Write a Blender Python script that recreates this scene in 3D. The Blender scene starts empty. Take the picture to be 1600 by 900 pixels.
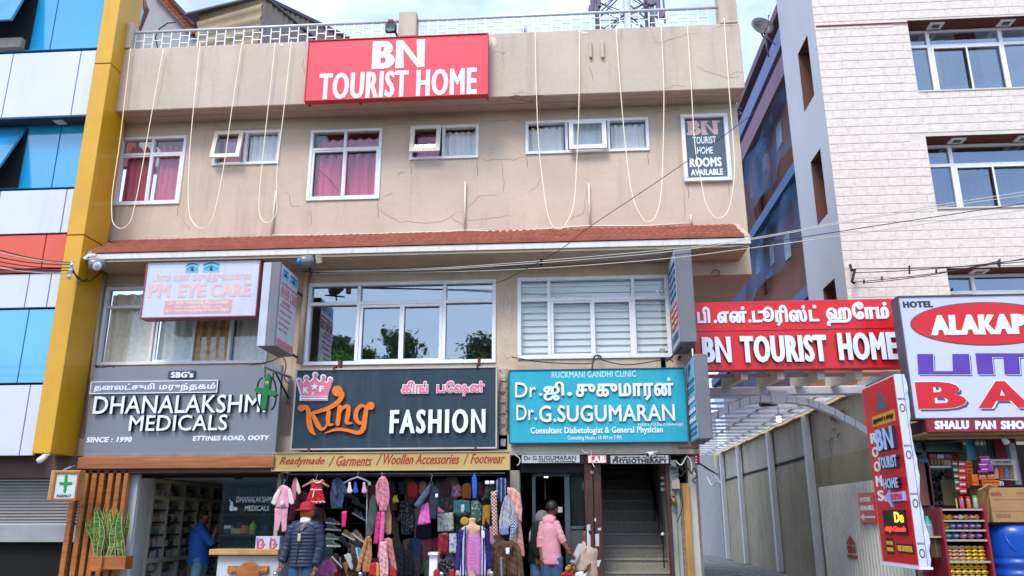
import bpy, math, random
import numpy as np
from mathutils import Vector, Matrix
from mathutils.geometry import delaunay_2d_cdt
R=random.Random(7)
sc=bpy.context.scene
COL=sc.collection
# ---------------------------------------------------------------- camera, sky, sun, exposure
FOC, PITCH, YAW, ROLL=1258.0, math.radians(16.148), math.radians(3.973), math.radians(-.109)
EYE=Vector((0,0,1.5))
cp, sp=math.cos(PITCH), math.sin(PITCH)
FW=Vector((-math.sin(YAW)*cp,math.cos(YAW)*cp,sp))
rt0=Vector((math.cos(YAW),math.sin(YAW),0));up0=rt0.cross(FW)
RT=rt0*math.cos(ROLL)+up0*math.sin(ROLL);UP=-rt0*math.sin(ROLL)+up0*math.cos(ROLL)
cd=bpy.data.cameras.new('camera');cam=bpy.data.objects.new('camera',cd);COL.objects.link(cam)
cam.matrix_world=Matrix(((RT.x,UP.x,-FW.x,EYE.x),(RT.y,UP.y,-FW.y,EYE.y),(RT.z,UP.z,-FW.z,EYE.z),(0,0,0,1)))
cd.sensor_width=36;cd.lens=FOC/1600*36;cd.clip_end=2000;cd.clip_start=.05
sc.camera=cam
SUN_EL, SUN_AZ=math.radians(52), math.radians(200)      # azimuth from +Y, clockwise
w=bpy.data.worlds.new('World');sc.world=w;w.use_nodes=True
nt=w.node_tree;bg=nt.nodes['Background']
sky=nt.nodes.new('ShaderNodeTexSky');sky.sky_type='NISHITA';sky.sun_disc=False
sky.sun_elevation=SUN_EL;sky.sun_rotation=SUN_AZ;sky.air_density=1.2;sky.dust_density=3.0;sky.ozone_density=2.2;sky.altitude=2200
tc=nt.nodes.new('ShaderNodeTexCoord');mp=nt.nodes.new('ShaderNodeMapping');mp.inputs['Scale'].default_value=(1,1,2.6)
nz=nt.nodes.new('ShaderNodeTexNoise');nz.inputs['Scale'].default_value=2.3;nz.inputs['Detail'].default_value=7;nz.inputs['Roughness'].default_value=.55
rp=nt.nodes.new('ShaderNodeValToRGB');rp.color_ramp.elements[0].position=.40;rp.color_ramp.elements[1].position=.66
rp.color_ramp.elements[0].color=(.25,.25,.25,1);rp.color_ramp.elements[1].color=(.95,.95,.95,1)
mx=nt.nodes.new('ShaderNodeMixRGB');mx.inputs[2].default_value=(5.4,6.3,8.1,1)
nt.links.new(tc.outputs['Generated'],mp.inputs['Vector']);nt.links.new(mp.outputs[0],nz.inputs['Vector'])
nt.links.new(nz.outputs['Fac'],rp.inputs[0]);nt.links.new(rp.outputs[0],mx.inputs[0]);nt.links.new(sky.outputs[0],mx.inputs[1])
nt.links.new(mx.outputs[0],bg.inputs[0]);bg.inputs[1].default_value=.145
sd=bpy.data.lights.new('sun','SUN');sd.energy=1.55;sd.angle=math.radians(22);sd.color=(1,.95,.88)
sun=bpy.data.objects.new('sun',sd);COL.objects.link(sun)
sdir=Vector((math.sin(SUN_AZ)*math.cos(SUN_EL),math.cos(SUN_AZ)*math.cos(SUN_EL),math.sin(SUN_EL)))
sun.rotation_euler=sdir.to_track_quat('Z','Y').to_euler()
vs=sc.view_settings;vs.view_transform='Standard';vs.look='None';vs.exposure=1.03;vs.gamma=1;vs.use_curve_mapping=False
sc.cycles.max_bounces=7;sc.cycles.transparent_max_bounces=12;sc.cycles.caustics_reflective=False;sc.cycles.caustics_refractive=False

# ---------------------------------------------------------------- pixel -> place
def ray(px,py): return FW + RT*((px-800)/FOC) + UP*((450-py)/FOC)
def PY(px,py,Y): d=ray(px,py);return EYE + d*(Y/d.y)
def PX(px,py,X): d=ray(px,py);return EYE + d*(X/d.x)
def PZ(px,py,Z): d=ray(px,py);return EYE + d*((Z-1.5)/d.z)
def rect(Y,*c):
    """pixel corners (TL,BR) or (TL,TR,BR,BL) -> x0,z0,x1,z1 on the plane y=Y"""
    if len(c) == 2:
        a, b=PY(*c[0],Y), PY(*c[1],Y);return a.x, b.z, b.x, a.z
    p=[PY(*q,Y) for q in c]
    return (p[0].x+p[3].x)/2, (p[2].z+p[3].z)/2, (p[1].x+p[2].x)/2, (p[0].z+p[1].z)/2
def bb(Y,l,t,r,b): return rect(Y,(l,t),(r,b))
def mbb(Y,l,t,r,b):
    m=(t+b)/2;return PY(l,m,Y).x, PY((l+r)/2,b,Y).z, PY(r,m,Y).x, PY((l+r)/2,t,Y).z
def poly(Y,pts): return [(PY(x,y,Y).x,PY(x,y,Y).z) for x,y in pts]
def crop(ox,oy,s): return lambda pts: [(ox+x/s,oy+y/s) for x,y in pts]

# ---------------------------------------------------------------- materials
def lin(h):
    h=h.lstrip('#');v=[int(h[i:i+2],16)/255 for i in (0,2,4)]
    return tuple(((c+.055)/1.055)**2.4 if c > .04045 else c/12.92 for c in v)
MATS={}
def mat(name,hexc,rough=.6,metal=0.,var=.12,scale=3.,bump=0.,bscale=30.,k=1.,coat=0.,spec=.4,dirt=0.,dcol='#4a4238',stretch=(1,1,1),em=0.):
    if name in MATS: return MATS[name]
    m=bpy.data.materials.new(name);m.use_nodes=True;MATS[name]=m
    t=m.node_tree;N=t.nodes;L=t.links;b=N['Principled BSDF']
    c=tuple(min(.92,v*k) for v in lin(hexc))
    b.inputs['Roughness'].default_value=rough;b.inputs['Metallic'].default_value=metal
    b.inputs['Specular IOR Level'].default_value=spec;b.inputs['Coat Weight'].default_value=coat
    b.inputs['Base Color'].default_value=(*c,1)
    if em: b.inputs['Emission Color'].default_value=(*c,1);b.inputs['Emission Strength'].default_value=em
    g=N.new('ShaderNodeNewGeometry');mpn=N.new('ShaderNodeMapping');mpn.inputs['Scale'].default_value=stretch
    L.new(g.outputs['Position'],mpn.inputs['Vector'])
    src=None
    if var:
        n=N.new('ShaderNodeTexNoise');n.inputs['Scale'].default_value=scale;n.inputs['Detail'].default_value=6;n.inputs['Roughness'].default_value=.62
        L.new(mpn.outputs[0],n.inputs['Vector'])
        r=N.new('ShaderNodeValToRGB');r.color_ramp.elements[0].position=.3;r.color_ramp.elements[1].position=.7
        r.color_ramp.elements[0].color=(*[v*(1-var) for v in c],1);r.color_ramp.elements[1].color=(*[min(1,v*(1+var)) for v in c],1)
        L.new(n.outputs['Fac'],r.inputs[0]);src=r.outputs[0]
    if dirt:
        n=N.new('ShaderNodeTexNoise');n.inputs['Scale'].default_value=scale*1.7;n.inputs['Detail'].default_value=9;n.inputs['Roughness'].default_value=.7
        mp2=N.new('ShaderNodeMapping');mp2.inputs['Scale'].default_value=(2.6,1,.3);mp2.inputs['Location'].default_value=(3,7,1)
        L.new(g.outputs['Position'],mp2.inputs['Vector']);L.new(mp2.outputs[0],n.inputs['Vector'])
        r=N.new('ShaderNodeValToRGB');r.color_ramp.elements[0].position=.52;r.color_ramp.elements[1].position=.78
        r.color_ramp.elements[0].color=(0,0,0,1);r.color_ramp.elements[1].color=(dirt,dirt,dirt,1)
        L.new(n.outputs['Fac'],r.inputs[0]);mxx=N.new('ShaderNodeMixRGB');L.new(r.outputs[0],mxx.inputs[0])
        if src: L.new(src,mxx.inputs[1])
        else: mxx.inputs[1].default_value=(*c,1)
        mxx.inputs[2].default_value=(*lin(dcol),1);src=mxx.outputs[0]
    if src: L.new(src,b.inputs['Base Color'])
    if bump:
        n=N.new('ShaderNodeTexNoise');n.inputs['Scale'].default_value=bscale;n.inputs['Detail'].default_value=5
        L.new(mpn.outputs[0],n.inputs['Vector']);bp=N.new('ShaderNodeBump');bp.inputs['Strength'].default_value=bump;bp.inputs['Distance'].default_value=.02
        L.new(n.outputs['Fac'],bp.inputs['Height']);L.new(bp.outputs[0],b.inputs['Normal'])
    return m
def pattern(name,h1,h2,kind='checker',scale=20.,rough=.8,stretch=(1,1,1),thr=.5):
    """cloth prints: two dyed colours laid out by a texture in the cloth"""
    if name in MATS: return MATS[name]
    m=mat(name,h1,rough,var=0);t=m.node_tree;N=t.nodes;L=t.links;b=N['Principled BSDF']
    g=N.new('ShaderNodeNewGeometry');mpn=N.new('ShaderNodeMapping');mpn.inputs['Scale'].default_value=stretch;L.new(g.outputs['Position'],mpn.inputs['Vector'])
    mxx=N.new('ShaderNodeMixRGB');mxx.inputs[1].default_value=(*lin(h1),1);mxx.inputs[2].default_value=(*lin(h2),1)
    if kind == 'wave':
        tx=N.new('ShaderNodeTexWave');tx.inputs['Scale'].default_value=scale;tx.inputs['Distortion'].default_value=1.2;o=tx.outputs['Fac'];tx.bands_direction='Z'
    elif kind == 'wavex':
        tx=N.new('ShaderNodeTexWave');tx.inputs['Scale'].default_value=scale;tx.inputs['Distortion'].default_value=.6;o=tx.outputs['Fac'];tx.bands_direction='X'
    elif kind == 'dots':
        tx=N.new('ShaderNodeTexVoronoi');tx.inputs['Scale'].default_value=scale;o=tx.outputs['Distance']
    elif kind == 'noise':
        tx=N.new('ShaderNodeTexNoise');tx.inputs['Scale'].default_value=scale;tx.inputs['Detail'].default_value=4;o=tx.outputs['Fac']
    else:
        tx=N.new('ShaderNodeTexChecker');tx.inputs['Scale'].default_value=scale;o=tx.outputs['Fac']
    L.new(mpn.outputs[0],tx.inputs['Vector'])
    cr=N.new('ShaderNodeValToRGB');cr.color_ramp.elements[0].position=max(0,thr-.05);cr.color_ramp.elements[1].position=min(1,thr+.05)
    L.new(o,cr.inputs[0]);L.new(cr.outputs[0],mxx.inputs[0]);L.new(mxx.outputs[0],b.inputs['Base Color'])
    return m
def glass(name,hexc='#ffffff',refl=.25,rough=.02,tint='#c8d4da',wob=.0):
    if name in MATS: return MATS[name]
    m=bpy.data.materials.new(name);m.use_nodes=True;MATS[name]=m
    t=m.node_tree;N=t.nodes;L=t.links;N.remove(N['Principled BSDF'])
    g=N.new('ShaderNodeBsdfGlossy');g.inputs['Roughness'].default_value=rough;g.inputs['Color'].default_value=(*lin(hexc),1)
    tr=N.new('ShaderNodeBsdfTransparent');tr.inputs['Color'].default_value=(*lin(tint),1)
    f=N.new('ShaderNodeLayerWeight');f.inputs['Blend'].default_value=.5;p_=N.new('ShaderNodeMath');p_.operation='POWER';p_.inputs[1].default_value=4;L.new(f.outputs['Facing'],p_.inputs[0])
    a=N.new('ShaderNodeMath');a.operation='MULTIPLY_ADD';a.use_clamp=True;a.inputs[1].default_value=.6;a.inputs[2].default_value=refl;L.new(p_.outputs[0],a.inputs[0])
    mxx=N.new('ShaderNodeMixShader');L.new(a.outputs[0],mxx.inputs[0]);L.new(tr.outputs[0],mxx.inputs[1]);L.new(g.outputs[0],mxx.inputs[2])
    L.new(mxx.outputs[0],N['Material Output'].inputs[0])
    if wob:
        n=N.new('ShaderNodeTexNoise');n.inputs['Scale'].default_value=1.4;bp=N.new('ShaderNodeBump');bp.inputs['Strength'].default_value=wob;bp.inputs['Distance'].default_value=.02
        ge=N.new('ShaderNodeNewGeometry');L.new(ge.outputs['Position'],n.inputs['Vector']);L.new(n.outputs['Fac'],bp.inputs['Height']);L.new(bp.outputs[0],g.inputs['Normal'])
    return m

# ---------------------------------------------------------------- objects
WORLD={}
def link(name,me,parent=None):
    o=bpy.data.objects.new(name,me);COL.objects.link(o)
    if parent is not None:
        o.parent=parent
        if parent.name in WORLD: o.matrix_parent_inverse=Matrix.Translation(-WORLD[parent.name])
    return o
def thing(name,label,cat,loc=(0,0,0),group=None):
    o=bpy.data.objects.new(name,None);COL.objects.link(o);o.location=loc;o.empty_display_size=.1
    o['label']=label;o['category']=cat
    if group: o['group']=group
    WORLD[o.name]=Vector(loc)
    return o
def tag(o,label,cat,group=None):
    o['label']=label;o['category']=cat
    if group: o['group']=group
    return o
def kind(o,k): o['kind']=k;return o
def part_of_copy(o,parent):
    c=o.copy();COL.objects.link(c);c.parent=parent;return c
def dup(root,loc,label=None):
    r=root.copy();COL.objects.link(r);r.location=loc
    if label: r['label']=label
    for ch in list(root.children):
        c=part_of_copy(ch,r)
        for g in list(ch.children): part_of_copy(g,c)
    return r
class MB:
    def __init__(s): s.v=[];s.f=[];s.m=[];s.mi=0
    def add(s,vs,fs):
        n=len(s.v);s.v += [tuple(v) for v in vs];s.f += [tuple(i+n for i in f) for f in fs];s.m += [s.mi]*len(fs);return s
    def box(s,x0,x1,y0,y1,z0,z1):
        return s.add([(x0,y0,z0),(x1,y0,z0),(x1,y1,z0),(x0,y1,z0),(x0,y0,z1),(x1,y0,z1),(x1,y1,z1),(x0,y1,z1)],
 [(0,3,2,1),(4,5,6,7),(0,1,5,4),(1,2,6,5),(2,3,7,6),(3,0,4,7)])
    def hexa(s,a,b):
        """two 4-loops joined"""
        return s.add(list(a)+list(b),[(3,2,1,0),(4,5,6,7),(0,1,5,4),(1,2,6,5),(2,3,7,6),(3,0,4,7)])
    def prism(s,pts,y0,y1):
        """polygon of (x,z) seen from -y, extruded y0 (front) .. y1"""
        n=len(pts);a=sum(pts[i][0]*pts[(i+1) % n][1]-pts[(i+1) % n][0]*pts[i][1] for i in range(n))
        if a < 0: pts=pts[::-1]
        vs=[(x,y0,z) for x,z in pts]+[(x,y1,z) for x,z in pts]
        return s.add(vs,[tuple(range(n)),tuple(range(2*n-1,n-1,-1))]+[(i,i+n,(i+1) % n+n,(i+1) % n) for i in range(n)])
    def prism3(s,loop,off):
        """3-D planar loop extruded by vector off"""
        n=len(loop);off=Vector(off);vs=[Vector(p) for p in loop];vs += [p+off for p in vs]
        return s.add(vs,[tuple(range(n)),tuple(range(2*n-1,n-1,-1))]+[(i,i+n,(i+1) % n+n,(i+1) % n) for i in range(n)])
    def tube(s,pts,r,n=6,cap=True):
        pts=[Vector(p) for p in pts];rs=r if isinstance(r,(list,tuple)) else [r]*len(pts);rings=[]
        prev=None
        for i, p in enumerate(pts):
            t=(pts[min(i+1,len(pts)-1)]-pts[max(i-1,0)]).normalized()
            a=prev if prev is not None else (Vector((0,0,1)) if abs(t.z) < .9 else Vector((1,0,0)))
            u=(a-t*a.dot(t)).normalized();v=t.cross(u);prev=u
            rings.append([p+(u*math.cos(2*math.pi*k/n)+v*math.sin(2*math.pi*k/n))*rs[i] for k in range(n)])
        vs=[q for g in rings for q in g];fs=[]
        for i in range(len(pts)-1):
            for k in range(n): fs.append((i*n+k,i*n+(k+1) % n,(i+1)*n+(k+1) % n,(i+1)*n+k))
        if cap: fs += [tuple(range(n-1,-1,-1)),tuple((len(pts)-1)*n+k for k in range(n))]
        return s.add(vs,fs)
    def lathe(s,prof,c,n=16,axis='z'):
        vs=[];fs=[];c=Vector(c)
        for r, h in prof:
            for k in range(n):
                a=2*math.pi*k/n
                q=(r*math.cos(a),r*math.sin(a),h) if axis == 'z' else (r*math.cos(a),h,r*math.sin(a)) if axis == 'y' else (h,r*math.cos(a),r*math.sin(a))
                vs.append(c+Vector(q))
        for i in range(len(prof)-1):
            for k in range(n): fs.append((i*n+k,i*n+(k+1) % n,(i+1)*n+(k+1) % n,(i+1)*n+k))
        fs += [tuple(range(n)),tuple((len(prof)-1)*n+k for k in range(n))]
        return s.add(vs,fs)
    def build(s,name,mats,parent=None,smooth=False,bevel=0.,seg=1):
        me=bpy.data.meshes.new(name);me.from_pydata(s.v,[],s.f);me.update()
        if not isinstance(mats,(list,tuple)): mats=[mats]
        for m in mats: me.materials.append(m)
        if len(mats) > 1: me.polygons.foreach_set('material_index',s.m)
        if smooth: me.polygons.foreach_set('use_smooth',[True]*len(me.polygons))
        o=link(name,me,parent)
        if bevel:
            b=o.modifiers.new('bevel','BEVEL');b.width=bevel;b.segments=seg;b.limit_method='ANGLE';b.angle_limit=math.radians(40)
        return o
def box(name,x0,x1,y0,y1,z0,z1,m,parent=None,bevel=0.): return MB().box(min(x0,x1),max(x0,x1),min(y0,y1),max(y0,y1),min(z0,z1),max(z0,z1)).build(name,m,parent,bevel=bevel)

# ---------------------------------------------------------------- lettering
_OUT={}
def outlines(s,sp=1.):
    if (s,sp) in _OUT: return _OUT[(s,sp)]
    c=bpy.data.curves.new('t','FONT');c.body=s;c.dimensions='2D';c.fill_mode='NONE';c.resolution_u=3;c.space_character=sp
    o=bpy.data.objects.new('t',c);me=o.to_mesh()
    nxt={}
    for e in me.edges: nxt.setdefault(e.vertices[0],[]).append(e.vertices[1])
    co=[(v.co.x,v.co.y) for v in me.vertices];seen=set();loops=[]
    for st in list(nxt):
        if st in seen: continue
        lp=[];k=st
        while k not in seen and k in nxt: seen.add(k);lp.append(co[k]);k=nxt[k][0]
        q=[lp[0]]
        for p in lp[1:]:
            if abs(p[0]-q[-1][0])+abs(p[1]-q[-1][1]) > 1e-4: q.append(p)
        if len(q) > 2: loops.append(np.array(q))
    o.to_mesh_clear();bpy.data.objects.remove(o);bpy.data.curves.remove(c)
    _OUT[(s,sp)]=loops;return loops
def area(l): return .5*float(np.sum(l[:,0]*np.roll(l[:,1],-1)-np.roll(l[:,0],-1)*l[:,1]))
def fill(loops,bx=0.,by=0.):
    """nonzero-winding fill of closed outlines, emboldened -> verts2d, tris"""
    big=max(loops,key=lambda l: abs(area(l)));sg=1 if area(big) > 0 else -1
    def _in(p,l):
        x0, y0=l[:,0], l[:,1];x1, y1=np.roll(x0,-1), np.roll(y0,-1);cr=((y0 <= p[1]) & (p[1] < y1)) | ((y1 <= p[1]) & (p[1] < y0))
        with np.errstate(divide='ignore',invalid='ignore'): xi=x0+(p[1]-y0)*(x1-x0)/(y1-y0)
        return np.sum(cr & (xi > p[0])) % 2 == 1
    loops=[l[::-1] if area(l)*sg < 0 and not any(o_ is not l and area(o_)*sg > 0 and _in(l[0],o_) for o_ in loops) and not any(o_ is not l and area(o_)*sg < 0 and abs(area(o_)) > abs(area(l)) and _in(l[0],o_) for o_ in loops) else l for l in loops]
    out=[]
    for l in loops:
        if bx or by:
            a=np.roll(l,1,0);b=np.roll(l,-1,0)
            e1=l-a;e2=b-l;e1 /= np.linalg.norm(e1,axis=1)[:,None]+1e-9;e2 /= np.linalg.norm(e2,axis=1)[:,None]+1e-9
            n=np.stack([(e1+e2)[:,1],-(e1+e2)[:,0]],1)*sg;ln=np.linalg.norm(n,axis=1)[:,None]+1e-6
            n=n/ln;d=np.minimum(1.5,2/np.maximum(ln,.6));l=l+n*d*np.array([bx,by])
        out.append(l)
    vs=[];es=[]
    for l in out:
        n=len(vs);vs += [Vector((float(p[0]),float(p[1]))) for p in l];es += [(n+i,n+(i+1) % len(l)) for i in range(len(l))]
    r=delaunay_2d_cdt(vs,es,[],0,1e-5);V=np.array([(v.x,v.y) for v in r[0]]);T=np.array(r[2])
    if len(T) == 0: return V, []
    cen=V[T].mean(1);wn=np.zeros(len(cen))
    for l in out:
        p=l;q=np.roll(l,-1,0)
        y0, y1, x0, x1=p[:,1][None], q[:,1][None], p[:,0][None], q[:,0][None];cy=cen[:,1][:,None];cx=cen[:,0][:,None]
        with np.errstate(divide='ignore',invalid='ignore'): xi=x0+(cy-y0)*(x1-x0)/(y1-y0)
        wn += np.sum(((y0 <= cy) & (cy < y1) & (xi > cx))*1.-((y1 <= cy) & (cy < y0) & (xi > cx))*1.,1)
    keep=(wn*sg) > .5
    return V, [tuple(int(i) for i in t) for t in T[keep]]
def shape3(name,V,T,O,U,W,N,depth,mats,parent):
    """flat fill (u,w) -> solid of given depth standing off O along N"""
    O, U, W, N=Vector(O), Vector(U), Vector(W), Vector(N)
    front=[O+U*float(a)+W*float(b)+N*depth for a,b in V];back=[O+U*float(a)+W*float(b) for a,b in V]
    mb=MB();n=len(front);flip=U.cross(W).dot(N) < 0;cnt={};tt=[]
    for t in T:
        a, b, c=t;s2=(V[b][0]-V[a][0])*(V[c][1]-V[a][1])-(V[c][0]-V[a][0])*(V[b][1]-V[a][1])
        if (s2 < 0) != flip: t=(a,c,b)
        tt.append(t)
        for i in range(3): cnt[(t[i],t[(i+1) % 3])]=1
    mb.add(front+back,tt)
    side=[(a,b) for a,b in cnt if (b,a) not in cnt]
    mb.f += [(b,a,a+n,b+n) for a,b in side];mb.m += [1 if isinstance(mats,(list,tuple)) and len(mats) > 1 else 0]*len(side)
    return mb.build(name,mats,parent)
def text_on(s,O,U,W,N,depth,mats,parent,bx=0.,by=0.,shear=0.,name='lettering',arc=0.,sp=0.):
    """text stretched to fill the parallelogram O,U,W"""
    V, T=fill(outlines(s,sp or 1+bx*1.9),bx,by)
    used=sorted({i for t in T for i in t});V=V.copy();V[:,0] += V[:,1]*shear
    mn=V[used].min(0);mxv=V[used].max(0);V=(V-mn)/(mxv-mn)
    if arc: V[:,1] += arc*(4*V[:,0]*(1-V[:,0]))
    return shape3(name,V,T,O,U,W,N,depth,mats,parent)
def txt(s,l,t,r,b,Y,m,parent,bx=.03,by=.02,depth=.006,shear=0.,arc=0.,name='lettering',sp=0.):
    """text on a street-facing board whose front is at y=Y"""
    x0, z0, x1, z1=bb(Y,l,t,r,b)
    return text_on(s,(x0,Y,z0),(x1-x0,0,0),(0,0,z1-z0),(0,-1,0),depth,m,parent,bx,by,shear,name,arc,sp)
def stroke(pts,w0,n=10):
    """smooth Catmull-Rom stroke -> outline loop. pts: (x,y[,w])"""
    P=[np.array(p[:2],float) for p in pts];Wd=[p[2] if len(p) > 2 else w0 for p in pts]
    C=[];Q=[]
    for i in range(len(P)-1):
        p0=P[max(i-1,0)];p1=P[i];p2=P[i+1];p3=P[min(i+2,len(P)-1)]
        for k in range(n):
            t=k/n;C.append(.5*((2*p1)+(-p0+p2)*t+(2*p0-5*p1+4*p2-p3)*t*t+(-p0+3*p1-3*p2+p3)*t**3));Q.append(Wd[i]*(1-t)+Wd[i+1]*t)
    C.append(P[-1]);Q.append(Wd[-1]);C=np.array(C);D=np.gradient(C,axis=0);D /= np.linalg.norm(D,axis=1)[:,None]+1e-9
    Nn=np.stack([-D[:,1],D[:,0]],1);q=np.array(Q)[:,None]/2
    return C, Nn, q
def strokes_loops(list_,w0,cap=6):
    loops=[]
    for pts in list_:
        C, Nn, q=stroke(pts,w0);a=C+Nn*q;b=(C-Nn*q)[::-1]
        def capn(c,n0,r):
            a0=math.atan2(n0[1],n0[0]);return np.array([[c[0]+r*math.cos(a0-math.pi*k/cap),c[1]+r*math.sin(a0-math.pi*k/cap)] for k in range(1,cap)])
        # tip caps
        e1=capn(C[-1],Nn[-1],float(q[-1,0]));e0=capn(C[0],-Nn[0],float(q[0,0]))
        l=np.concatenate([a,e1,b,e0]);
        if area(l) < 0: l=l[::-1]
        loops.append(l)
    return loops
def circ(x,y,r,n=14): return np.array([[x+r*math.cos(2*math.pi*k/n),y+r*math.sin(2*math.pi*k/n)] for k in range(n)])
def px_shape(name,loops,Y,depth,m,parent,bx=0,by=0):
    """loops in pixels, cut out and stood off a board at y=Y"""
    L2=[]
    for l in loops:
        q=np.array(poly(Y,[(float(a),float(b)) for a,b in l]));L2.append(q)
    L2=[l if area(l) > 0 else l[::-1] for l in L2]
    V, T=fill(L2,bx,by)
    return shape3(name,V,T,(0,Y,0),(1,0,0),(0,0,1),(0,-1,0),depth,m,parent)

# ---------------------------------------------------------------- soft goods
def puff(name,pts,Y,thick,m,parent=None,fold=.0,freq=25.,step=None,back=.45,seed=0):
    """cloth shape: pixel outline at depth Y, filled out to real thickness with folds"""
    P=np.array(poly(Y,pts));mn=P.min(0);mxv=P.max(0);size=float((mxv-mn).max())
    step=step or max(.014,size/30);rr=random.Random(seed+len(pts)*31+int(pts[0][0]*7))
    # resample outline
    O=[]
    for i in range(len(P)):
        a=P[i];b=P[(i+1) % len(P)];k=max(1,int(np.linalg.norm(b-a)/step))
        for j in range(k): O.append(a+(b-a)*j/k)
    O=np.array(O);n=len(O)
    if area(O) < 0: O=O[::-1]
    O += np.array([[rr.uniform(-.18,.18)*step,rr.uniform(-.18,.18)*step] for _ in range(n)])
    O=.12*np.roll(O,1,0)+.76*O+.12*np.roll(O,-1,0)
    def inside(c):
        x0, y0=O[:,0], O[:,1];x1, y1=np.roll(x0,-1), np.roll(y0,-1)
        cr=((y0 <= c[1]) & (c[1] < y1)) | ((y1 <= c[1]) & (c[1] < y0))
        with np.errstate(divide='ignore',invalid='ignore'): xi=x0+(c[1]-y0)*(x1-x0)/(y1-y0)
        return (np.sum(cr & (xi > c[0])) % 2) == 1
    def dist(c):
        a=O;b=np.roll(O,-1,0);ab=b-a;t=np.clip(((c-a)*ab).sum(1)/((ab**2).sum(1)+1e-12),0,1)
        return float(np.sqrt((((a+ab*t[:,None])-c)**2).sum(1)).min())
    G=[]
    y=mn[1]+step/2
    while y < mxv[1]:
        x=mn[0]+step/2
        while x < mxv[0]:
            c=np.array([x+rr.uniform(-.2,.2)*step,y+rr.uniform(-.2,.2)*step])
            if inside(c) and dist(c) > step*.45: G.append(c)
            x += step
        y += step
    A=list(O)+G;r=delaunay_2d_cdt([Vector((float(p[0]),float(p[1]))) for p in A],[(i,(i+1) % n) for i in range(n)],[],0,1e-6)
    V=np.array([(v.x,v.y) for v in r[0]]);T=[t for t in r[2] if inside(V[list(t)].mean(0))]
    wd=max(.012,min(size*.10,thick));thick=min(thick*.6,float((mxv-mn).min())*.11);ph=rr.uniform(0,6)
    F=[];Bk=[]
    for v in V:
        d=dist(v);q=min(1,d/wd);h=thick*math.sqrt(max(0,1-(1-q)**2))*(.8+.2*math.sin(9*v[0]+7*v[1]+ph))
        if fold: h += fold*min(1,d/.03)*(math.sin(freq*2.3*v[0]+ph+2.5*math.sin(5*v[1]+ph))+.7*math.sin(freq*.9*v[0]+2.2*v[1]*7+2*ph)+.4*math.sin(freq*1.5*v[1]+freq*v[0]))
        F.append((v[0],Y-max(h,.002),v[1]));Bk.append((v[0],Y+thick*back*q+.002,v[1]))
    mb=MB();N0=len(F);fs=[]
    for t in T:
        a, b, c=t;s2=(V[b][0]-V[a][0])*(V[c][1]-V[a][1])-(V[c][0]-V[a][0])*(V[b][1]-V[a][1])
        if s2 < 0: t=(a,c,b)
        fs.append(t)
    ed={}
    for t in fs:
        for i in range(3): ed[(t[i],t[(i+1) % 3])]=1
    mb.add(F+Bk,fs+[(c+N0,b+N0,a+N0) for a,b,c in fs]+[(b,a,a+N0,b+N0) for a,b in ed if (b,a) not in ed])
    return mb.build(name,m,parent,smooth=True)
def skin(name,verts,edges,radii,m,parent=None,sub=2,root=0):
    me=bpy.data.meshes.new(name);me.from_pydata([tuple(v) for v in verts],edges,[]);me.update();me.materials.append(m)
    o=link(name,me,parent);sk=o.modifiers.new('skin','SKIN');sk.use_smooth_shade=True
    lay=me.skin_vertices[0].data if me.skin_vertices else None
    if lay is None:
        bpy.context.view_layer.objects.active=o;bpy.ops.mesh.customdata_skin_add();lay=me.skin_vertices[0].data
    for i, r in enumerate(radii):
        lay[i].radius=(r,r) if not isinstance(r,tuple) else r;lay[i].use_root=(i == root)
    s=o.modifiers.new('sub','SUBSURF');s.levels=sub;s.render_levels=sub
    return o
# ================================================================ ground
M=mat
m_plaster=M('tan_plaster','#c6b09d',.85,var=.10,scale=.9,bump=.35,bscale=9,dirt=.36,dcol='#7d6b58')
m_plaster2=M('buff_plaster','#c5af98',.85,var=.12,scale=2.2,bump=.35,bscale=18,dirt=.35,dcol='#6b5945')
m_par=M('parapet_plaster','#c2b0a2',.85,var=.10,scale=.9,bump=.3,bscale=10,dirt=.4,dcol='#7a6a5c')
m_white=M('white_aluminium','#e6e6ea',.4,var=.05,bump=0,dirt=.25,dcol='#8a8580',scale=5)
m_grey=M('grey_paint','#8d8f98',.5,var=.05)
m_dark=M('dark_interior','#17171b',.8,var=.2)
m_conc=M('concrete','#8d8980',.9,var=.15,scale=3,bump=.3,dirt=.4)
m_asph=M('asphalt','#3d3d3f',.9,var=.2,scale=9,bump=.3,bscale=60)
m_steel=M('galvanised_steel','#9a9ea6',.4,.6,var=.15)
m_black=M('black_plastic','#111113',.5,var=.1)
m_curtp=M('pink_curtain','#cf5a74',.8,var=.18,scale=4,stretch=(9,1,1))
m_curtw=M('white_curtain','#e8e3d9',.85,var=.12,scale=4,stretch=(14,1,1))
g_clear=glass('window_glass','#dfe8f0',.10,.03,'#f4f7f8')
g_mirror=glass('reflecting_window_glass','#c3c8ca',.50,.012,'#d4dadd',wob=.12)
g_mid=glass('tinted_window_glass','#c5d2e0',.26,.03,'#d4dce2',wob=.08)

o=MB().add([(-400,-400,0),(400,-400,0),(400,600,0),(-400,600,0)],[(0,1,2,3)]).build('ground',M('earth','#6d6a5c',.95,var=.3,scale=.2));kind(o,'structure')
o=MB().add([(-90,-2,.004),(90,-2,.004),(90,10.4,.004),(-90,10.4,.004)],[(0,1,2,3)]).build('road',m_asph);kind(o,'structure')
o=box('pavement',-90,90,10.4,12.9,-.1,.13,M('pavement_concrete','#8f8a80',.9,var=.2,bump=.3));kind(o,'structure')
o=box('plinth',-8.2,2.05,12.7,20,-.1,.38,m_conc);kind(o,'structure')

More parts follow.
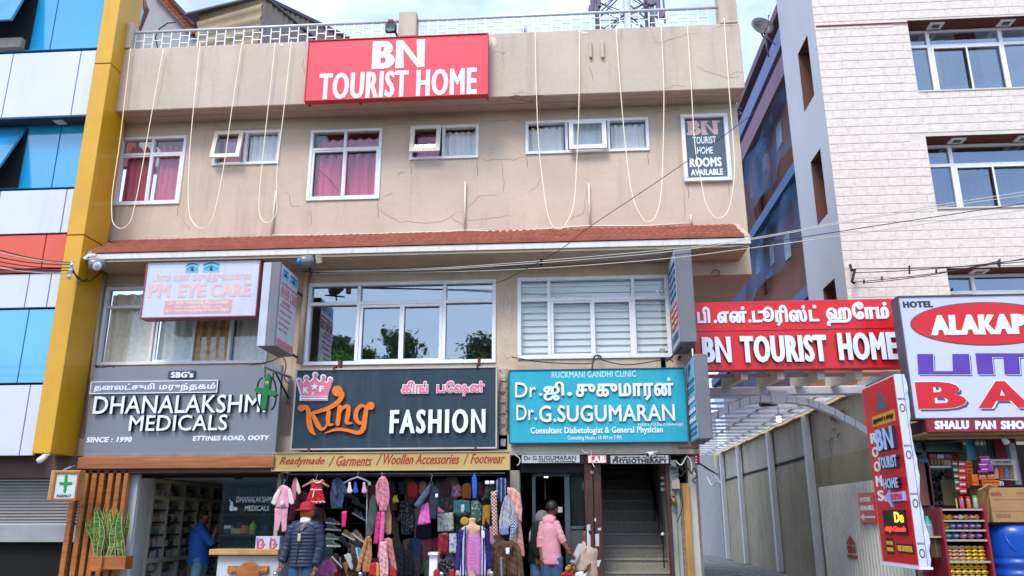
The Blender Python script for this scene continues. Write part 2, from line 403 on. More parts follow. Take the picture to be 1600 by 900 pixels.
# ================================================================ shared makers
def wall_holes(name,x0,x1,z0,z1,holes,Y,th,m,parent,rev=.18):
    xs=sorted({x0,x1,*[h[0] for h in holes],*[h[2] for h in holes]});zs=sorted({z0,z1,*[h[1] for h in holes],*[h[3] for h in holes]})
    xs=[x for x in xs if x0 <= x <= x1];zs=[z for z in zs if z0 <= z <= z1];mb=MB()
    for i in range(len(xs)-1):
        for j in range(len(zs)-1):
            cx, cz=(xs[i]+xs[i+1])/2, (zs[j]+zs[j+1])/2
            if any(h[0] < cx < h[2] and h[1] < cz < h[3] for h in holes): continue
            mb.add([(xs[i],Y,zs[j]),(xs[i+1],Y,zs[j]),(xs[i+1],Y,zs[j+1]),(xs[i],Y,zs[j+1])],[(0,1,2,3)])
            mb.add([(xs[i],Y+th,zs[j]),(xs[i+1],Y+th,zs[j]),(xs[i+1],Y+th,zs[j+1]),(xs[i],Y+th,zs[j+1])],[(3,2,1,0)])
    for a, b, c, d in holes:
        p=[(a,b),(c,b),(c,d),(a,d)]
        for k in range(4):
            (u,v), (u2,v2)=p[k], p[(k+1) % 4]
            mb.add([(u,Y,v),(u2,Y,v2),(u2,Y+th,v2),(u,Y+th,v)],[(3,2,1,0)])
    for (u,v), (u2,v2) in (((x0,z0),(x1,z0)),((x1,z0),(x1,z1)),((x1,z1),(x0,z1)),((x0,z1),(x0,z0))):
        mb.add([(u,Y,v),(u2,Y,v2),(u2,Y+th,v2),(u,Y+th,v)],[(0,1,2,3)])
    return mb.build(name,m,parent)
def frame_mb(mb,x0,z0,x1,z1,wd,y0,y1):
    mb.box(x0,x1,y0,y1,z1-wd,z1);mb.box(x0,x1,y0,y1,z0,z0+wd)
    mb.box(x0,x0+wd,y0+.001,y1,z0+wd,z1-wd);mb.box(x1-wd,x1,y0+.001,y1,z0+wd,z1-wd);return mb
def curtain(x0,z0,x1,z1,Y,m,parent,waves=7,amp=.03,gather=0.,label=None,name='curtain'):
    n=max(12,waves*6);rows=6;vs=[];fs=[]
    for j in range(rows+1):
        v=j/rows
        for i in range(n+1):
            u=i/n;a=amp*(.5+.5*v);x=x0+(x1-x0)*u
            z=z0+(z1-z0)*v
            if gather and j == rows: z -= gather*(.5+.5*math.sin(u*waves*2*math.pi))
            vs.append((x,Y+a*math.sin(u*waves*2*math.pi+.8*math.sin(v*2))+.3*a*math.sin(u*waves*5.3),z))
    for j in range(rows):
        for i in range(n): k=j*(n+1)+i;fs.append((k,k+1,k+n+2,k+n+1))
    o=MB().add(vs,fs).build(name,m,parent,smooth=True)
    if label: o['label']=label
    return o
def window(parent,r,cols,transom=None,sashes=(),g=g_clear,wd=.055,Y=13.0,m=None,label=None,name='window'):
    """frame with mullions at fractions cols, transom at fraction from top, sashes: (u0,u1,v0,v1) fractions, each a frame standing forward"""
    m=m or m_white;x0, z0, x1, z1=r;W, H=x1-x0, z1-z0;mb=MB();f0, f1=Y-.03, Y+.07
    frame_mb(mb,x0,z0,x1,z1,wd,f0,f1)
    for c in cols: mb.box(x0+W*c-wd*.45,x0+W*c+wd*.45,f0+.004,f1,z0+wd,z1-wd)
    if transom: mb.box(x0+wd,x1-wd,f0+.006,f1,z1-H*transom-wd*.45,z1-H*transom+wd*.45)
    fr=mb.build(name,m,parent,bevel=.006)
    if label: fr['label']=label
    us=[0]+list(cols)+[1];vs_=[0,1-transom,1] if transom else [0,1]
    for i in range(len(us)-1):
        for j in range(len(vs_)-1):
            pa, pb, pc, pd=x0+W*us[i]+wd*.3, x0+W*us[i+1]-wd*.3, z0+H*vs_[j]+wd*.3, z0+H*vs_[j+1]-wd*.3;MB().add([(pa,Y+.045,pc),(pb,Y+.045,pc),(pb,Y+.045,pd),(pa,Y+.045,pd)],[(0,1,2,3)]).build('pane',g,fr)
    for k, (u0,u1,v0,v1) in enumerate(sashes):
        s=MB();frame_mb(s,x0+W*u0,z0+H*v0,x0+W*u1,z0+H*v1,wd*.75,Y-.012-.009*k,Y+.035-.003*k);s.build('sash',m,fr,bevel=.004)
    return fr
def hopper(parent,x0,z0,x1,z1,Y,tilt=.10,m=None):
    """top-hung sash pushed open at the bottom, deep cream frame"""
    m=m or M('cream_pvc','#dccfbf',.5,var=.06);wd=.075;mb=MB()
    def L(u0,u1,v0,v1):
        def p(u,v,d):
            h=z1-z0;return (x0+(x1-x0)*u,Y-.05-d-tilt*(1-v),z0+h*v)
        mb.hexa([p(u0,v0,0),p(u1,v0,0),p(u1,v1,0),p(u0,v1,0)][::-1],[p(u0,v0,.05),p(u1,v0,.05),p(u1,v1,.05),p(u0,v1,.05)][::-1])
    a=wd/(x1-x0);b=wd/(z1-z0)
    L(0,1,0,b);L(0,1,1-b,1);L(0,a,b,1-b);L(1-a,1,b,1-b)
    o=mb.build('sash',m,parent)
    MB().add([(x0+wd,Y-.07-tilt*(1-b),z0+wd),(x1-wd,Y-.07-tilt*(1-b),z0+wd),(x1-wd,Y-.07-tilt*b,z1-wd),(x0+wd,Y-.07-tilt*b,z1-wd)],[(0,1,2,3)]).build('pane',g_clear,parent)
    return o
def ribbon(name,paths,Y,wd,m,parent,z_off=.002):
    for pts in paths:
        mb=MB()
        P=poly(Y,pts);rr=random.Random(len(pts));Q=[]
        for i in range(len(P)-1):
            for k in range(4):
                t=k/4;Q.append((P[i][0]*(1-t)+P[i+1][0]*t+rr.uniform(-.012,.012),P[i][1]*(1-t)+P[i+1][1]*t+rr.uniform(-.012,.012)))
        Q.append(P[-1])
        for i in range(len(Q)-1):
            a, b=Vector(Q[i]), Vector(Q[i+1]);d=(b-a)
            if d.length < 1e-5: continue
            n=Vector((-d.y,d.x)).normalized()*wd*(.35+.65*math.sin(math.pi*(i+.5)/len(Q)))/2
            mb.add([((a-n).x,Y-z_off,(a-n).y),((b-n).x,Y-z_off,(b-n).y),((b+n).x,Y-z_off,(b+n).y),((a+n).x,Y-z_off,(a+n).y)],[(0,1,2,3)])
        mb.build(name,m,parent)

# ================================================================ BN building (x -8.2..3.1, front y=13)
BN=thing('guest_house','three-storey tan plastered guest house with red tiled awning over shop signs','building',(-2.5,13,0))
XL, XR=-8.25, 3.08
w1=rect(13,(188,217),(293,211),(281,319),(176,322));w2=rect(13,(337,206),(440,204),(436,257),(331,259))
w3=rect(13,(486,205),(598,200),(593,311),(479,315));w4=rect(13,(641,199),(748,194),(748,247),(640,251))
w5=rect(13,(821,191),(1013,183),(1015,236),(821,242));w6=rect(13,(1063,182),(1136,178),(1143,284),(1068,286))
w7=rect(13,(167,449),(425,444),(418,568),(150,571));w8=rect(13,(483,443),(775,437),(775,568),(474,571));w9=rect(13,(809,433),(1043,431),(1051,559),(808,562))
zs0=PY(600,368,13).z-.15;zs1=8.95
wall_holes('wall',XL,XR,zs0,zs1,[w1,w2,w3,w4,w5,w6],13,.2,m_plaster,BN)['label']='smooth tan plaster wall of the top floor'
zf0=2.72
wall_holes('wall',XL,2.02,zf0,zs0,[w7,w8,w9],13,.2,m_plaster2,BN)['label']='stained buff plaster wall of the middle floor'
# overhang over the alley
x0, z0, x1, z1=rect(13,(1115,388),(1168,428));zo=PY(1140,429,13).z
box('overhang',2.02,XR,13.0,19,zo,zs0,m_plaster2,BN)
box('side_wall',1.85,2.02,13.2,22,.3,zo,M('grey_plaster','#a7a097',.9,var=.15,bump=.3,dirt=.3),BN)
box('side_wall',XR-.15,XR-.002,13.2,19,zs0,zs1,m_plaster,BN)
# floors and back rooms behind the glass
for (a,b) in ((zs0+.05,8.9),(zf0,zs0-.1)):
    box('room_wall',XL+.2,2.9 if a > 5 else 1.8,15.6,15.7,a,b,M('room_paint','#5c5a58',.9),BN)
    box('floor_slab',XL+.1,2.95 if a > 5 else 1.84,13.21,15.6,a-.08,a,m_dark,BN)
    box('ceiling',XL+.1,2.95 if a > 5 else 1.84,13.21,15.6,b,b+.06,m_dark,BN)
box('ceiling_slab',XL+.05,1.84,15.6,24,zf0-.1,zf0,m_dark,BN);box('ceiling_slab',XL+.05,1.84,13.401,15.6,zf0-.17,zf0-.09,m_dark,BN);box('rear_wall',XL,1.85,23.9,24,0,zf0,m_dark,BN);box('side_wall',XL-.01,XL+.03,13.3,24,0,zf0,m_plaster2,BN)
# parapet
px0, pz0, px1, pz1=rect(12.5,(180,76),(1143,38),(1164,134),(172,179))
px0, px1=PY(172,179,12.5).x, PY(1164,134,12.5).x
pz0=(PY(172,179,12.5).z+PY(800,150,12.5).z+PY(1164,134,12.5).z)/3;pz1=(PY(197,75,12.5).z+PY(640,57,12.5).z+PY(1110,39,12.5).z)/3
box('parapet',px0,px1,12.5,12.75,pz0,pz1,m_par,BN,bevel=.015)
box('soffit',px0,px1,12.751,13.0,pz0+.001,pz0+.12,m_par,BN);box('roof_slab',px0,px1,12.751,19,pz0+.12,pz0+.25,m_par,BN)
a=bb(12.5,624,20,650,60);box('parapet_post',a[0],a[2],12.47,12.78,pz1-.001,a[3],m_par,BN,bevel=.01)
a=bb(12.5,1127,0,1157,60);box('parapet_post',px1-.33,px1-.02,12.49,12.80,pz1-.001,a[3]+.4,m_par,BN,bevel=.01)
a=bb(12.5,186,38,200,78);box('parapet_post',px0+.02,px0+.2,12.47,12.8,pz1-.001,a[3],m_par,BN,bevel=.01)
for l, r_ in ((919,926),(937,945)):
    a=bb(12.5,l,66,r_,92);box('plaster_stub',a[0]+.01,a[2]-.01,12.44,12.499,a[1],a[3],m_par,BN,bevel=.01)
# broken plaster patch under the parapet
px_shape('broken_plaster',[np.array([(795,152),(806,149),(822,151),(838,149),(849,149),(842,157),(833,159),(815,157)])],12.499,.012,M('exposed_brick','#5a4634',.95,var=.4,scale=20,bump=.6),BN)
for k, pts in enumerate([[(766,58),(774,59),(776,68),(772,74),(768,66)],[(906,48),(914,50),(922,50),(919,53),(910,54)],[(436,68),(442,67),(444,72),(438,73)]]):
    px_shape('paint_patch',[np.array(pts)],12.499,.004,M('bare_render','#d8cbb8',.9),BN)
m_crack=M('crack_tan','#a28e7b',.95,var=.2)  # darker tan for the crack ribbons
ribbon('crack',[[(588,320),(598,332),(606,338),(617,341),(622,347),(645,346),(660,349),(690,346),(703,340),(712,332),(722,330)],[(724,330),(735,320),(748,307),(765,304),(777,306)],
 [(752,245),(760,251),(772,249),(790,248),(802,250),(812,246),(821,246)],[(724,345),(735,345),(755,342),(770,341),(790,337),(800,338)],[(705,340),(712,345),(724,351)],
 [(840,262),(843,280),(840,290),(825,302)],[(893,345),(896,338),(912,334),(914,320),(916,300)],[(445,298),(452,305),(455,322),(470,323)],[(283,335),(290,350),(297,360)],
 [(1068,290),(1070,320),(1068,345)],[(340,200),(370,205),(380,202)],[(1146,172),(1160,176),(1150,180)],[(1010,176),(1040,174),(1056,172),(1062,171)],[(1092,171),(1115,170),(1150,168),(1160,170)],
 [(330,200),(345,203),(380,202),(420,200),(440,199),(470,200)],[(600,196),(612,194),(640,192)],[(803,187),(820,190)],[(748,190),(790,188),(802,186)],
 [(784,250),(787,280),(786,300)],[(598,307),(608,304),(613,300)],[(620,275),(626,270),(632,268)]],13,.011,m_crack,BN)
ribbon('crack',[[(1016,40),(1020,55),(1026,66),(1034,68),(1045,62),(1060,58),(1075,54),(1092,52)],[(786,58),(785,85),(787,100),(785,115)],[(768,82),(778,80),(786,84),(790,82)],
 [(475,90),(473,104),(476,116)],[(1088,105),(1105,112),(1120,116),(1138,122),(1155,120)],[(1112,45),(1130,40),(1150,40)],[(1140,118),(1150,112),(1162,113)],
 [(970,45),(972,55),(970,62)],[(192,85),(186,110),(180,150),(178,178)],[(920,103),(923,110),(927,128)],[(1042,138),(1055,133),(1070,135)],[(800,146),(818,143)]],12.5,.010,m_crack,BN)
ribbon('crack',[[(505,400),(560,402),(620,404)],[(1016,404),(1024,408),(1030,403)],[(835,416),(848,420),(858,425),(852,427)],[(1080,408),(1090,400),(1098,412),(1118,414),(1120,402)],[(790,460),(795,470),(790,485)],[(783,550),(792,560),(800,556)],[(452,545),(458,560),(455,566)]],13,.010,m_crack,BN)
# windows, top floor
fr=window(BN,w1,[.5],.26,[(.04,.52,.03,.73),(.5,.96,.03,.73)],label='four-pane window with pink curtains at the left end of the top floor')
curtain(w1[0]+.1,w1[1]+.02,(w1[0]+w1[2])/2,w1[3]-.14,13.12,m_curtp,fr,4,gather=.10);curtain((w1[0]+w1[2])/2+.06,w1[1]+.02,w1[2]-.1,w1[3]-.12,13.13,m_curtp,fr,4,gather=.10)
fr=window(BN,w3,[.49],.28,[(.04,.52,.03,.71),(.49,.96,.03,.71)],label='four-pane window with pink curtains and a cracked pane')
curtain(w3[0]+.08,w3[1]+.02,w3[2]-.06,w3[3]-.42,13.12,m_curtp,fr,7,gather=.08);curtain(w3[0]+.08,w3[3]-.36,w3[2]-.06,w3[3]-.1,13.16,m_curtp,fr,7,gather=.08)
ribbon('pane_crack',[[(492,262),(500,268),(515,280),(524,293),(535,303)]],13.043,.01,m_black,fr)
fr=window(BN,w2,[.48],None,[],label='small window with its left sash pushed open and white curtain')
hopper(fr,w2[0]+.03,w2[1]+.08,w2[0]+(w2[2]-w2[0])*.46,w2[3]-.03,13.0)
curtain((w2[0]+w2[2])/2,w2[1],w2[2]-.03,w2[3]-.05,13.12,m_curtw,fr,5);curtain(w2[0]+.1,w2[1],(w2[0]+w2[2])/2-.15,w2[3]-.05,13.12,m_curtp,fr,3)
fr=window(BN,w4,[.49],None,[],label='small window with a cream sash pushed open beside a white curtain')
hopper(fr,w4[0]+.03,w4[1]+.08,w4[0]+(w4[2]-w4[0])*.46,w4[3]-.03,13.0)
curtain((w4[0]+w4[2])/2,w4[1],w4[2]-.03,w4[3]-.08,13.12,m_curtw,fr,5);curtain(w4[0]+.1,w4[1],(w4[0]+w4[2])/2-.1,w4[3]-.1,13.12,m_curtp,fr,3)
fr=window(BN,w5,[.335,.675],None,[],label='wide three-part window with white curtains and open middle sash')
W=w5[2]-w5[0];hopper(fr,w5[0]+W*.355,w5[1]+.02,w5[0]+W*.655,w5[3]-.05,13.0,.05,m_white)
for a_, b_ in ((.02,.31),(.36,.64),(.70,.98)): curtain(w5[0]+W*a_,w5[1],w5[0]+W*b_,w5[3]-.08,13.12,m_curtw,fr,5)
# middle floor windows
m_lace=M('lace_curtain','#ece2cc',.8,var=.16,scale=14,bump=.5,bscale=24);m_lace_shade=M('open_sash_lace_shade','#c49a68',.6,var=.4,scale=12,bump=.5,bscale=20)  # second lace is browner: shade at the slid-open sash put into its colour
fr=window(BN,w7,[.315,.775],.26,[(.33,.565,.03,.72)],label='window behind the eye clinic sign with lace curtains')
W=w7[2]-w7[0];curtain(w7[0]+.05,w7[1],w7[0]+W*.31,w7[3]-.1,13.12,m_lace,fr,4,.035);curtain(w7[0]+W*.33,w7[1],w7[0]+W*.56,w7[3]-.1,13.14,M('dim_lace','#d3d6c9',.8,var=.1,scale=12,bump=.4),fr,4,.03)
curtain(w7[0]+W*.55,w7[1],w7[0]+W*.77,w7[3]-.1,13.05,m_lace_shade,fr,4,.035);curtain(w7[0]+W*.79,w7[1],w7[2]-.05,w7[3]-.1,13.12,m_lace,fr,3,.035)
fr=window(BN,w8,[.275,.73],.26,[(.285,.51,.03,.72),(.505,.72,.03,.72)],g=g_mirror,label='broad white-framed window mirroring trees and sky',wd=.065)
fr=window(BN,w9,[.21,.765],.28,[(.22,.5,.03,.71),(.49,.755,.03,.71)],g=g_clear,label='white-framed window with closed horizontal blinds',wd=.065)
zt=w9[1]+.04
for k in range(12):
    zt=w9[1]+.02+k*(w9[3]-w9[1]-.04)/12;hh=(w9[3]-w9[1]-.04)/12
    MB().add([(w9[0]+.03,13.10,zt),(w9[2]-.03,13.10,zt),(w9[2]-.03,13.135,zt+hh*1.04),(w9[0]+.03,13.135,zt+hh*1.04)],[(0,1,2,3)]).build('blind_slat',M('blind_white','#e0e2da',.7,var=.04),fr)
# sign window at the right of the top floor
sw=thing('window_sign','white-framed dark glass panel lettered rooms available, right end of top floor','sign',(w6[0],13,w6[1]))
MBf=MB();frame_mb(MBf,w6[0],w6[1],w6[2],w6[3],.07,12.93,13.05);MBf.build('frame',m_white,sw,bevel=.01)
box('panel',w6[0]+.07,w6[2]-.07,13.0,13.04,w6[1]+.07,w6[3]-.07,M('slate_panel','#4a5a68',.25,var=.08,coat=.4),sw)
m_let=M('letter_white','#e9edf2',.4,var=.03);m_pink_l=M('letter_pink','#e8b9b0',.5,var=.05)
Yw=13.0
txt('BN',1074,190,1122,210,Yw,m_pink_l,sw,.075,.02,name='lettering')
for (l,t,r_,b) in ((1073,189.5,1090,192),(1073,208,1090,211),(1097,189,1106,191.5),(1097,208,1106,210.5),(1114,189,1124,191.5)): 
    a=bb(Yw,l,t,r_,b);box('serif',a[0],a[2],Yw-.007,Yw-.0005,a[1],a[3],m_pink_l,sw)
txt('TOURIST',1082,214,1119,224,Yw,m_let,sw,.02,.02);txt('HOME',1089,230,1114,240,Yw,m_let,sw,.02,.02)
txt('ROOMS',1077,247,1128,260,Yw,m_let,sw,.06,.03);txt('AVAILABLE',1079,265,1130,273,Yw,m_let,sw,.05,.03)

# tiled awning
zt=(PY(160,377,13).z+PY(1160,354,13).z)/2;zb=(PY(150,397,12.3).z+PY(1164,369,12.3).z)/2;fz=(PY(150,405,12.3).z+PY(1168,382,12.3).z)/2
ax0, ax1=PY(136,398,12.3).x, PY(1172,372,12.3).x
mb=MB();mb.prism3([(ax0+.03,13.0,zt-.06),(ax0+.03,12.3,zb-.05),(ax0+.03,12.3,fz),(ax0+.03,13.0,fz)][::-1],(ax1-ax0-.06,0,0))
mb.build('awning_slab',M('awning_white','#cbc5bd',.7,var=.1,dirt=.3),BN)
box('fascia',ax0,ax1,12.27,12.299,fz-.005,zb-.02,M('fascia_white','#d8d3cc',.6,var=.06,dirt=.3),BN,bevel=.005)
for xx in (ax0,ax1-.1):
    MB().prism3([(xx,13.0,zt+.03),(xx,12.28,zb+.02),(xx,12.28,zb-.03),(xx,13,zt-.04)],(.1,0,0)).build('verge',M('verge_mortar','#b9aa92',.9,var=.15),BN)
m_tile=M('clay_tile','#94503f',.75,var=.22,scale=6,bump=.2)
tm=MB();n=int((ax1-ax0-.2)/.115);rows=3
for j in range(rows):
    for i in range(n):
        xa=ax0+.1+i*(ax1-ax0-.2)/n;wd=(ax1-ax0-.2)/n;t0=j/rows;t1=(j+1)/rows
        y0=13-.72*t0;y1=13-.72*t1-.03;za=zt+(zb-zt)*t0;zb_=zt+(zb-zt)*t1
        jz=R.uniform(-.004,.004)
        for (u0,u1,h0,h1) in ((0,.3,.0,.028),(.3,.6,.028,.028),(.6,.85,.028,.0),(.85,1,0,0)):
            q=[(xa+wd*u0,y0,za+h0+.008+jz),(xa+wd*u1,y0,za+h1+.008+jz),(xa+wd*u1,y1,zb_+h1+.045+jz),(xa+wd*u0,y1,zb_+h0+.045+jz)]
            tm.add(q+[(xa+wd*u0,y1,zb_-.01),(xa+wd*u1,y1,zb_-.01)],[(3,2,1,0),(4,5,2,3)])
kind(tm.build('roof_tiles',m_tile,BN),'stuff')
box('soffit',ax0+.03,ax1-.03,12.3,12.999,fz-.045,fz-.006,m_plaster2,BN)
# drainpipes and conduits
def pipe(name,pts,r,m,parent,n=8): return MB().tube(pts,r,n).build(name,m,parent,smooth=True)
m_pipe=M('painted_pipe','#bfa58a',.6,var=.1)
pipe('drainpipe',[PY(162,425,12.9),PY(152,500,12.9),PY(135,690,12.9),PY(133,715,12.9)],.04,m_pipe,BN)
pipe('drainpipe',[PY(479,425,12.92),PY(467,568,12.92)],.045,m_pipe,BN)
m_cond=M('white_conduit','#d9cdb8',.5,var=.05)
pipe('conduit',[PY(425,368,12.96),PY(500,368,12.96),PY(700,362,12.96),PY(727,360,12.96),PY(790,362,12.96),PY(921,353,12.96),PY(1010,353,12.96),PY(1080,349,12.96)],.016,m_cond,BN)
for a_, b_ in (((727,284),(726,360)),((920,287),(922,353)),((1079,336),(1080,350)),((431,298),(424,368))): pipe('conduit',[PY(*a_,12.96),PY(*b_,12.96)],.018,m_cond,BN)
pipe('conduit',[PY(165,377,12.95),PY(300,374,12.95),PY(424,371,12.95)],.014,m_cond,BN)
# beam under the signs and ground-floor piers
def pier(name,l,r_,t,b,Y0,Y1,m,label=None,P=BN):
    a=mbb(Y0,l,t,r_,b);o=box(name,a[0],a[2],Y0,Y1,min(a[1],0.),a[3],m,P,bevel=.008)
    if label: o['label']=label
    return o
def hbox(name,l,t,r_,b,Y0,Y1,m,P=None,bevel=.006):
    a=bb(Y0,l,t,r_,b);return box(name,a[0],a[2],Y0,Y1,a[1],a[3],m,P,bevel=bevel)
box('lintel',XL,2.02,12.86,13.4,PY(600,712,12.86).z,zf0+.1,m_plaster2,BN)
a=bb(12.8,794,692,1088,712);box('lintel_band',a[0],PY(1085,700,12.8).x,12.78,12.859,a[1]+.03,a[3],M('cream_band','#cdbfae',.8,var=.08,dirt=.3),BN)

m_peel=pattern('peeling_paint','#b5a48e','#6e5340','noise',30,.9,(1,1,1),.56)
for l, r_, t, b in ((779,793,576,703),(777,792,706,722)): hbox('peeled_pier_face',l,t,r_,b,12.86,12.99,m_peel,BN)
for k in range(7): a=bb(12.85,782,584+k*17,790,595+k*17);box('peeled_patch',a[0],a[2],12.845,12.859,a[1],a[3],M('patch_cream','#c7b69e',.9,var=.3,scale=20),BN)
m_rust=M('rust_run','#6b4a33',.95,var=.3)
ribbon('rust_run',[[(486,330),(486,352)],[(590,316),(591,340)],[(745,250),(746,275)],[(642,254),(642,272)],[(823,244),(824,262)],[(1012,240),(1013,258)],[(1075,288),(1076,310)],[(1138,286),(1139,304)],[(180,324),(179,345)],[(278,322),(277,338)]],13,.016,M('water_stain','#a08a74',.9,var=.2),BN)
# ================================================================ roof railing and rooftop things
rail=thing('roof_railing','thin white metal railing with brick-pattern cells along the tan parapet','railing',(-2.5,12.58,pz1))
zr=(PY(230,50,12.58).z+PY(700,30,12.58).z+PY(1110,13,12.58).z)/3
m_rail=M('railing_white','#cfd2da',.45,.2,var=.06)
xp0, xp1=bb(12.5,624,20,650,60)[0], bb(12.5,624,20,650,60)[2];xr0, xr1=px0+.2, px1-.33
for a_, b_ in ((xr0,xp0),(xp1,xr1)): MB().tube([(a_,12.58,zr),(b_,12.58,zr)],.028,8).build('top_rail',m_rail,rail,smooth=True)
bm=MB().box(-.009,.009,-.009,.009,0,zr-pz1-.01);bar0=bm.build('baluster',m_rail,rail);me_b=bar0.data
cmh=MB().box(0,.172,-.007,.007,-.008,.008);cr0=cmh.build('crossbar',m_rail,rail);me_c=cr0.data
cells=[];x=xr0+.02;k=0
while x < xr1-.02:
    if not (xp0-.03 < x < xp1+.03):
        cells.append(x)
    x += .172
for i, x in enumerate(cells):
    o=bar0 if i == 0 else link('baluster',me_b,rail);o.location=(x,12.58,pz1)
first=True
for i, x in enumerate(cells[:-1]):
    if cells[i+1]-x > .2: continue
    hs=(.33,.72) if i % 2 else (.52,)
    for h in hs:
        o=cr0 if first else link('crossbar',me_c,rail);first=False;o.location=(x,12.58,pz1+(zr-pz1)*h)
# floodlight
fl=thing('floodlight','small black floodlight on a bent arm leaning over the red rooftop sign','floodlight',tuple(PY(612,45,12.45)))
hbox('lamp_body',602,36,618,47,12.36,12.46,m_black,fl);hbox('lamp_glass',604,44,616,48,12.35,12.359,g_mid,fl)
pipe('arm',[PY(610,33,12.5),PY(616,44,12.5),PY(621,58,12.52),PY(622,72,12.5)],.02,M('rusty_steel','#6d3a33',.7,.3,var=.3),fl)
hbox('bracket',606,30,614,35,12.42,12.5,M('rusty_steel','',1),fl)
# rooftop shed
m_corr=M('tan_sheet','#b59f80',.55,.15,var=.08,dirt=.2);m_corrd=M('grey_brown_sheet','#8e8074',.6,.1,var=.1)
sh=thing('rooftop_shed','tan corrugated metal shed standing on the left of the roof','shed',tuple(PY(360,70,16)))
def corr_wall(name,A,B,z0,z1a,z1b,m,parent,horizontal=True,n=16,amp=.03):
    A, B=Vector(A), Vector(B);d=(B-A);L_=d.length;d.normalize();nrm=Vector((d.y,-d.x,0));mb=MB();vs=[];fs=[]
    if horizontal:
        rows=n*4
        for j in range(rows+1):
            t=j/rows;off=amp*math.sin(t*n*2*math.pi)
            for u, zt_ in ((0,z1a),(1,z1b)): p=A+d*L_*u+nrm*off;vs.append((p.x,p.y,z0+(zt_-z0)*t))
        for j in range(rows): fs.append((2*j,2*j+1,2*j+3,2*j+2))
    else:
        cols=n*4
        for i in range(cols+1):
            u=i/cols;off=amp*math.sin(u*n*2*math.pi);p=A+d*L_*u+nrm*off
            vs += [(p.x,p.y,z0),(p.x,p.y,z1a+(z1b-z1a)*u)]
        for i in range(cols): fs.append((2*i,2*i+2,2*i+3,2*i+1))
    return MB().add(vs,fs).build(name,m,parent,smooth=True)
A=PY(306,60,17);B=PY(408,30,16.2);C2=PY(468,60,20)
zA=PY(303,24,17).z;zB=PY(411,-2,16.2).z
corr_wall('front_sheet',(A.x,17,0),(B.x,16.2,0),8.9,zA,zB,m_corr,sh,True,15,.035)
xs_=B.x;q=PX(480,62,xs_+.0)
MB().add([(B.x,16.2,9),(B.x+.9,20,9),(B.x+.9,20,10.2),(B.x,16.2,zB)],[(0,1,2,3)]).build('sheet_back',m_corrd,sh)
corr_wall('side_sheet',(B.x+.01,16.2,0),(B.x+.95,20,0),9.0,zB,PY(478,62,20).z,m_corrd,sh,False,17,.025);MB().tube([(B.x+.03,16.15,zB+.02),(B.x+.98,20,PY(478,62,20).z+.02)],.06,5).build('edge_trim',M('shed_roof','#5d5a5c',.6,.2),sh)
MB().prism3([(A.x-.35,16.93,zA-.02),(B.x+.06,16.1,zB+.02),(B.x+1.0,20,zB+.5),(A.x+.3,21,zA+.5)],(0,0,.05)).build('roof_sheet',M('shed_roof','#5d5a5c',.6,.2),sh)
# grey gabled house behind with brick verge
gh=thing('grey_gable_house','grey rendered gable with a brick verge behind the rooftop shed','building',tuple(PY(255,80,22)))
px_g=poly(22,[(212,260),(214,40),(229,-8),(243,-10),(305,56),(312,60),(312,260)])
MB().prism(px_g,22,22.6).build('wall',M('grey_render','#99969a',.9,var=.08,bump=.2),gh)
bs=MB()
for k in range(11):
    for r_ in range(3):
        t0=k/11;t1=(k+.92)/11;ax, az=241+(300-241)*t0, -8+64*t0;bx_, bz=241+(300-241)*t1, -8+64*t1
        o1=r_*6.3;bs.prism(poly(21.9,[(ax+o1,az),(bx_+o1,bz),(bx_+o1+5.7,bz),(ax+o1+5.7,az)]),21.8-.02*r_,22.3)
kind(bs.build('brick_verge',M('brick_red','#8a4f3d',.9,var=.35,scale=9,bump=.4),gh),'stuff')
MB().prism(poly(21.7,[(258,-10),(263,-10),(307,38),(304,42)]),21.6,22.5).build('verge_board',M('dark_maroon','#4c2a35',.7),gh)
rb=thing('red_trimmed_house','maroon-trimmed glazed wall seen between yellow column and grey gable','building',tuple(PY(205,60,19)))
MB().prism(poly(19,[(186,260),(192,-8),(222,-8),(228,10),(212,50),(212,260)]),19,19.2).build('wall',M('maroon_wall','#7d4a45',.8,var=.15),rb)
for k, pts in enumerate([[(199,-6),(221,-6),(222,18),(216,38),(198,12)],[(196,16),(214,42),(212,50),(208,52),(193,30)]]):
    MB().prism(poly(18.9,pts),18.93,18.99).build('window_pane',M('pale_blue_pane','#8296c2',.2,var=.2,coat=.5),rb)
for pts in ([(195,12),(198,12),(216,40),(214,43)],[(186,32),(190,32),(206,55),(202,56)]): MB().prism(poly(18.9,pts),18.88,18.97).build('trim',M('maroon_wall','',1),rb)
# cable loops of the rooftop aerial
pipe('roof_cable',[PY(246,75,14),PY(243,58,14),PY(249,45,14),PY(262,36,14),PY(275,35,14)],.012,m_black,None)
tag(bpy.data.objects['roof_cable'],'thin black cable curling above the left end of the railing','cable')

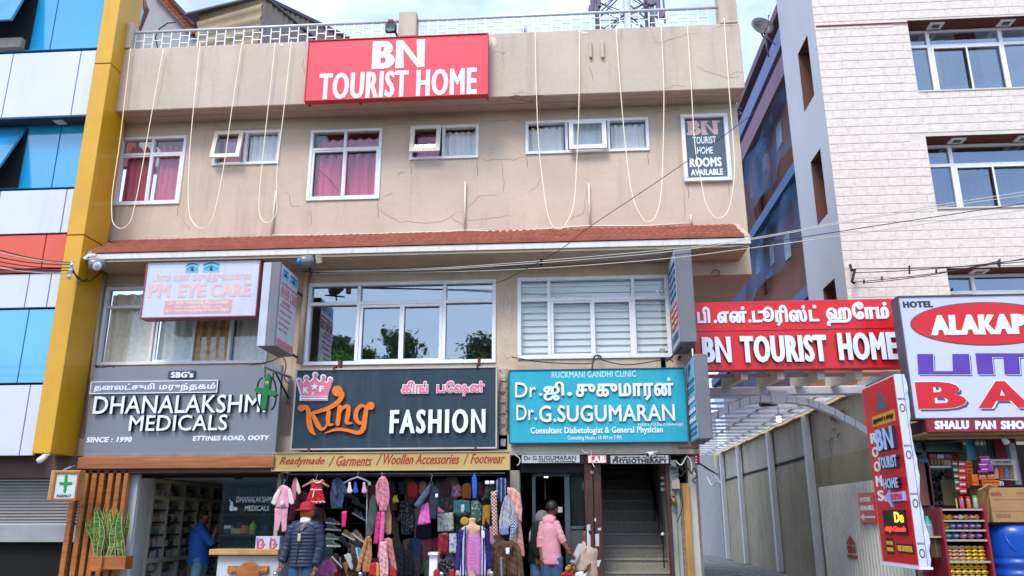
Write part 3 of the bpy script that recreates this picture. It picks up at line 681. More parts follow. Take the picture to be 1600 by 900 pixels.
# telecom tower
tw=thing('telecom_tower','steel lattice telecom tower behind the roof','tower',tuple(PY(980,60,42)))
m_tw=M('tower_steel','#6c6078',.6,.3,var=.3);m_twr=M('tower_red','#8d4a5c',.6,var=.2)
Ya, Yb=40, 45;a0=PY(936,45,Ya);a1=PY(1026,45,Ya);z0t, z1t=0, PY(980,-80,Ya).z+3
cx=(a0.x+a1.x)/2;hw=(a1.x-a0.x)/2/.82
def leg(i,t):
    s=((-1,-1),(1,-1),(1,1),(-1,1))[i % 4];k=1-.25*t
    return Vector((cx+s[0]*hw*k,42.5+s[1]*hw*k,z0t+(z1t-z0t)*t))
for i in range(4): MB().tube([leg(i,0),leg(i,1)],.10,5).build('leg',m_tw,tw)
br=MB();br2=MB();NL=22
for j in range(NL):
    t0, t1=j/NL, (j+1)/NL;tm_=(t0+t1)/2
    for i in range(4):
        A_, B_, C_, D_=leg(i,t0), leg(i+1,t0), leg(i,t1), leg(i+1,t1)
        br.tube([A_,(C_+D_)/2],.05,4);br.tube([B_,(C_+D_)/2],.05,4);br.tube([A_,B_],.05,4);br2.tube([(A_+C_)/2,(A_+B_)/2],.035,4);br2.tube([(B_+D_)/2,(A_+B_)/2],.035,4)
        br2.tube([leg(i,tm_),leg(i+2,tm_)],.035,4)
br.build('bracing',m_tw,tw);br2.build('inner_bracing',m_twr,tw)
MB().tube([(cx+.2,41,z0t),(cx+.1,41,z1t)],.22,8).build('cable_mast',M('pale_steel','#c2c4cc',.5),tw)
for k, (ppx,ppy) in enumerate(((926,3),(927,13),(1028,6),(1031,22),(935,-3),(1018,2))):
    c=PY(ppx,ppy,40);MB().lathe([(.0,-.1),(.28,-.1),(.3,.1),(.2,.25),(0,.3)] if k % 2 else [(.14,-.6),(.14,.6)],c,10,'y' if k % 2 else 'z').build('antenna',m_tw,tw)
for k, (x_,y0_,y1_) in enumerate(((924,-5,18),(1036,-5,36))): MB().tube([PY(x_,y0_,40),PY(x_+(3 if k else 0),y1_,40)],.06,5).build('pole',m_tw,tw)
pipe('roof_stub',[PY(819,52,14),PY(819,36,14)],.05,M('pvc_white','#d6d6d6',.5),None);tag(bpy.data.objects['roof_stub'],'short white vent pipe pair standing behind the railing right of the red sign','pipe')

# ================================================================ left building with blue glass and coloured panels
AB=thing('panelled_building','building clad in white, blue and orange panels with a yellow corner column','building',(-10,12.4,0))
YA=12.4
m_pw=M('white_cladding','#c9ccd8',.38,.1,var=.05,scale=.7,coat=.2,bump=.2,bscale=1.1,dirt=.12);m_pb=M('blue_mirror_glass','#2496cc',.12,0,var=.12,scale=.6,coat=1,spec=.8,bump=.15,bscale=1.)
m_pc=M('cyan_mirror_glass','#3fa3c6',.12,0,var=.12,scale=.6,coat=1,spec=.8);m_po=M('orange_cladding','#d4563f',.4,.1,var=.04,coat=.2)
m_py=M('yellow_cladding','#cf9a08',.38,.05,var=.08,scale=1.5,coat=.3,dirt=.1,bump=.1,bscale=1.5);m_pd=M('soffit_cladding','#3c3a46',.5,var=.1)
def panel(name,pts,m,Y0=YA,th=.05,lab=None,gap=.010):
    P=poly(Y0,pts);cx_=sum(p[0] for p in P)/len(P);cz_=sum(p[1] for p in P)/len(P)
    P=[(x-math.copysign(gap,x-cx_),z-math.copysign(gap,z-cz_)) for x,z in P]
    o=MB().prism(P,Y0,Y0+th).build(name,m,AB,bevel=.006)
    if lab: o['label']=lab
    return o
yc=lambda y: 163-113*y/708.      # left edge of the yellow column in the photo
seam=lambda x, y0, y: x-(y-y0)*.175
box('carcass',PY(-160,400,YA).x,PY(103,400,12.55).x,12.84,13.6,PY(50,712,YA).z,17,M('joint_dark','#20222a',.8),AB)
def row(y0,y1,seams,m,nm,Y0=YA,labels=None):
    xs2=[-150]+list(seams)+[None]
    for i in range(len(xs2)-1):
        a_, b_=xs2[i], xs2[i+1]
        tl=a_ if a_ == -150 else a_;bl=-170 if a_ == -150 else seam(a_,y0,y1)
        tr, br_=(yc(y0),yc(y1)) if b_ is None else (b_,seam(b_,y0,y1))
        panel(nm,[(tl,y0),(tr,y0-.02*(tr-tl)*0),(br_,y1),(bl,y1)],m,Y0)
# rows (y in px measured at the column edge; the courses are level in the place)
def zrow(y): return PY(100,y,YA).z
def level_row(yt,yb,seams,m,nm,Y0=YA,lab=None,xleft=-12.8,skip=0):
    zt_, zb_=PY(100,yt,Y0).z, PY(100,yb,Y0).z;xr_=PY(108,350,YA).x
    xs2=[xleft]+[PY(s_,yt,Y0).x for s_ in seams]+[xr_]
    for i in range(skip,len(xs2)-1):
        o=box(nm,xs2[i]+.008,xs2[i+1]-.008,Y0,Y0+.06,zb_+.008,zt_-.008,m,AB,bevel=.005)
        if lab: o['label']=lab
G1=12.75
for k in (0,1):   # recessed glazing strips
    pass
level_row(-120,77,[60,113],m_pb,'glass_panel',G1,'bright blue mirror glass pane of the upper storey')
level_row(-260,-122,[22,127],m_pw,'wall_panel')
level_row(80,181,[22,127],m_pw,'wall_panel',lab='white cladding panel')
level_row(194,293,[42,97],m_pb,'glass_panel',G1,'bright blue mirror glass pane of the middle storey')
level_row(295,364,[2,105],m_pw,'wall_panel')
level_row(365.5,419,[73],m_po,'wall_panel',lab='orange cladding panel')
level_row(426,480,[47,81],m_pw,'wall_panel',YA+.03)
level_row(482,598,[46],m_pc,'glass_panel',YA+.03,'cyan glass pane with faint wires mirrored in it')
level_row(600,712,[48],m_pw,'wall_panel',YA+.03)
xl=-12.8;xrA=PY(108,350,YA).x
for (ya,dep) in ((181,G1),(-122,G1),(419.5,YA+.07)):
    z_=PY(100,ya,YA).z;box('soffit',xl,xrA,YA+.061,G1+.1,z_+.01,z_+.05,m_pd if ya != 419.5 else M('maroon_edge','#7d2a2a',.6),AB)
z_=PY(100,419.5,YA).z;box('orange_lip',xl,xrA,YA+.002,YA+.06,z_-.055,z_-.006,M('maroon_edge','',1),AB)
for ya in (77,294): z_=PY(100,ya+1,YA).z;box('sill',xl,xrA,YA+.061,G1,z_-.06,z_-.012,m_pw,AB)
a=bb(YA,74,185,84,190);zz=PY(100,181,YA).z;box('soffit_lamp',a[0],a[0]+.18,YA+.15,YA+.3,zz-.01,zz+.008,m_white,AB)
# open top-hung panes
def open_pane(x0,x1,ztop,zbot,out,lab):
    o=MB().hexa([(x0,G1-.03,ztop),(x1,G1-.03,ztop),(x1-.06,G1-out,zbot),(x0-.06,G1-out,zbot)],[(x0,G1+.02,ztop),(x1,G1+.02,ztop),(x1-.06,G1-out+.05,zbot),(x0-.06,G1-out+.05,zbot)])
    o=o.build('open_window',m_pb2,AB);o['label']=lab
m_pb2=M('blue_glass_sash','#2f86b8',.15,0,var=.35,scale=1.1,coat=1,spec=.8)
xa, xb=PY(-60,60,G1).x, PY(60,2,G1).x
zt1, zb1=PY(100,-60,G1).z, PY(100,77,G1).z
box('opening_shade_sheet',xa,xb,G1-.004,G1+.0,zb1+.02,zt1,M('opening_shade','#1b1c22',.8),AB);open_pane(xa,xb-.02,zt1,zb1+.35,.5,'top-hung blue pane standing open, upper storey')  # dark sheet over the glazing paints the shade inside the open window
zt2, zb2=PY(100,197,G1).z, PY(100,293,G1).z;xb2=PY(46,198,G1).x
box('opening_shade_sheet',xa,xb2,G1-.004,G1+.0,zb2+.02,zt2-.02,M('opening_shade','',1),AB);open_pane(xa,xb2-.04,zt2-.03,zb2+.12,.5,'top-hung blue pane standing open, middle storey')  # same dark sheet for the shade behind the middle open pane
box('window_box',PY(-10,60,G1).x,xb-.1,G1-.12,G1-.005,zb1+.02,zb1+.22,M('beige_metal','#a39a8a',.6,var=.2),AB)
# yellow column: front face and right cheek
def P3(x,y,Y0): return PY(x,y,Y0)
YC=12.15
xf0, xf1=PY(107,350,YC).x, PY(134,350,YC).x
fz0=PY(66,709,YC).z;joints=[PY(160,y,YC).z for y in (-150,99,366,480)]+[fz0]
for i in range(len(joints)-1):
    if i == 2: continue
    zt_, zb_=joints[i], joints[i+1] if i != 1 else joints[i+1]
    if i == 3: zt_=joints[2]
    box('column_panel',xf0,xf1,YC,12.84,zb_+.008,zt_-.008,m_py,AB,bevel=.006)
# ground-floor shutter below
zsh_t=PY(50,716,12.9).z;zsh_b=PY(50,847,12.9).z
rs=MB();shut=None
box('shutter_housing',xl,xf1+.1,12.75,13.5,zsh_t-.32,PY(50,712,YA).z+.02,M('shutter_housing','#5b4a45',.8,var=.2),AB)
m_sh=M('shutter_steel','#8a8788',.5,.35,var=.12,dirt=.3)
nS=15;hS=(zsh_t-.3-(zsh_b+.28))/nS;me_s=None
for k in range(nS):
    z_=zsh_b+.28+hS*k
    if me_s is None:
        mbq=MB();prof=[(0,0),(-.018,hS*.15),(-.03,hS*.5),(-.018,hS*.85),(0,hS*.98)]
        vs=[];
        for y_, h_ in prof: vs += [(xl,y_,h_),(PY(104,800,13).x+.35,y_,h_)]
        mbq.add(vs,[(2*i,2*i+1,2*i+3,2*i+2) for i in range(4)]);o=mbq.build('shutter_slat',m_sh,AB);me_s=o.data
    else: o=link('shutter_slat',me_s,AB)
    o.location=(0,13.0,z_)
box('shutter_bottom',xl,PY(104,800,13).x+.35,12.97,13.03,zsh_b+.0,zsh_b+.26,M('shutter_bottom','#9c9aa0',.5,.2,var=.1),AB)
box('shop_shade_sheet',xl,PY(104,800,13).x+.3,13.1,13.2,0,zsh_b+.1,M('shop_shade_black','#0a0a0c',.9,var=0),AB)  # black sheet paints the darkness of the opening below the shutter
# side return under column
cc=thing('security_camera','white bullet camera under the foot of the yellow column','camera',tuple(PY(68,716,12.1)))
MB().tube([PY(61,720,12.0),PY(71,713,12.15)],.045,10).build('body',m_white,cc,smooth=True);MB().tube([PY(71,713,12.15),PY(78,709,12.2)],.02,6).build('bracket',m_white,cc)

# ================================================================ right hotel building (tiled front y=16.5)
CB=thing('tiled_building','tall building faced in white embossed tiles with maroon window reveals','building',(8,16.5,0))
YB=16.5;xc=(PY(1270,37,YB).x+PY(1325,450,YB).x)/2
m_ct=M('embossed_tile','#dacdc3',.4,var=.12,scale=9,bump=.45,bscale=9,stretch=(1,1,2.2),dirt=.12);m_grout=M('tile_grout','#d0c7bd',.9);m_mar=M('maroon_reveal','#6b2f30',.7,var=.08)
m_side=M('pale_grey_render','#b7b9c2',.8,var=.04,scale=.8,bump=.1)
wins=[bb(YB,1417,32,1700,133),bb(YB,1446,213,1700,319),bb(YB,1479,419,1700,500)]
xR=12.5;wins=[(max(w_[0],0),w_[1],xR-.01,w_[3]) for w_ in wins]
xw=sum(w_[0] for w_ in wins)/3;wins=[(xw,w_[1],w_[2],w_[3]) for w_ in wins]
wins.append((xw,PY(1420,-150,YB).z,xR-.01,PY(1420,-60,YB).z))
zC1=18.5
wall_holes('wall',xc,xR,3.2,zC1,wins,YB,.5,m_grout,CB,.5)
# tile courses
pitch=(PY(1300,150,YB).z-PY(1300,283,YB).z)/10;tw_=PY(1323,200,YB).x-PY(1300,200,YB).x
tw_=.345
bmt=MB();b_=.012
bmt.add([(b_,-.010,b_),(tw_-.004-b_,-.010,b_),(tw_-.004-b_,-.010,pitch-.005-b_),(b_,-.010,pitch-.005-b_),(0,0,0),(tw_-.004,0,0),(tw_-.004,0,pitch-.005),(0,0,pitch-.005)],[(0,1,2,3),(4,5,1,0),(5,6,2,1),(6,7,3,2),(7,4,0,3)])
cells=[];z=4.9;j=0
zlim=PY(1400,-6,YB).z
while z < zC1-.3:
    x=xc+(0 if j % 2 == 0 else -tw_*.5)
    if j % 3 == 2: x -= tw_*.2
    while x < xR-tw_:
        ok=not any(h[0]-.02 < x+tw_ and x < h[2] and h[1]-pitch+.03 < z and z < h[3]-.02 for h in wins)
        if x < xc-.001: 
            cells.append((x,z,'cut',ok))
        else: cells.append((x,z,'full',ok))
        x += tw_
    z += pitch;j += 1
first=None;far_t=MB();cnt=0
vis=[c for c in cells if c[2] == 'full' and c[3] and PY(1300,470,YB).z < c[1] < zlim and c[0] < 9.75]
for c in vis[:300]:
    if first is None: first=bmt.build('tile',m_ct,CB);o=first
    else: o=link('tile',first.data,CB)
    o.location=(c[0],YB-.001,c[1]);
inset=set(vis[:300])
def cut_tile(x0,x1,z0,z1): far_t.add([(x0+.006,YB-.010,z0+.006),(x1-.008,YB-.010,z0+.006),(x1-.008,YB-.010,z1-.008),(x0+.006,YB-.010,z1-.008),(x0,YB-.001,z0),(x1,YB-.001,z0),(x1,YB-.001,z1),(x0,YB-.001,z1)],[(0,1,2,3),(4,5,1,0),(5,6,2,1),(6,7,3,2),(7,4,0,3)])
for c in cells:
    if c in inset: continue
    x, z, k_, ok=c
    if k_ == 'cut' and ok: cut_tile(xc,x+tw_-.006,z,z+pitch-.006)
    elif ok: cut_tile(x,x+tw_-.006,z,z+pitch-.006)
    elif any(x < h[0] < x+tw_ and h[1] < z < h[3]-pitch for h in wins): cut_tile(x,xw-.004,z,z+pitch-.006)
kind(far_t.build('cut_tiles',m_ct,CB),'stuff')
# maroon reveal heads and a painted shadow line
for w_ in wins[:3]:
    box('reveal_head',w_[0]+.003,w_[2],YB+.02,YB+.5,w_[3]-.006,w_[3]-.001,m_mar,CB)
a=bb(YB,1274,31,1414,37);box('painted_shadow_line',xc+.02,xw,YB-.03,YB-.019,a[1],a[1]+.03,m_mar,CB)  # maroon strip painted in for the thin shadow line under the upper band
m_beige=M('beige_frame','#c9c2bb',.5,var=.05)
lampm=MB().box(0,.28,-.02,.0,0,.02)
Yg=YB+.42
def cwin(w_,splits,sash,transom_h):
    x0, z0, x1, z1=w_;z1 -= .02;z0 += .0
    mb=MB();frame_mb(mb,x0+.01,z0+.01,x1,z1-.01,.06,Yg-.03,Yg+.05)
    zt_=z1-transom_h
    mb.box(x0,x1,Yg-.026,Yg+.05,zt_-.035,zt_+.035)
    for s_ in splits: mb.box(s_-.04,s_+.04,Yg-.028,Yg+.05,z0+.05,z1-.05)
    fr=mb.build('window',m_white,CB)
    e=[x0]+splits+[x1]
    for i in range(len(e)-1):
        box('pane',e[i]+.03,e[i+1]-.03,Yg+.02,Yg+.026,z0+.05,zt_-.03,g_mid,fr);box('pane',e[i]+.03,e[i+1]-.03,Yg+.02,Yg+.026,zt_+.03,z1-.05,g_mid,fr)
    for k_, (a_,b_) in enumerate(sash):
        s2=MB();frame_mb(s2,a_,z0+.06,b_,zt_-.04,.04,Yg-.05-.01*k_,Yg-.005-.004*k_);s2.build('sash',m_white,fr)
    box('window_board',x0,x1,YB-.03,Yg-.03,z0-.03,z0+.005,m_beige,CB)
    return fr
for i, (w_,th_) in enumerate(zip(wins,(.42,.5,.4,.4))):
    pxs=((1455,1570),(1489,1640),(1519,1680),(1450,1560))[i];yy=(100,270,440,-100)[i]
    sp_=[PY(p_,yy,YB+.42).x for p_ in pxs];mid=(sp_[0]+.04+sp_[1]-.04)/2
    if i == 1: mid=PY(1552,280,YB+.42).x
    cwin(w_,sp_,[(sp_[0]+.04,mid+.02),(mid-.02,sp_[1]-.04)],th_)
    for k, xx in enumerate(((1462,1573),(1495,1600),(1530,1640),(1500,1600))[i]):
        yy2=(40,217,424,-60)[i];xq=PY(xx,yy2,YB+.2).x;box('soffit_lamp',xq-.16,xq+.16,YB+.1,YB+.34,w_[3]-.04,w_[3]-.008,m_white,CB);box('lamp_lens',xq-.08,xq+.08,YB+.15,YB+.28,w_[3]-.046,w_[3]-.041,M('lamp_lens','#5b5a52',.3),CB)
box('ground_storey',xc+.01,xR,YB+.02,YB+4,0,3.2,M('ground_storey_render','#9a958e',.85,var=.1,dirt=.3),CB);box('rear_block',xc+.6,xR,YB+2.75,19,0,zC1,m_side,CB)
box('back_room',xc+.3,xR,YB+2.6,YB+2.7,3.2,zC1,M('blue_grey_room','#56606e',.9,var=.3),CB)
for i, w_ in enumerate(wins[:3]):
    box('floor_slab',xc+.3,xR,YB+.55,YB+2.6,w_[1]-.5,w_[1]-.02,m_conc,CB)
for xx, yy, ht in ((1470,310,.6),(1524,308,.7),(1570,305,.7),(1450,120,.5),(1520,120,.9),(1490,122,.6)):
    p=PY(xx,yy,YB+.9);curtain(p.x-.25,p.z-.2,p.x+.25,p.z+ht+.4,YB+.9,M('beige_drape','#a59682',.8,var=.25,stretch=(8,1,1)),CB,4)
# side wall facing the alley (plane x=xc) with window slots
zz=lambda px_, py_: PX(px_,py_,xc)
slots=[]
for q in ([(1246,84),(1262,57),(1273,150),(1258,172)],[(1267,253),(1282,232),(1294,335),(1278,351)],[(1288,450),(1306,433),(1310,500),(1292,520)],[(1236,-80),(1250,-110),(1258,-30),(1243,-5)]):
    p=[zz(*v) for v in q];slots.append(((p[1].y+p[2].y)/2,(p[0].y+p[3].y)/2,(p[2].z+p[3].z)/2,(p[0].z+p[1].z)/2))
yb=max(zz(1222,80).y,zz(1275,450).y)
ys=sorted({YB+.001,yb,*[s_[0] for s_ in slots],*[s_[1] for s_ in slots]});zs_=sorted({3.2,zC1,*[s_[2] for s_ in slots],*[s_[3] for s_ in slots]});mb=MB()
for i in range(len(ys)-1):
    for j in range(len(zs_)-1):
        cy, cz=(ys[i]+ys[i+1])/2, (zs_[j]+zs_[j+1])/2
        if any(s_[0] < cy < s_[1] and s_[2] < cz < s_[3] for s_ in slots): continue
        mb.add([(xc,ys[i+1],zs_[j]),(xc,ys[i],zs_[j]),(xc,ys[i],zs_[j+1]),(xc,ys[i+1],zs_[j+1])],[(0,1,2,3)])
mb.add([(xc,yb,3.2),(xc,yb,zC1),(xc+1,yb,zC1),(xc+1,yb,3.2)],[(0,1,2,3)])
o=mb.build('side_wall',m_side,CB);o.location.x -= .006
for s_ in slots:
    y0_, y1_, z0_, z1_=s_;mb=MB();x2=xc+.45
    for a_, b_ in (((y0_,z0_),(y1_,z0_)),((y1_,z0_),(y1_,z1_)),((y1_,z1_),(y0_,z1_)),((y0_,z1_),(y0_,z0_))): mb.add([(xc,*a_),(xc,*b_),(x2,*b_),(x2,*a_)],[(0,1,2,3)])
    mb.add([(x2,y0_,z0_),(x2,y1_,z0_),(x2,y1_,z1_),(x2,y0_,z1_)],[(0,1,2,3)]);mb.build('window_slot',M('brown_reveal','#6a4238',.8,var=.1),CB)
    MB().box(x2-.01,x2-.003,y0_,y1_,z0_+(z1_-z0_)*.52,z0_+(z1_-z0_)*.54).build('slot_joint',m_black,CB)

# ================================================================ brown building with blue netting, beyond the alley
BB=thing('brown_building','maroon-brown building side with ledges, pipes and blue netting, beyond the alley','building',(7,24,0))
m_bw=M('maroon_brown_wall','#74483f',.85,var=.16,scale=1.2,bump=.2);m_lav=M('mauve_ledge','#7a6176',.8,var=.08);m_net=None
xb_=6.0
yb0, yb1=yb+.02, 34
box('wall',xb_+.45,12,yb0,yb1,0,PX(1215,20,xb_).z-.1,m_bw,BB)
def band(p,q,th,m,nm,out=0.,lab=None):
    z_=(PX(*p,xb_).z+PX(*q,xb_).z)/2;o=box(nm,xb_-out,xb_+.5,yb0-.3,yb1,z_-th,z_,m,BB)
    if lab: o['label']=lab
    return z_
zt0=band((1165,130),(1213,20),.25,M('roof_coping','#6a5560',.8),'coping',.06)
zt1_=band((1160,178),(1226,22),.55,M('blue_ledge','#6a76a0',.8,var=.1),'ledge')
zt2_=band((1152,218),(1232,85),.62,m_lav,'ledge')
zt3_=band((1175,352),(1248,245),.3,M('blue_fascia','#3f5c8c',.7,var=.1),'ledge')
zt4_=band((1232,470),(1276,432),.3,M('blue_fascia','',1),'ledge')
# netting: woven blue sheets hung below the ledges
m=bpy.data.materials.new('blue_netting');m.use_nodes=True;t=m.node_tree;N_=t.nodes;b=N_['Principled BSDF'];b.inputs['Base Color'].default_value=(*lin('#2b5788'),1);b.inputs['Roughness'].default_value=.7
n_=N_.new('ShaderNodeTexNoise');n_.inputs['Scale'].default_value=.55;g_=N_.new('ShaderNodeNewGeometry');t.links.new(g_.outputs['Position'],n_.inputs['Vector'])
r_=N_.new('ShaderNodeValToRGB');r_.color_ramp.elements[0].position=.38;r_.color_ramp.elements[0].color=(.12,.12,.12,1);r_.color_ramp.elements[1].position=.56;r_.color_ramp.elements[1].color=(.55,.55,.55,1)
t.links.new(n_.outputs['Fac'],r_.inputs[0]);t.links.new(r_.outputs[0],b.inputs['Alpha']);m_net=m
def net(z1_,z0_,nm='netting'):
    vs=[];fs=[];ny, nz_=40, 6
    for j in range(nz_+1):
        for i in range(ny+1):
            y_=yb0+.1+(yb1-yb0-.2)*i/ny;z_=z0_+(z1_-z0_)*j/nz_;vs.append((xb_+.12+.1*math.sin(i*.9)*math.sin(j*1.3+i*.2),y_,z_+.08*math.sin(i*.5)*(nz_-j)/nz_))
    for j in range(nz_):
        for i in range(ny): k=j*(ny+1)+i;fs.append((k,k+1,k+ny+2,k+ny+1))
    return MB().add(vs,fs).build(nm,m_net,BB,smooth=True)
net(zt2_-.62,zt2_-2.6);net(zt3_-.3,zt3_-2.0);net(zt4_-.3,zt4_-2.2)
m_bp=M('brown_pipe','#84514e',.6)
for (a_,b_) in (((1172,232),(1184,340)),((1177,232),(1189,342)),((1186,240),(1196,215)),((1186,374),(1196,460)),((1200,240),(1205,290))):
    p, q=PX(*a_,xb_+.3), PX(*b_,xb_+.3);MB().tube([p,q],.11 if a_[0] < 1186 else .07,8).build('pipe',m_bp,BB,smooth=True)
for q in ([(1190,250),(1196,238),(1198,262),(1192,272)],[(1202,385),(1208,378),(1210,410),(1204,416)],[(1212,200),(1220,186),(1222,222),(1214,236)],[(1172,280),(1178,270),(1180,300),(1174,309)],[(1180,400),(1186,392),(1188,424),(1182,430)],[(1224,372),(1233,360),(1236,400),(1227,408)]):
    p=[PX(*v,xb_+.42) for v in q];fr=MB().prism3(p,(.05,0,0)).build('window',M('white_pane','#8a98a4',.3),BB)
# dish antenna
c=PY(1191,41,19.5);da=thing('dish_antenna','round grey satellite dish on a pole at the brown building roof edge','dish antenna',tuple(c))
m_dish=M('dish_grey','#63666d',.5,.2,var=.06)
mbd=MB();prof=[(0,.09),(.1,.085),(.2,.06),(.27,.025),(.31,-.01),(.318,-.015),(.31,-.03),(.2,.03),(0,.06)]
mbd.lathe(prof,(0,0,0),28,'y');
rot=Matrix.Rotation(math.radians(-14),3,'X') @ Matrix.Rotation(math.radians(12),3,'Z')
mbd.v=[tuple(c+rot @ Vector(v)) for v in mbd.v];mbd.build('dish',m_dish,da,smooth=True)
n_=rot @ Vector((0,-1,0));u_=rot @ Vector((1,0,0));w2=rot @ Vector((0,0,1))
text_on('TATA',c-u_*.2-w2*.0+n_*.0,u_*.17,w2*.05,n_,.012,M('letter_navy','#2a3050',.6),da,.03,.03);box_c=c+u_*.0
text_on('sky',c-u_*.0-w2*.0+n_*.0,u_*.13,w2*.05,n_,.012,M('letter_red','#c8402f',.5),da,.03,.03)
pipe('feed_arm',[c-w2*.3,c+n_*.25-w2*.28,c+n_*.42-w2*.02],.015,m_dish,da);MB().tube([c+n_*.42-w2*.05,c+n_*.42+w2*.05],.03,8).build('feed_horn',m_white,da)
pipe('mount',[c-n_*.05,c-w2*.2-n_*.1,Vector((c.x+.05,c.y,c.z-.45)),Vector((c.x+.12,c.y+.1,c.z-.9))],.025,m_dish,da)
pipe('stay',[c-w2*.3,Vector((c.x+.3,c.y,c.z-.6))],.012,m_dish,da)
# ================================================================ signboards on the guest house
def board(name,label,l,t,r_,b,Y,th,m,frame=None,fw=.03,cat='signboard',corners=None):
    x0, z0, x1, z1=rect(Y,*corners) if corners else bb(Y,l,t,r_,b)
    s=thing(name,label,cat,((x0+x1)/2,Y+th,z0))
    box('board',x0,x1,Y,Y+th,z0,z1,m,s,bevel=.004)
    if frame: mb=MB();frame_mb(mb,x0-.004,z0-.004,x1+.004,z1+.004,fw,Y-.02,Y+th+.003);mb.build('frame',frame,s,bevel=.003)
    return s, (x0,z0,x1,z1)
m_red=M('sign_red','#d0141f',.35,var=.05,scale=1.2,coat=.15,bump=.06,bscale=2,dirt=.07,dcol='#7c6a66');m_lw=M('letter_silver','#dfe4ee',.35,var=.04)
s, _=board('rooftop_sign','large red rooftop signboard with white block lettering hung on the parapet',0,0,0,0,12.3,.12,M('sign_red_soft','#e03349',.45,var=.05,scale=1,coat=.1),M('sign_edge','#c9453f',.5),.018,corners=[(482,63),(763,53),(762,148),(476,158)])
txt('BN',583,65,663,105,12.3,m_lw,s,.065,.03);txt('TOURIST HOME',500,115,745,147,12.3,m_lw,s,.055,.015,sp=1.15)
for xx, yy in ((480,160),(760,149),(560,157)): box('bracket',PY(xx,yy,12.4).x,PY(xx,yy,12.4).x+.03,12.42,12.52,PY(xx,yy,12.4).z-.02,PY(xx,yy,12.4).z+.05,M('rusty_steel','',1),s)
# eye clinic box sign
Ye=12.35
m_box=M('lightbox_face','#c3c5d2',.4,var=.05,scale=2,coat=.1,dirt=.15);m_faded=M('faded_pink_print','#d4b2b3',.6,var=.1);m_eye=M('eye_blue_print','#6cb8d8',.5,var=.1)
s, rr_=board('eye_clinic_sign','faded white light box with pink lettering and a pair of printed blue eyes',0,0,0,0,Ye,.22,m_box,M('maroon_trim','#955060',.5),.02,corners=[(229,408),(406,406),(402,496),(221,496)])
def eyes(l1,t1,r1,b1,l2,t2,r2,b2,Y,P):
    for l, t, r_, b in ((l1,t1,r1,b1),(l2,t2,r2,b2)):
        a=bb(Y,l,t,r_,b);box('eye_print',a[0],a[2],Y-.003,Y-.001,a[1],a[3],m_eye,P)
        cx_, cy_, w_, h_=(l+r_)/2, t+(b-t)*.66, (r_-l), (b-t)
        px_shape('eye_outline',strokes_loops([[(l+w_*.08,cy_,.6),(cx_,cy_-h_*.28,1.2),(r_-w_*.08,cy_,.6)],[(l+w_*.08,cy_,.4),(cx_,cy_+h_*.2,.6),(r_-w_*.08,cy_,.4)],[(l,t+h_*.3,.8),(cx_,t+h_*.05,1.8),(r_,t+h_*.22,.8)]],1),Y-.003,.003,M('eye_navy','#1d3556',.5),P)
        px_shape('iris',[circ(cx_,cy_-.2,h_*.17)],Y-.003,.004,M('eye_navy','',1),P)
eyes(291,411,310,426,318,410,342,425,Ye,s)
def tamil(t_): return t_
txt('பிஎம் கண் மருத்துவமனை',240,427,391,441,Ye,m_faded,s,.02,.02,depth=.004)
txt('PM',233,444,265,464,Ye,m_faded,s,.06,.03,depth=.004);txt('EYE',280,444,321,464,Ye,m_faded,s,.06,.03,depth=.004);txt('CARE',330,443,391,463,Ye,m_faded,s,.06,.03,depth=.004)
a=bb(Ye,258,470,361,489);box('print_band',a[0],a[2],Ye-.003,Ye-.001,a[1],a[3],M('band_pink','#cf9f9f',.6),s)
m_tiny=M('tiny_print','#e2d3d6',.6)
txt('Dr. M.M.THARANI, M.S.Ophthal',264,471,355,476,Ye-.003,m_tiny,s,.03,.02,depth=.002);txt('Senior consultant & Phaco surgeon',273,477.5,345,481.5,Ye-.003,m_tiny,s,.02,.02,depth=.002);txt('Government Medical College & Hospital, Nilgiris',259,483,358,487,Ye-.003,m_tiny,s,.02,.02,depth=.002)
# projecting box signs: thin end to the street, printed faces along the depth direction
def proj(name,label,x,px_near,py_t,py_b,Yn,Yf,wd,m_face,m_end,side):
    """side=+1: printed face at +x (seen from the right); -1: face at -x. x edge taken at the face"""
    zt_, zb_=PY(px_near,py_t,Yn).z, PY(px_near,py_b,Yn).z
    s=thing(name,label,'signboard',(x,Yf,zb_));x0, x1=(x-wd,x) if side > 0 else (x,x+wd)
    box('case',x0,x1,Yn,Yf,zb_,zt_,m_end,s,bevel=.012)
    mb=MB();e=.004*side
    box('face',x+e*.2,x+e,Yn+.03,Yf-.03,zb_+.03,zt_-.03,m_face,s)
    return s, x+e, Yn, Yf, zb_, zt_
def ptext(t_,u0,v0,u1,v1,S,m_,bx=.04,by=.02):
    s_, x, Yn, Yf, zb_, zt_=S[:6];H=zt_-zb_;D=Yf-Yn;side=1 if S[6] > 0 else -1
    if side > 0: O=(x,Yn+D*u0,zt_-H*v1);U=(0,D*(u1-u0),0)
    else: O=(x,Yf-D*u0,zt_-H*v1);U=(0,-D*(u1-u0),0)
    text_on(t_,O,U,(0,0,H*(v1-v0)),(side,0,0),.006,m_,s_,bx,by)
Yn=11.6;xf=PY(434,480,Yn).x
m_case=M('grey_case','#6e6e76',.5,var=.08,dirt=.2);m_cl=M('pale_case','#b6bac6',.4)
S=proj('projecting_eye_sign','narrow projecting eye clinic sign with pink print, between the two left windows',xf,434,409,541,Yn,Yn+.82,.27,m_box,m_case,1);S=(*S,1)
sE=S[0];box('end_strip',xf-.27-.004,xf-.15,Yn-.008,Yn-.001,S[4]+.01,S[5]-.01,m_cl,sE)
m_fp=M('print_rose','#bd8289',.6)
ptext('PM EYE CARE',.08,.27,.95,.40,S,m_fp,.07,.02);ptext('மருத்துவமனை',.1,.21,.95,.26,S,m_fp)
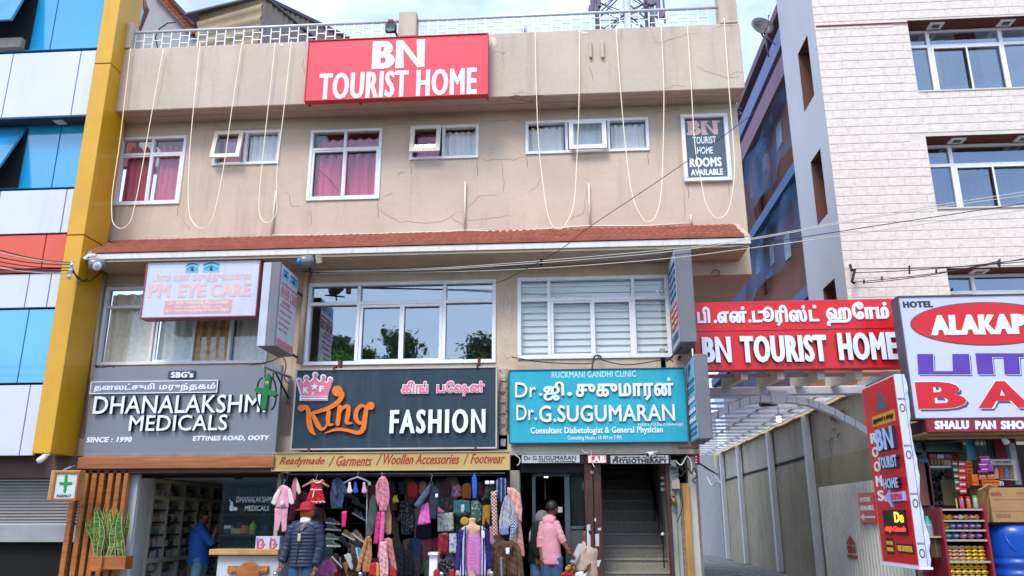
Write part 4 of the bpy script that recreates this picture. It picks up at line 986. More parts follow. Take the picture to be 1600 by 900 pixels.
for k, (t_,v) in enumerate((('Cataract Surgery',.50),('Computerised Eye',.57),('Test Contact Lens',.64),('Lasik Glaucoma',.71),('Squint  Retina',.78))): ptext(t_,.1,v-.02,.8-.06*k,v+.012,S,m_fp)
def pbox(u0,v0,u1,v1,S,m_,nm='print',e=.004):
    s_, x, Yn_, Yf_, zb_, zt_=S[:6];sd_=S[6];H=zt_-zb_;D=Yf_-Yn_
    ya, yb_=(Yn_+D*u0,Yn_+D*u1) if sd_ > 0 else (Yf_-D*u1,Yf_-D*u0)
    return box(nm,x,x+e*sd_,ya,yb_,zt_-H*v1,zt_-H*v0,m_,s_)
pbox(.2,.42,.62,.465,S,m_fp);pbox(.05,.89,.95,.97,S,m_fp)
pbox(.1,.06,.42,.17,S,m_eye,'eye_print');pbox(.5,.06,.92,.17,S,m_eye,'eye_print')
for u0, u1 in ((.1,.42),(.5,.92)):
    H=S[5]-S[4];D=S[3]-S[2];c=(u0+u1)/2
    pbox(c-.05,.105,c+.05,.14,S,M('eye_navy','',1),'iris',.007);pbox(u0+.03,.125,u1-.03,.135,S,M('eye_navy','',1),'eye_outline',.006);pbox(u0+.04,.07,u1-.04,.085,S,M('eye_navy','',1),'eyebrow',.006)
for vv in (.13,.93): zb2=S[5]-(S[5]-S[4])*vv;pipe('bracket',[(xf-.1,Yn+.8,zb2),(xf-.1,13,zb2)],.022,M('rusty_steel','',1),sE)
# clinic projecting signs on the right pier
xg=PY(1059,480,12.0).x
S=proj('projecting_clinic_sign','tall grey projecting box sign with peeling wrap above the lower physiotherapy box',xg,1059,386,535,11.95,12.85,.25,M('face_pale_blue','#b3bccf',.5,var=.08),m_case,-1);S=(*S,-1)
pbox(.1,.55,.95,.80,S,M('print_red','#bd3a3a',.6));m_pn=M('print_navy','#33507a',.6)
for k, v in enumerate((.12,.2,.28,.36,.44)): ptext('CLINIC LAB' if k % 2 else 'DIABETES',.15,v,.9,v+.05,S,m_pn)
for k, v in enumerate((.58,.65,.72)): ptext('Scan Centre',.15,v,.9,v+.04,S,m_tiny)
ptext('24 HOURS',.1,.85,.9,.93,S,m_pn)
pipe('bracket',[(xg+.1,12.8,S[4]-.05),(xg+.1,13.0,S[4]-.05)],.02,m_black,S[0]);pipe('bracket',[(xg+.05,12.2,S[4]-.03),(xg-.1,12.9,S[4]-.1)],.012,m_black,S[0])
xg2=PY(1088,620,11.9).x
S=proj('physiotherapy_box_sign','lower pale blue projecting box sign with teal print, beside the turquoise doctor board',xg2,1088,553,686,11.9,12.75,.2,M('face_sky','#8cbfdc',.5,var=.06),m_case,-1);S=(*S,-1)
m_teal=M('print_teal','#1b6c86',.6);m_blu=M('print_blue','#2d6fa8',.6)
ptext('telephysio',.05,.25,.95,.32,S,m_teal,.07,.04);ptext('P',.3,.06,.6,.20,S,m_teal,.12,.05)
for k, (t_,v) in enumerate((('PHYSIOTHERAPY',.35),('HOME CARE',.39))): ptext(t_,.1,v,.9,v+.025,S,m_teal)
for t_, v in (('APPOINTMENT',.46),('CONSULT US',.59),('AVAILABLE',.70)): pbox(.06,v,.94,v+.085,S,m_blu);ptext(t_,.12,v+.015,.88,v+.07,(S[0],S[1]-.004,*S[2:]),m_tiny)
ptext('97867 94107',.08,.83,.9,.87,S,m_teal);ptext('0423 2250',.1,.89,.9,.93,S,m_teal)
MB().tube([PY(1060,699,12.4),PY(1090,699,12.4)],.02,6).build('bracket',M('rusty_steel','',1),S[0])
# pharmacy board
Ys=12.62;m_gb=M('grey_sign_panel','#7b7d86',.35,.15,var=.05,scale=1.2,coat=.1,dirt=.15,dcol='#8d8f96');m_sd=M('letter_side_shade','#2f3038',.6)  # letter sides get a dark colour that stands for their shade
s, _=board('pharmacy_signboard','wide grey panel signboard with raised white pharmacy lettering',0,0,0,0,Ys,.1,m_gb,None,corners=[(146,574),(440,571),(430,708),(131,710)])
LW=[m_lw,m_sd]
txt('DHANALAKSHMI',152,620,417,645,Ys,LW,s,.01,.01,depth=.07);txt('MEDICALS',207,650,357,673,Ys,LW,s,.01,.01,depth=.07)
a=bb(Ys,145,597,341,614);mb=MB();frame_mb(mb,*a,.014,Ys-.05,Ys-.03);mb.build('name_frame',m_lw,s);box('name_plate',a[0],a[2],Ys-.045,Ys,a[1],a[3],m_gb,s)
txt('தனலட்சுமி',148,600,241,612,Ys-.045,m_lw,s,.03,.02);txt('மருந்தகம்',250,599,336,611,Ys-.045,m_lw,s,.03,.02)
a=bb(Ys,265,580,305,591);box('maker_plate',a[0],a[2],Ys-.04,Ys,a[1],a[3],M('dark_plate','#44454d',.5),s);txt("SBG's",268,581,302,590,Ys-.04,m_lw,s,.06,.03)
txt('SINCE : 1990',136,683,206,691,Ys,m_lw,s,.06,.04,shear=.12);txt('ETTINES ROAD, OOTY',302,681,421,689,Ys,m_lw,s,.06,.04,shear=.12)
# fashion shop board
s, _=board('fashion_signboard','dark slate blue signboard with an orange script name and pink crown',0,0,0,0,Ys,.11,M('slate_blue_board','#223644',.45,var=.22,scale=1.8,dirt=.25,dcol='#6c7480',stretch=(2,1,.5)),M('silver_frame','#b9b5ae',.4,.3),.025,corners=[(464,577),(776,573),(777,700),(453,704)])
k3=crop(450,570,4.706);m_or=[M('letter_orange','#e0701a',.4,var=.04),M('letter_orange_side_shade','#8a3e10',.6)]  # second colour paints the shaded sides of the orange script
def sw_(list_,w): return strokes_loops([[(450+p[0]/4.706,570+p[1]/4.706,*( [p[2]/4.706] if len(p) > 2 else [w/4.706])) for p in q] for q in list_],w/4.706)
L_=sw_([[(105,318,36),(140,316,34),(158,350,34),(160,400,38),(168,450,42),(184,492,32),(210,518,5)],
 [(375,190,44),(402,222,38),(378,272,34),(315,316,32),(240,343,26),(184,360,22)],
 [(184,362,22),(204,400,34),(228,446,38),(254,476,24),(284,458,16),(300,420,12)],
 [(306,352,32),(300,400,32),(306,440,26),(338,440,12)],
 [(386,312,32),(380,370,32),(372,436,32)],[(380,372,12),(412,318,22),(448,312,32),(446,370,34),(438,424,30),(474,432,12)],
 [(588,318,16),(545,304,26),(508,346,32),(508,404,32),(540,432,22),(572,404,14)],[(582,322,30),(570,400,36),(558,470,38),(522,502,30),(440,484,24),(360,478,22),(275,506,4)],
 [(572,344,20),(596,316,24),(616,303,36)]],34)
L_ += [circ(450+105/4.706,570+322/4.706,5.4),circ(450+368/4.706,570+196/4.706,8.4),circ(450+612/4.706,570+305/4.706,6.4)]
px_shape('script_name',L_,Ys,.05,m_or,s)
crown=k3([(95,262),(95,236),(100,225),(72,130),(88,118),(115,135),(135,105),(165,128),(200,85),(232,128),(265,98),(280,132),(320,112),(328,122),(292,225),(290,262)])
cl=[np.array(crown)]+[circ(450+x/4.706,570+y/4.706,3.6) for x,y in ((85,118),(137,98),(203,76),(262,94),(313,110))]
m_pk=M('crown_pink','#d9768c',.5);px_shape('crown_outline',cl,Ys,.03,m_lw,s,.012,.012)
px_shape('crown',cl,Ys-.03,.012,m_pk,s,-.006,-.006)
px_shape('crown_band',[np.array(k3([(96,244),(286,244),(286,254),(96,254)])),np.array(k3([(98,228),(290,228),(290,233),(98,233)]))],Ys-.042,.004,m_lw,s)
st=[(450+(195+(30 if k % 2 == 0 else 12)*math.sin(k*math.pi/5))/4.706,570+(160-(30 if k % 2 == 0 else 12)*math.cos(k*math.pi/5))/4.706) for k in range(10)]
px_shape('star',[np.array(st)],Ys-.042,.006,m_lw,s)
txt('K',474,605,482,614,Ys-.042,m_lw,s,.07,.03,.005);txt('F',499,603,506,612,Ys-.042,m_lw,s,.07,.03,.005)
px_shape('tail_mark',sw_([[(178,215,8),(192,203,8)]],8),Ys-.042,.005,m_lw,s)
for t_, l, t, r_, b in (('கிங்',627,595,670,616),('பேஷன்',680,594,759,621)):
    pass
def two(t_,l,t,r_,b):
    x0, z0, x1, z1=bb(Ys,l,t,r_,b)
    V, T=fill(outlines(t_),0,0);u_=sorted({i for q in T for i in q});mn_, mx_=V[u_].min(0), V[u_].max(0)
    sx, sz=(x1-x0)/(mx_[0]-mn_[0]), (z1-z0)/(mx_[1]-mn_[1])
    for bold, off, dep, mm, nm in ((.085,0,.03,[m_lw,m_sd],'lettering_outline'),(.03,.03,.008,m_pk,'lettering')):
        V2, T2=fill(outlines(t_),bold,bold);V2=(V2-mn_)*np.array([sx,sz])+np.array([x0,z0]);shape3(nm,V2,T2,(0,Ys-off,0),(1,0,0),(0,0,1),(0,-1,0),dep,mm,s)
two('கிங்',629,597,668,614);two('\u0baa\u0bc7ஷன்',684,597,756,618)
txt('FASHION',611,641,759,677,Ys,LW,s,.06,.02,depth=.06,sp=1.3)
for xx, y0, y1 in ((530,562,573),(748,558,570),(522,570,580),(746,568,576),(482,700,706),(743,698,703)): hbox('clip',xx-1.8,y0,xx+1.8,y1,Ys-.03,Ys+.1,M('rusty_steel','',1),s)
# doctor board
m_tb=M('turquoise_board','#1fa0b4',.5,var=.07,scale=1.4,dirt=.12,dcol='#9ec7cc')
s, _=board('doctor_signboard','turquoise doctor signboard with white raised lettering above the stair entrance',0,0,0,0,Ys,.1,m_tb,M('blue_edge','#1f6d8c',.5),.014,corners=[(796,577),(1070,576),(1075,692),(795,691)])
txt('RUCKMANI GANDHI CLINIC',862,581,994,589,Ys,M('letter_lightblue','#a9dbe6',.5),s,.02,.02)
LB=[m_lw,M('letter_teal_side_shade','#15708a',.6)]  # dark teal paints the letter sides as shaded
txt('Dr',805,598,838,621,Ys,LB,s,.005,.01,.03);txt('.ஜி',842,597,882,626,Ys,LB,s,.045,.03,.03);txt('.',886,613,894,619,Ys,LB,s,.05,.05,.03)
txt('சுகுமாரன்',899,592,1053,626,Ys,LB,s,.045,.03,.03)
txt('Dr.',807,633,839,657,Ys,LB,s,.01,.01,.03);txt('G.SUGUMARAN',842,634,1055,658,Ys,LB,s,.022,.015,.03)
txt('M.B.B.S.,P.G.Dip.(Diabetology)',997,661,1068,666,Ys,m_lw,s,.01,.01,.004);txt('Consultant Diabetologist & General Physician',829,668,1036,679,Ys,m_lw,s,.035,.02,.012);txt('Consulting Hours : 10 AM to 7 PM',887,681,971,688,Ys,m_lw,s,.01,.01,.004)
# tan strip sign
Yt=12.5
s, _=board('garment_strip_sign','long tan strip sign in red script listing garments and footwear',0,0,0,0,Yt,.09,M('tan_strip','#b89f5f',.5,var=.1,scale=1.5),M('strip_frame','#b4a58f',.5),.014,corners=[(427,709),(796,704),(797,733),(424,737)])
m_rs=M('script_red','#9e2f2a',.5)
for t_, l, t, r_, b in (('Readymade',437,714,507,729),('/',514,713,522,729),('Garments',526,712,581,728),('/',588,711,596,727),('Woollen Accessories',600,710,718,725),('/',724,709,732,726),('Footwear',735,709,789,724)):
    txt(t_,l,t,r_,b,Yt,m_rs,s,.03,.01,.004,shear=.42)
# small strip signs over the doorways
for t_, l, t, r_, b, lab, mb_, ml in (('Dr.G.SUGUMARAN',815,711,906,723,'white strip nameplate of the doctor over the glass door','#b9b9be','#2c2c30'),('LAB',918,711,948,724,'small red lab sign with outlined letters between two strip signs','#c22b34','#e7e2e0'),('PHYSIOTHERAPY',954,712,1045,724,'white physiotherapy strip sign over the stair','#b7b8ba','#1d1d20')):
    s, _=board('strip_sign',lab,l,t,r_,b,12.72,.05,M('strip_'+mb_[1:],mb_,.5,var=.05),None)
    mm=M('ink_'+ml[1:],ml,.6)
    if t_ == 'LAB':
        mbq=MB();a=bb(12.72,l,t,r_,b);frame_mb(mbq,a[0]+.012,a[1]+.012,a[2]-.012,a[3]-.012,.008,12.713,12.719);mbq.build('border',mm,s);txt(t_,920,713,946,722,12.72,mm,s,.07,.03)
    elif t_[0] == 'D': txt(t_,819,712.5,900,718.5,12.72,mm,s,.02,.01);txt('M B B S, P.G. Dip (Diabetology)',842,719.5,899,722.5,12.72,mm,s,.01,.01)
    else: txt(t_,957,717,1043,723,12.72,mm,s,.06,.03);txt('இயன்முறை மருத்துவம்',960,712.5,1040,716.5,12.72,mm,s,.03,.02)

# ================================================================ alley: wall, canopy, arch, signs
XW=5.15;ZA=.28
m_aw=M('olive_grey_render','#a59c86',.9,var=.14,scale=1.6,bump=.3,dirt=.5,dcol='#4b463a');m_awu=M('grey_block_render','#b3aea4',.9,var=.12,scale=1.4,bump=.6,dirt=.55,dcol='#4c4a46',stretch=(1,1,.6))
m_post=M('white_post','#c2c5cc',.5,.1,var=.05)
o=MB().add([(-60,12.9,.0),(60,12.9,.0),(60,80,.0),(-60,80,.0)],[(0,1,2,3)])
al=kind(MB().add([(2.02,12.9,.12),(6,12.9,.12),(6,15,ZA-.03),(2.02,15,ZA-.03),(6,58,ZA-.03),(2.02,58,ZA-.03)],[(0,1,2,3),(3,2,4,5)]).build('alley_floor',m_conc),'structure')
m_pav=M('grey_paver','#86888c',.85,var=.3,scale=5,bump=.3)
pv=MB();
for j in range(150):
    for i in range(15):
        x_=2.1+i*.2;y_=15.02+j*.2;d=R.uniform(-.006,.006)
        if j % 2: pv.box(x_+.006,x_+.194,y_+.006,y_+.194,ZA-.03,ZA+d)
        else: pv.box(x_-.094,x_+.094,y_+.006,y_+.194,ZA-.03,ZA+d)
kind(pv.build('pavers',m_pav,al),'stuff')
AW=thing('alley_wall','long stained retaining wall with white posts along the alley','wall',(XW,24,ZA))
def wz(px_,py_): p=PX(px_,py_,XW);return p.y, p.z
ytop=[wz(1370,592),wz(1300,624),wz(1216,668),wz(1125,716)]
zcap=sum(q[1] for q in ytop)/4
yA, yF=13.2, 56
yend_up=wz(1260,600)[0]
mb=MB().box(XW,XW+.2,yA,yF,.2,zcap-1.0);mb.build('lower_wall',m_aw,AW)
zl=(wz(1130,751)[1]+wz(1255,708)[1])/2
print('wall cap z',zcap,'ledge',zl,[round(q[0],1) for q in ytop])
box('upper_wall',XW+.03,XW+.2,yA,yF,zcap-1.0,zcap-.02,m_awu,AW)
ribbon_m=M('ledge_dark_brown','#3b352c',.95)  # dark brown colour of the broken ledge
yl=[wz(x_,y_) for x_,y_ in ((1131,751),(1160,742),(1200,731),(1215,726),(1240,719),(1262,712))]
MB().tube([(XW+.02,q[0],q[1]) for q in yl],.035,5).build('broken_ledge',ribbon_m,AW)
for (a_,b_) in ((1125,1135),(1153,1160),(1200,1209),(1256,1267)):
    mid=(a_+b_)/2;yt_=PX(mid,716-(mid-1125)*.52,XW).y;wdy=max(.16,abs(PX(b_,700,XW).y-PX(a_,700,XW).y)*.0+.2)
    box('post',XW-.13,XW,yt_-.1,yt_+.1,.3,zcap+.02,m_post,AW,bevel=.008)
box('coping',XW-.1,XW+.22,yA,yend_c:=PX(1125,716,XW).y,zcap,zcap+.10,m_post,AW)
led=thing('rope_light','warm yellow rope light running along the alley wall coping','rope light',(XW-.12,20,zcap))
m_led=M('warm_rope_light','#e2b868',.4,em=.35,var=0);
MB().tube([(XW-.17,14.4+k*(yend_c-14.4)/30,zcap-.03+.015*math.sin(k*1.7)) for k in range(31)]+[(XW-.17,yend_c+.02,zcap-.15),(XW-.17,yend_c+.02,zcap-.5)],.016,6).build('tube',m_led,led,smooth=True)
ribbon_c=[[(1296,668),(1300,672),(1306,668),(1312,676),(1308,684)],[(1290,688),(1296,689),(1302,684)]]
mbk=MB()
for q in ribbon_c:
    mbk.tube([tuple(Vector((XW-.001,*wz(*v)))) for v in q],.012,4)
mbk.build('crack',m_crack,AW)
box('end_wall',1.9,XW+1,yF,yF+.3,0,6,m_awu,AW)
# grey part of wall nearer the building end
box('far_wall',XW-.02,XW+.0-.001,PX(1134,860,XW).y+.1,yF-.01,.2,zcap+1.5,M('smooth_grey_render','#99979a',.9,var=.08,dirt=.2),AW)
# canopy: purlins and translucent sheets, white posts and arch
CN=thing('alley_canopy','white-framed canopy of pale translucent sheets with an arched front over the alley','canopy',(3.1,14,3.9))
zc_=PY(1200,611,14.0).z;print('canopy z',zc_)
ms=bpy.data.materials.new('translucent_sheet');ms.use_nodes=True;t=ms.node_tree;t.nodes.remove(t.nodes['Principled BSDF'])
d1=t.nodes.new('ShaderNodeBsdfTranslucent');d1.inputs[0].default_value=(.93,.95,.99,1);d2=t.nodes.new('ShaderNodeBsdfDiffuse');d2.inputs[0].default_value=(.8,.82,.88,1);mxs=t.nodes.new('ShaderNodeMixShader');mxs.inputs[0].default_value=.08
tp_=t.nodes.new('ShaderNodeBsdfTransparent');m3_=t.nodes.new('ShaderNodeMixShader');m3_.inputs[0].default_value=.5
t.links.new(d1.outputs[0],mxs.inputs[1]);t.links.new(d2.outputs[0],mxs.inputs[2]);t.links.new(mxs.outputs[0],m3_.inputs[1]);t.links.new(tp_.outputs[0],m3_.inputs[2]);t.links.new(m3_.outputs[0],t.nodes['Material Output'].inputs[0])
yf0, yf1=14.3, 28.8
vs=[];fs=[];nn=150
for i in range(nn+1):
    y_=yf0+(yf1-yf0)*i/nn;z_=zc_+.125+.012*(i % 2)
    vs += [(2.0,y_,z_),(XW-.03,y_,z_+.0)]
for i in range(nn): fs.append((2*i,2*i+1,2*i+3,2*i+2))
MB().add(vs,fs).build('roof_sheet',ms,CN)
ypl=yf0
pm=MB().box(2.02,XW+.3,-.02,.02,0,.045);p0=None
while ypl < yf1:
    if p0 is None: p0=pm.build('purlin',M('purlin_white','#c4c9d4',.5),CN);o=p0
    else: o=link('purlin',p0.data,CN)
    o.location=(0,ypl,zc_+.04);ypl += .8
for x_ in (2.6,3.3,4.0,4.7): box('rafter',x_-.03,x_+.03,yf0,yf1,zc_+.112,zc_+.125,m_post,CN)
m_beam=M('cream_beam','#e2dccf',.7,var=.12,dirt=.3)
box('front_beam',2.02,XW+.3,14.0,14.2,zc_-.06,zc_+.07,M('grey_beam','#d9dce6',.5,0,var=.06),CN,bevel=.01)
box('cross_bar',2.02,XW+.3,13.35,13.41,PY(1200,587,13.38).z-.03,PY(1200,587,13.38).z+.03,m_post,CN)
for px_n, px_f in ((1163,1135),(1220,1190),(1283,1244),(1343,1300)):
    A_=PY(px_n,585,12.95);B_=PY(px_f,608,14.05);
    xx=(A_.x+B_.x)/2;za_, zb_=A_.z, zc_+.21
    MB().hexa([(A_.x-.055,12.96,A_.z-.08),(A_.x+.055,12.96,A_.z-.08),(B_.x+.055,14.2,zc_+.072),(B_.x-.055,14.2,zc_+.072)],[(A_.x-.055,12.96,A_.z+.12),(A_.x+.055,12.96,A_.z+.12),(B_.x+.055,14.2,zc_+.25),(B_.x-.055,14.2,zc_+.25)]).build('projecting_beam',m_beam,CN)
# arch of short panels
Yr=13.75;pts_=[(1103,652),(1122,641),(1138,633),(1156,625),(1172,620),(1188,617),(1214,617.5),(1228,617),(1245,619),(1263,622),(1280,628),(1305,638),(1320,647),(1337,656),(1356,668)]
for i in range(len(pts_)-1):
    a_, b_=pts_[i], pts_[i+1];th_=11
    q=poly(Yr,[a_,b_,(b_[0]-(b_[1]-615)*.0,b_[1]+th_),(a_[0],a_[1]+th_)])
    q=[(x+(.006 if k in (0,3) else -.006),z) for k,(x,z) in enumerate(q)]
    if i == 6: q=poly(Yr-.03,[(1203,610),(1231,610),(1227,629),(1207,629)])
    MB().prism(q,Yr-(.03 if i == 6 else 0),Yr+.16).build('keystone' if i == 6 else 'arch_panel',M('arch_grey','#dcdee8',.5,.0,var=.06),CN,bevel=.003)
p=PY(1200,632,14.2);fl2=thing('canopy_floodlight','small black floodlight hanging under the canopy arch','floodlight',tuple(p))
MB().hexa(*[[(p.x-.13,y_,p.z-.03),(p.x+.13,y_,p.z-.03),(p.x+.13,y_+.1,p.z+.06),(p.x-.13,y_+.1,p.z+.06)] for y_ in (14.1,14.25)]).build('lamp_body',m_black,fl2);MB().tube([p+Vector((0,.1,.0)),p+Vector((0,.1,.2))],.012,6).build('stem',m_black,fl2)
bl=thing('hanging_bulb','single lit bulb hanging from the canopy on a cord','bulb',tuple(PY(1217,655,14.6)))
q=PY(1217,655,14.6);MB().tube([q+Vector((0,0,.05)),Vector((q.x,q.y,zc_+.05))],.006,5).build('cord',m_black,bl);MB().lathe([(.0,-.06),(.03,-.05),(.045,-.02),(.04,.01),(.02,.04),(.018,.06),(0,.06)],q,12).build('globe',M('lit_bulb','#fff4d8',.3,em=6,var=0),bl,smooth=True);MB().lathe([(.022,.05),(.022,.1),(0,.11)],q,10).build('socket',m_black,bl)
MB().lathe([(.10,.045),(.03,.09),(.0,.095)],q,14).build('shade',m_grey,bl)
# house seen above the alley wall
oh=thing('orange_house','orange plastered house end seen between the canopy beams','building',tuple(PY(1355,590,19)))
a=bb(15.9,1337,578,1402,622);box('wall',a[0],a[2]+2,15.9,19,3.2,a[3]+.8,M('orange_plaster','#c07a50',.85,var=.15,bump=.2),oh)
bp_=MB();
for k, q in enumerate(([(1296,648),(1318,640),(1322,650),(1300,658)],)): bp_.prism3([Vector((XW-.003-.002*k,*wz(*v))) for v in q],(-.012,0,0))
bp_.build('brick_patch',M('brick_red','',1),AW)
# corrugated fence and small red signs
fn=thing('ribbed_fence','white ribbed sheet fence at the alley mouth','fence',(XW-.3,14,ZA))
XF=XW-.12
y_n, y_f=12.88, PX(1283,800,XF).y
zf_t=(PX(1283,762,XF).z+PX(1362,749,XF).z)/2
nrib=30;me_r=None
for k in range(nrib):
    if me_r is None:
        dy=(y_f-y_n)/nrib;mb=MB().add([(0,0,0),(-.03,dy*.04,0),(-.03,dy*.42,0),(0,dy*.46,0),(0,dy*.47,0),(0,0,zf_t),(-.03,dy*.04,zf_t-.02),(-.03,dy*.42,zf_t-.02),(0,dy*.46,zf_t),(0,dy*.47,zf_t),(.02,0,zf_t),(.02,dy*.6,zf_t)],[(i,i+5,i+6,i+1) for i in range(4)]+[(5,10,11,9,8,7,6)])
        o=mb.build('rib',M('ribbed_white','#d3d2ca',.5,0,var=.05,dirt=.25),fn);me_r=o.data
    else: o=link('rib',me_r,fn)
    o.location=(XF,y_n+dy*k,0)
box('valley_shade_sheet',XF+.021,XF+.03,y_n,y_f,0,zf_t-.03,M('rib_valley_shade','#6b6a66',.8),fn)  # added dark sheet: shade of the rib valleys put into its colour
def xtext(t_,x,Y0,Y1,z0,z1,m_,P,bx=.04,by=.02,d=.008): return text_on(t_,(x,Y1,z0),(0,Y0-Y1,0),(0,0,z1-z0),(-1,0,0),d,m_,P,bx,by)
XS=XF-.06;q=[PX(*v,XS) for v in ((1340,771),(1366,769),(1367,816),(1343,819))]
ya_, yb_=(q[1].y+q[2].y)/2, (q[0].y+q[3].y)/2;z0_, z1_=(q[2].z+q[3].z)/2, (q[0].z+q[1].z)/2
rs_=thing('arrow_sign','small red rooms available sign with a white arrow on the ribbed fence','sign',(XS,ya_,z0_))
box('plate',XS,XS+.018,ya_,yb_,z0_,z1_,m_red,rs_);H=z1_-z0_;D=yb_-ya_
xtext('ROOMS',XS,ya_+.2*D,yb_-.2*D,z0_+H*.70,z0_+H*.86,m_lw,rs_);xtext('AVAILABLE',XS,ya_+.06*D,yb_-.1*D,z0_+H*.42,z0_+H*.58,m_lw,rs_)
MB().prism3([(XS,yb_-.08*D,z0_+H*.2),(XS,yb_-.3*D,z0_+H*.32),(XS,yb_-.3*D,z0_+H*.23),(XS,ya_+.05*D,z0_+H*.23),(XS,ya_+.05*D,z0_+H*.17),(XS,yb_-.3*D,z0_+H*.17),(XS,yb_-.3*D,z0_+H*.08)],(-.008,0,0)).build('arrow',m_lw,rs_)
q=[PX(*v,XF-.031) for v in ((1321,836),(1336,836),(1336,874),(1323,874))];ya_, yb_=q[1].y, q[0].y;z0_, z1_=q[2].z, q[0].z;H=z1_-z0_;D=yb_-ya_
bs_=thing('fence_emblem','small red house-shaped emblem painted on the ribbed fence','emblem',(XF-.03,ya_,z0_));m_rp=M('paint_red','#a32a2c',.6)
xm=XF-.034
MB().prism3([(xm,ya_,z0_+H*.62),(xm,(ya_+yb_)/2,z1_),(xm,yb_,z0_+H*.62)],(-.004,0,0)).build('roof_mark',m_rp,bs_)
xtext('BN',xm,ya_+.1*D,yb_-.1*D,z0_+.24*H,z0_+.56*H,m_rp,bs_,.08,.03);box('underline',xm-.004,xm,ya_,yb_,z0_+.02*H,z0_+.16*H,m_rp,bs_)
# overhead red name board across the alley
Yo=12.75
s, _=board('alley_name_board','wide bright red name board in two languages spanning the alley mouth',0,0,0,0,Yo,.2,m_red,None,corners=[(1083,473),(1401,466),(1415,573),(1086,580)])
a=bb(Yo,1085,512,1408,516);box('seam',_[0],_[2],Yo-.012,Yo-.001,(PY(1240,514,Yo).z)-.012,(PY(1240,514,Yo).z)+.008,m_red,s)
txt('பி',1088,480,1110,505,Yo,m_lw,s,.06,.03,.02);txt('.என்.டூரிஸ்ட்',1113,479,1281,509,Yo,m_lw,s,.06,.03,.02)
txt('\u0bb9\u0bc7ாம்',1288,473,1391,508,Yo,m_lw,s,.06,.03,.02)
m_edg=M('letter_red_side_shade','#5c1620',.6)  # dark red paints the letter sides as shaded
txt('BN',1095,528,1143,567,Yo,[m_lw,m_edg],s,.07,.03,.06);txt('TOURIST',1154,526,1293,566,Yo,[m_lw,m_edg],s,.08,.03,.06);txt('HOME',1305,521,1403,563,Yo,[m_lw,m_edg],s,.08,.03,.06)
# vertical lightbox in the alley mouth
Yv=10.9;S=None;xv=PY(1393,590,Yv).x
zt_, zb_=PY(1394,585,Yv).z, PY(1440,886,Yv).z;xv=(PY(1394,585,Yv).x+PY(1440,886,Yv).x)/2
yfar=(PX(1344,608,xv).y+PX(1383,878,xv).y)/2
print('vertical sign',xv,Yv,yfar,zb_,zt_)
S=proj('vertical_room_sign','tall red projecting light box with rooms down its edge and an arrow panel',xv,1394,585,585,Yv,yfar,.17,m_red,M('banner_white','#c9cfdb',.5,var=.06),-1)
for o in list(S[0].children): bpy.data.objects.remove(o)
vsn=S[0];vsn.location.z=zb_;WORLD[vsn.name]=Vector(vsn.location)
box('case',xv,xv+.10,Yv,yfar,zb_,zt_,M('banner_white','',1),vsn,bevel=.006);box('face',xv-.006,xv-.001,Yv+.02,yfar-.02,zb_+.02,zt_-.02,m_red,vsn)
box('bottom_rail',xv-.02,xv+.15,Yv-.02,yfar+.02,zb_-.03,zb_-.001,m_white,vsn)
mb=MB()   # torn banner edge hanging past the case
nseg=26;vs=[];fs=[]
for i in range(nseg+1):
    z_=zb_+(zt_-zb_)*i/nseg;vs += [(xv+.101,Yv-.004,z_),(xv+.125+.025*R.random()+.015*math.sin(i*.6),Yv+.01-.02*R.random(),z_+.02*R.uniform(-1,1))]
for i in range(nseg): fs.append((2*i,2*i+1,2*i+3,2*i+2))
mb.add(vs,fs).build('torn_banner_edge',M('banner_white','',1),vsn)
S=(vsn,xv-.006,Yv,yfar,zb_,zt_,-1)
H=zt_-zb_
for k, ch in enumerate('ROOMS'): ptext(ch,.10,.275+.082*k,.29,.335+.082*k,S,m_lw,.04,.03)
def raised(t_,u0,v0,u1,v1):
    x_=xv-.006;D=yfar-Yv;H=zt_-zb_
    text_on(t_,(x_,yfar-D*u0,zt_-H*v1),(0,-D*(u1-u0),0),(0,0,H*(v1-v0)),(-1,0,0),.05,[M('letter_iceblue','#a9c6f0',.35),M('letter_blue_side_shade','#20203a',.5)],vsn,.07,.03)  # second colour is painted shade on the sides of the raised letters
raised('BN',.36,.27,.86,.39);raised('TOURIST',.36,.425,.88,.49);raised('HOME',.42,.545,.84,.60)
pbox(.30,.635,.44,.665,S,m_lw,'hand_marker')
D=yfar-Yv;x_=xv-.006
MB().prism3([(x_,yfar-D*u,zt_-H*v) for u,v in ((.40,.645),(.56,.60),(.56,.625),(.9,.62),(.9,.668),(.56,.67),(.56,.70))],(-.04,0,0)).build('arrow_panel',M('arrow_lilac','#a8a4e0',.4),vsn);
text_on('RECEPTION',(x_-.04,yfar-D*.57,zt_-H*.66),(0,-D*.3,0),(0,0,H*.03),(-1,0,0),.004,m_red,vsn,.04,.02)
pbox(.22,.715,.84,.845,S,M('led_panel_black','#141210',.4),'led_panel',.02)
S2=(vsn,xv-.026,*S[2:]);m_ledr=M('led_red','#ff3020',.4,em=1.6,var=0);m_ledy=M('led_amber','#ffae30',.4,em=1.6,var=0)
ptext('De',.56,.725,.80,.78,S2,m_ledy,.02,.02);ptext('ultiple Channels',.26,.80,.82,.835,S2,m_ledr,.02,.02)
pbox(.18,.865,.40,.95,S,M('sticker_dark','#2a2016',.5),'sticker',.004);ptext('FREE WIFI',.20,.88,.38,.90,(vsn,xv-.010,*S[2:]),m_ledy2:=M('print_gold','#d9a93c',.5));ptext('PARKING',.20,.915,.38,.935,(vsn,xv-.010,*S[2:]),m_ledy2)
pbox(.48,.89,.93,.94,S,M('sticker_dark','',1),'sticker',.004);ptext('WAY TO BN HOTEL',.51,.90,.90,.93,(vsn,xv-.010,*S[2:]),m_ledy2)
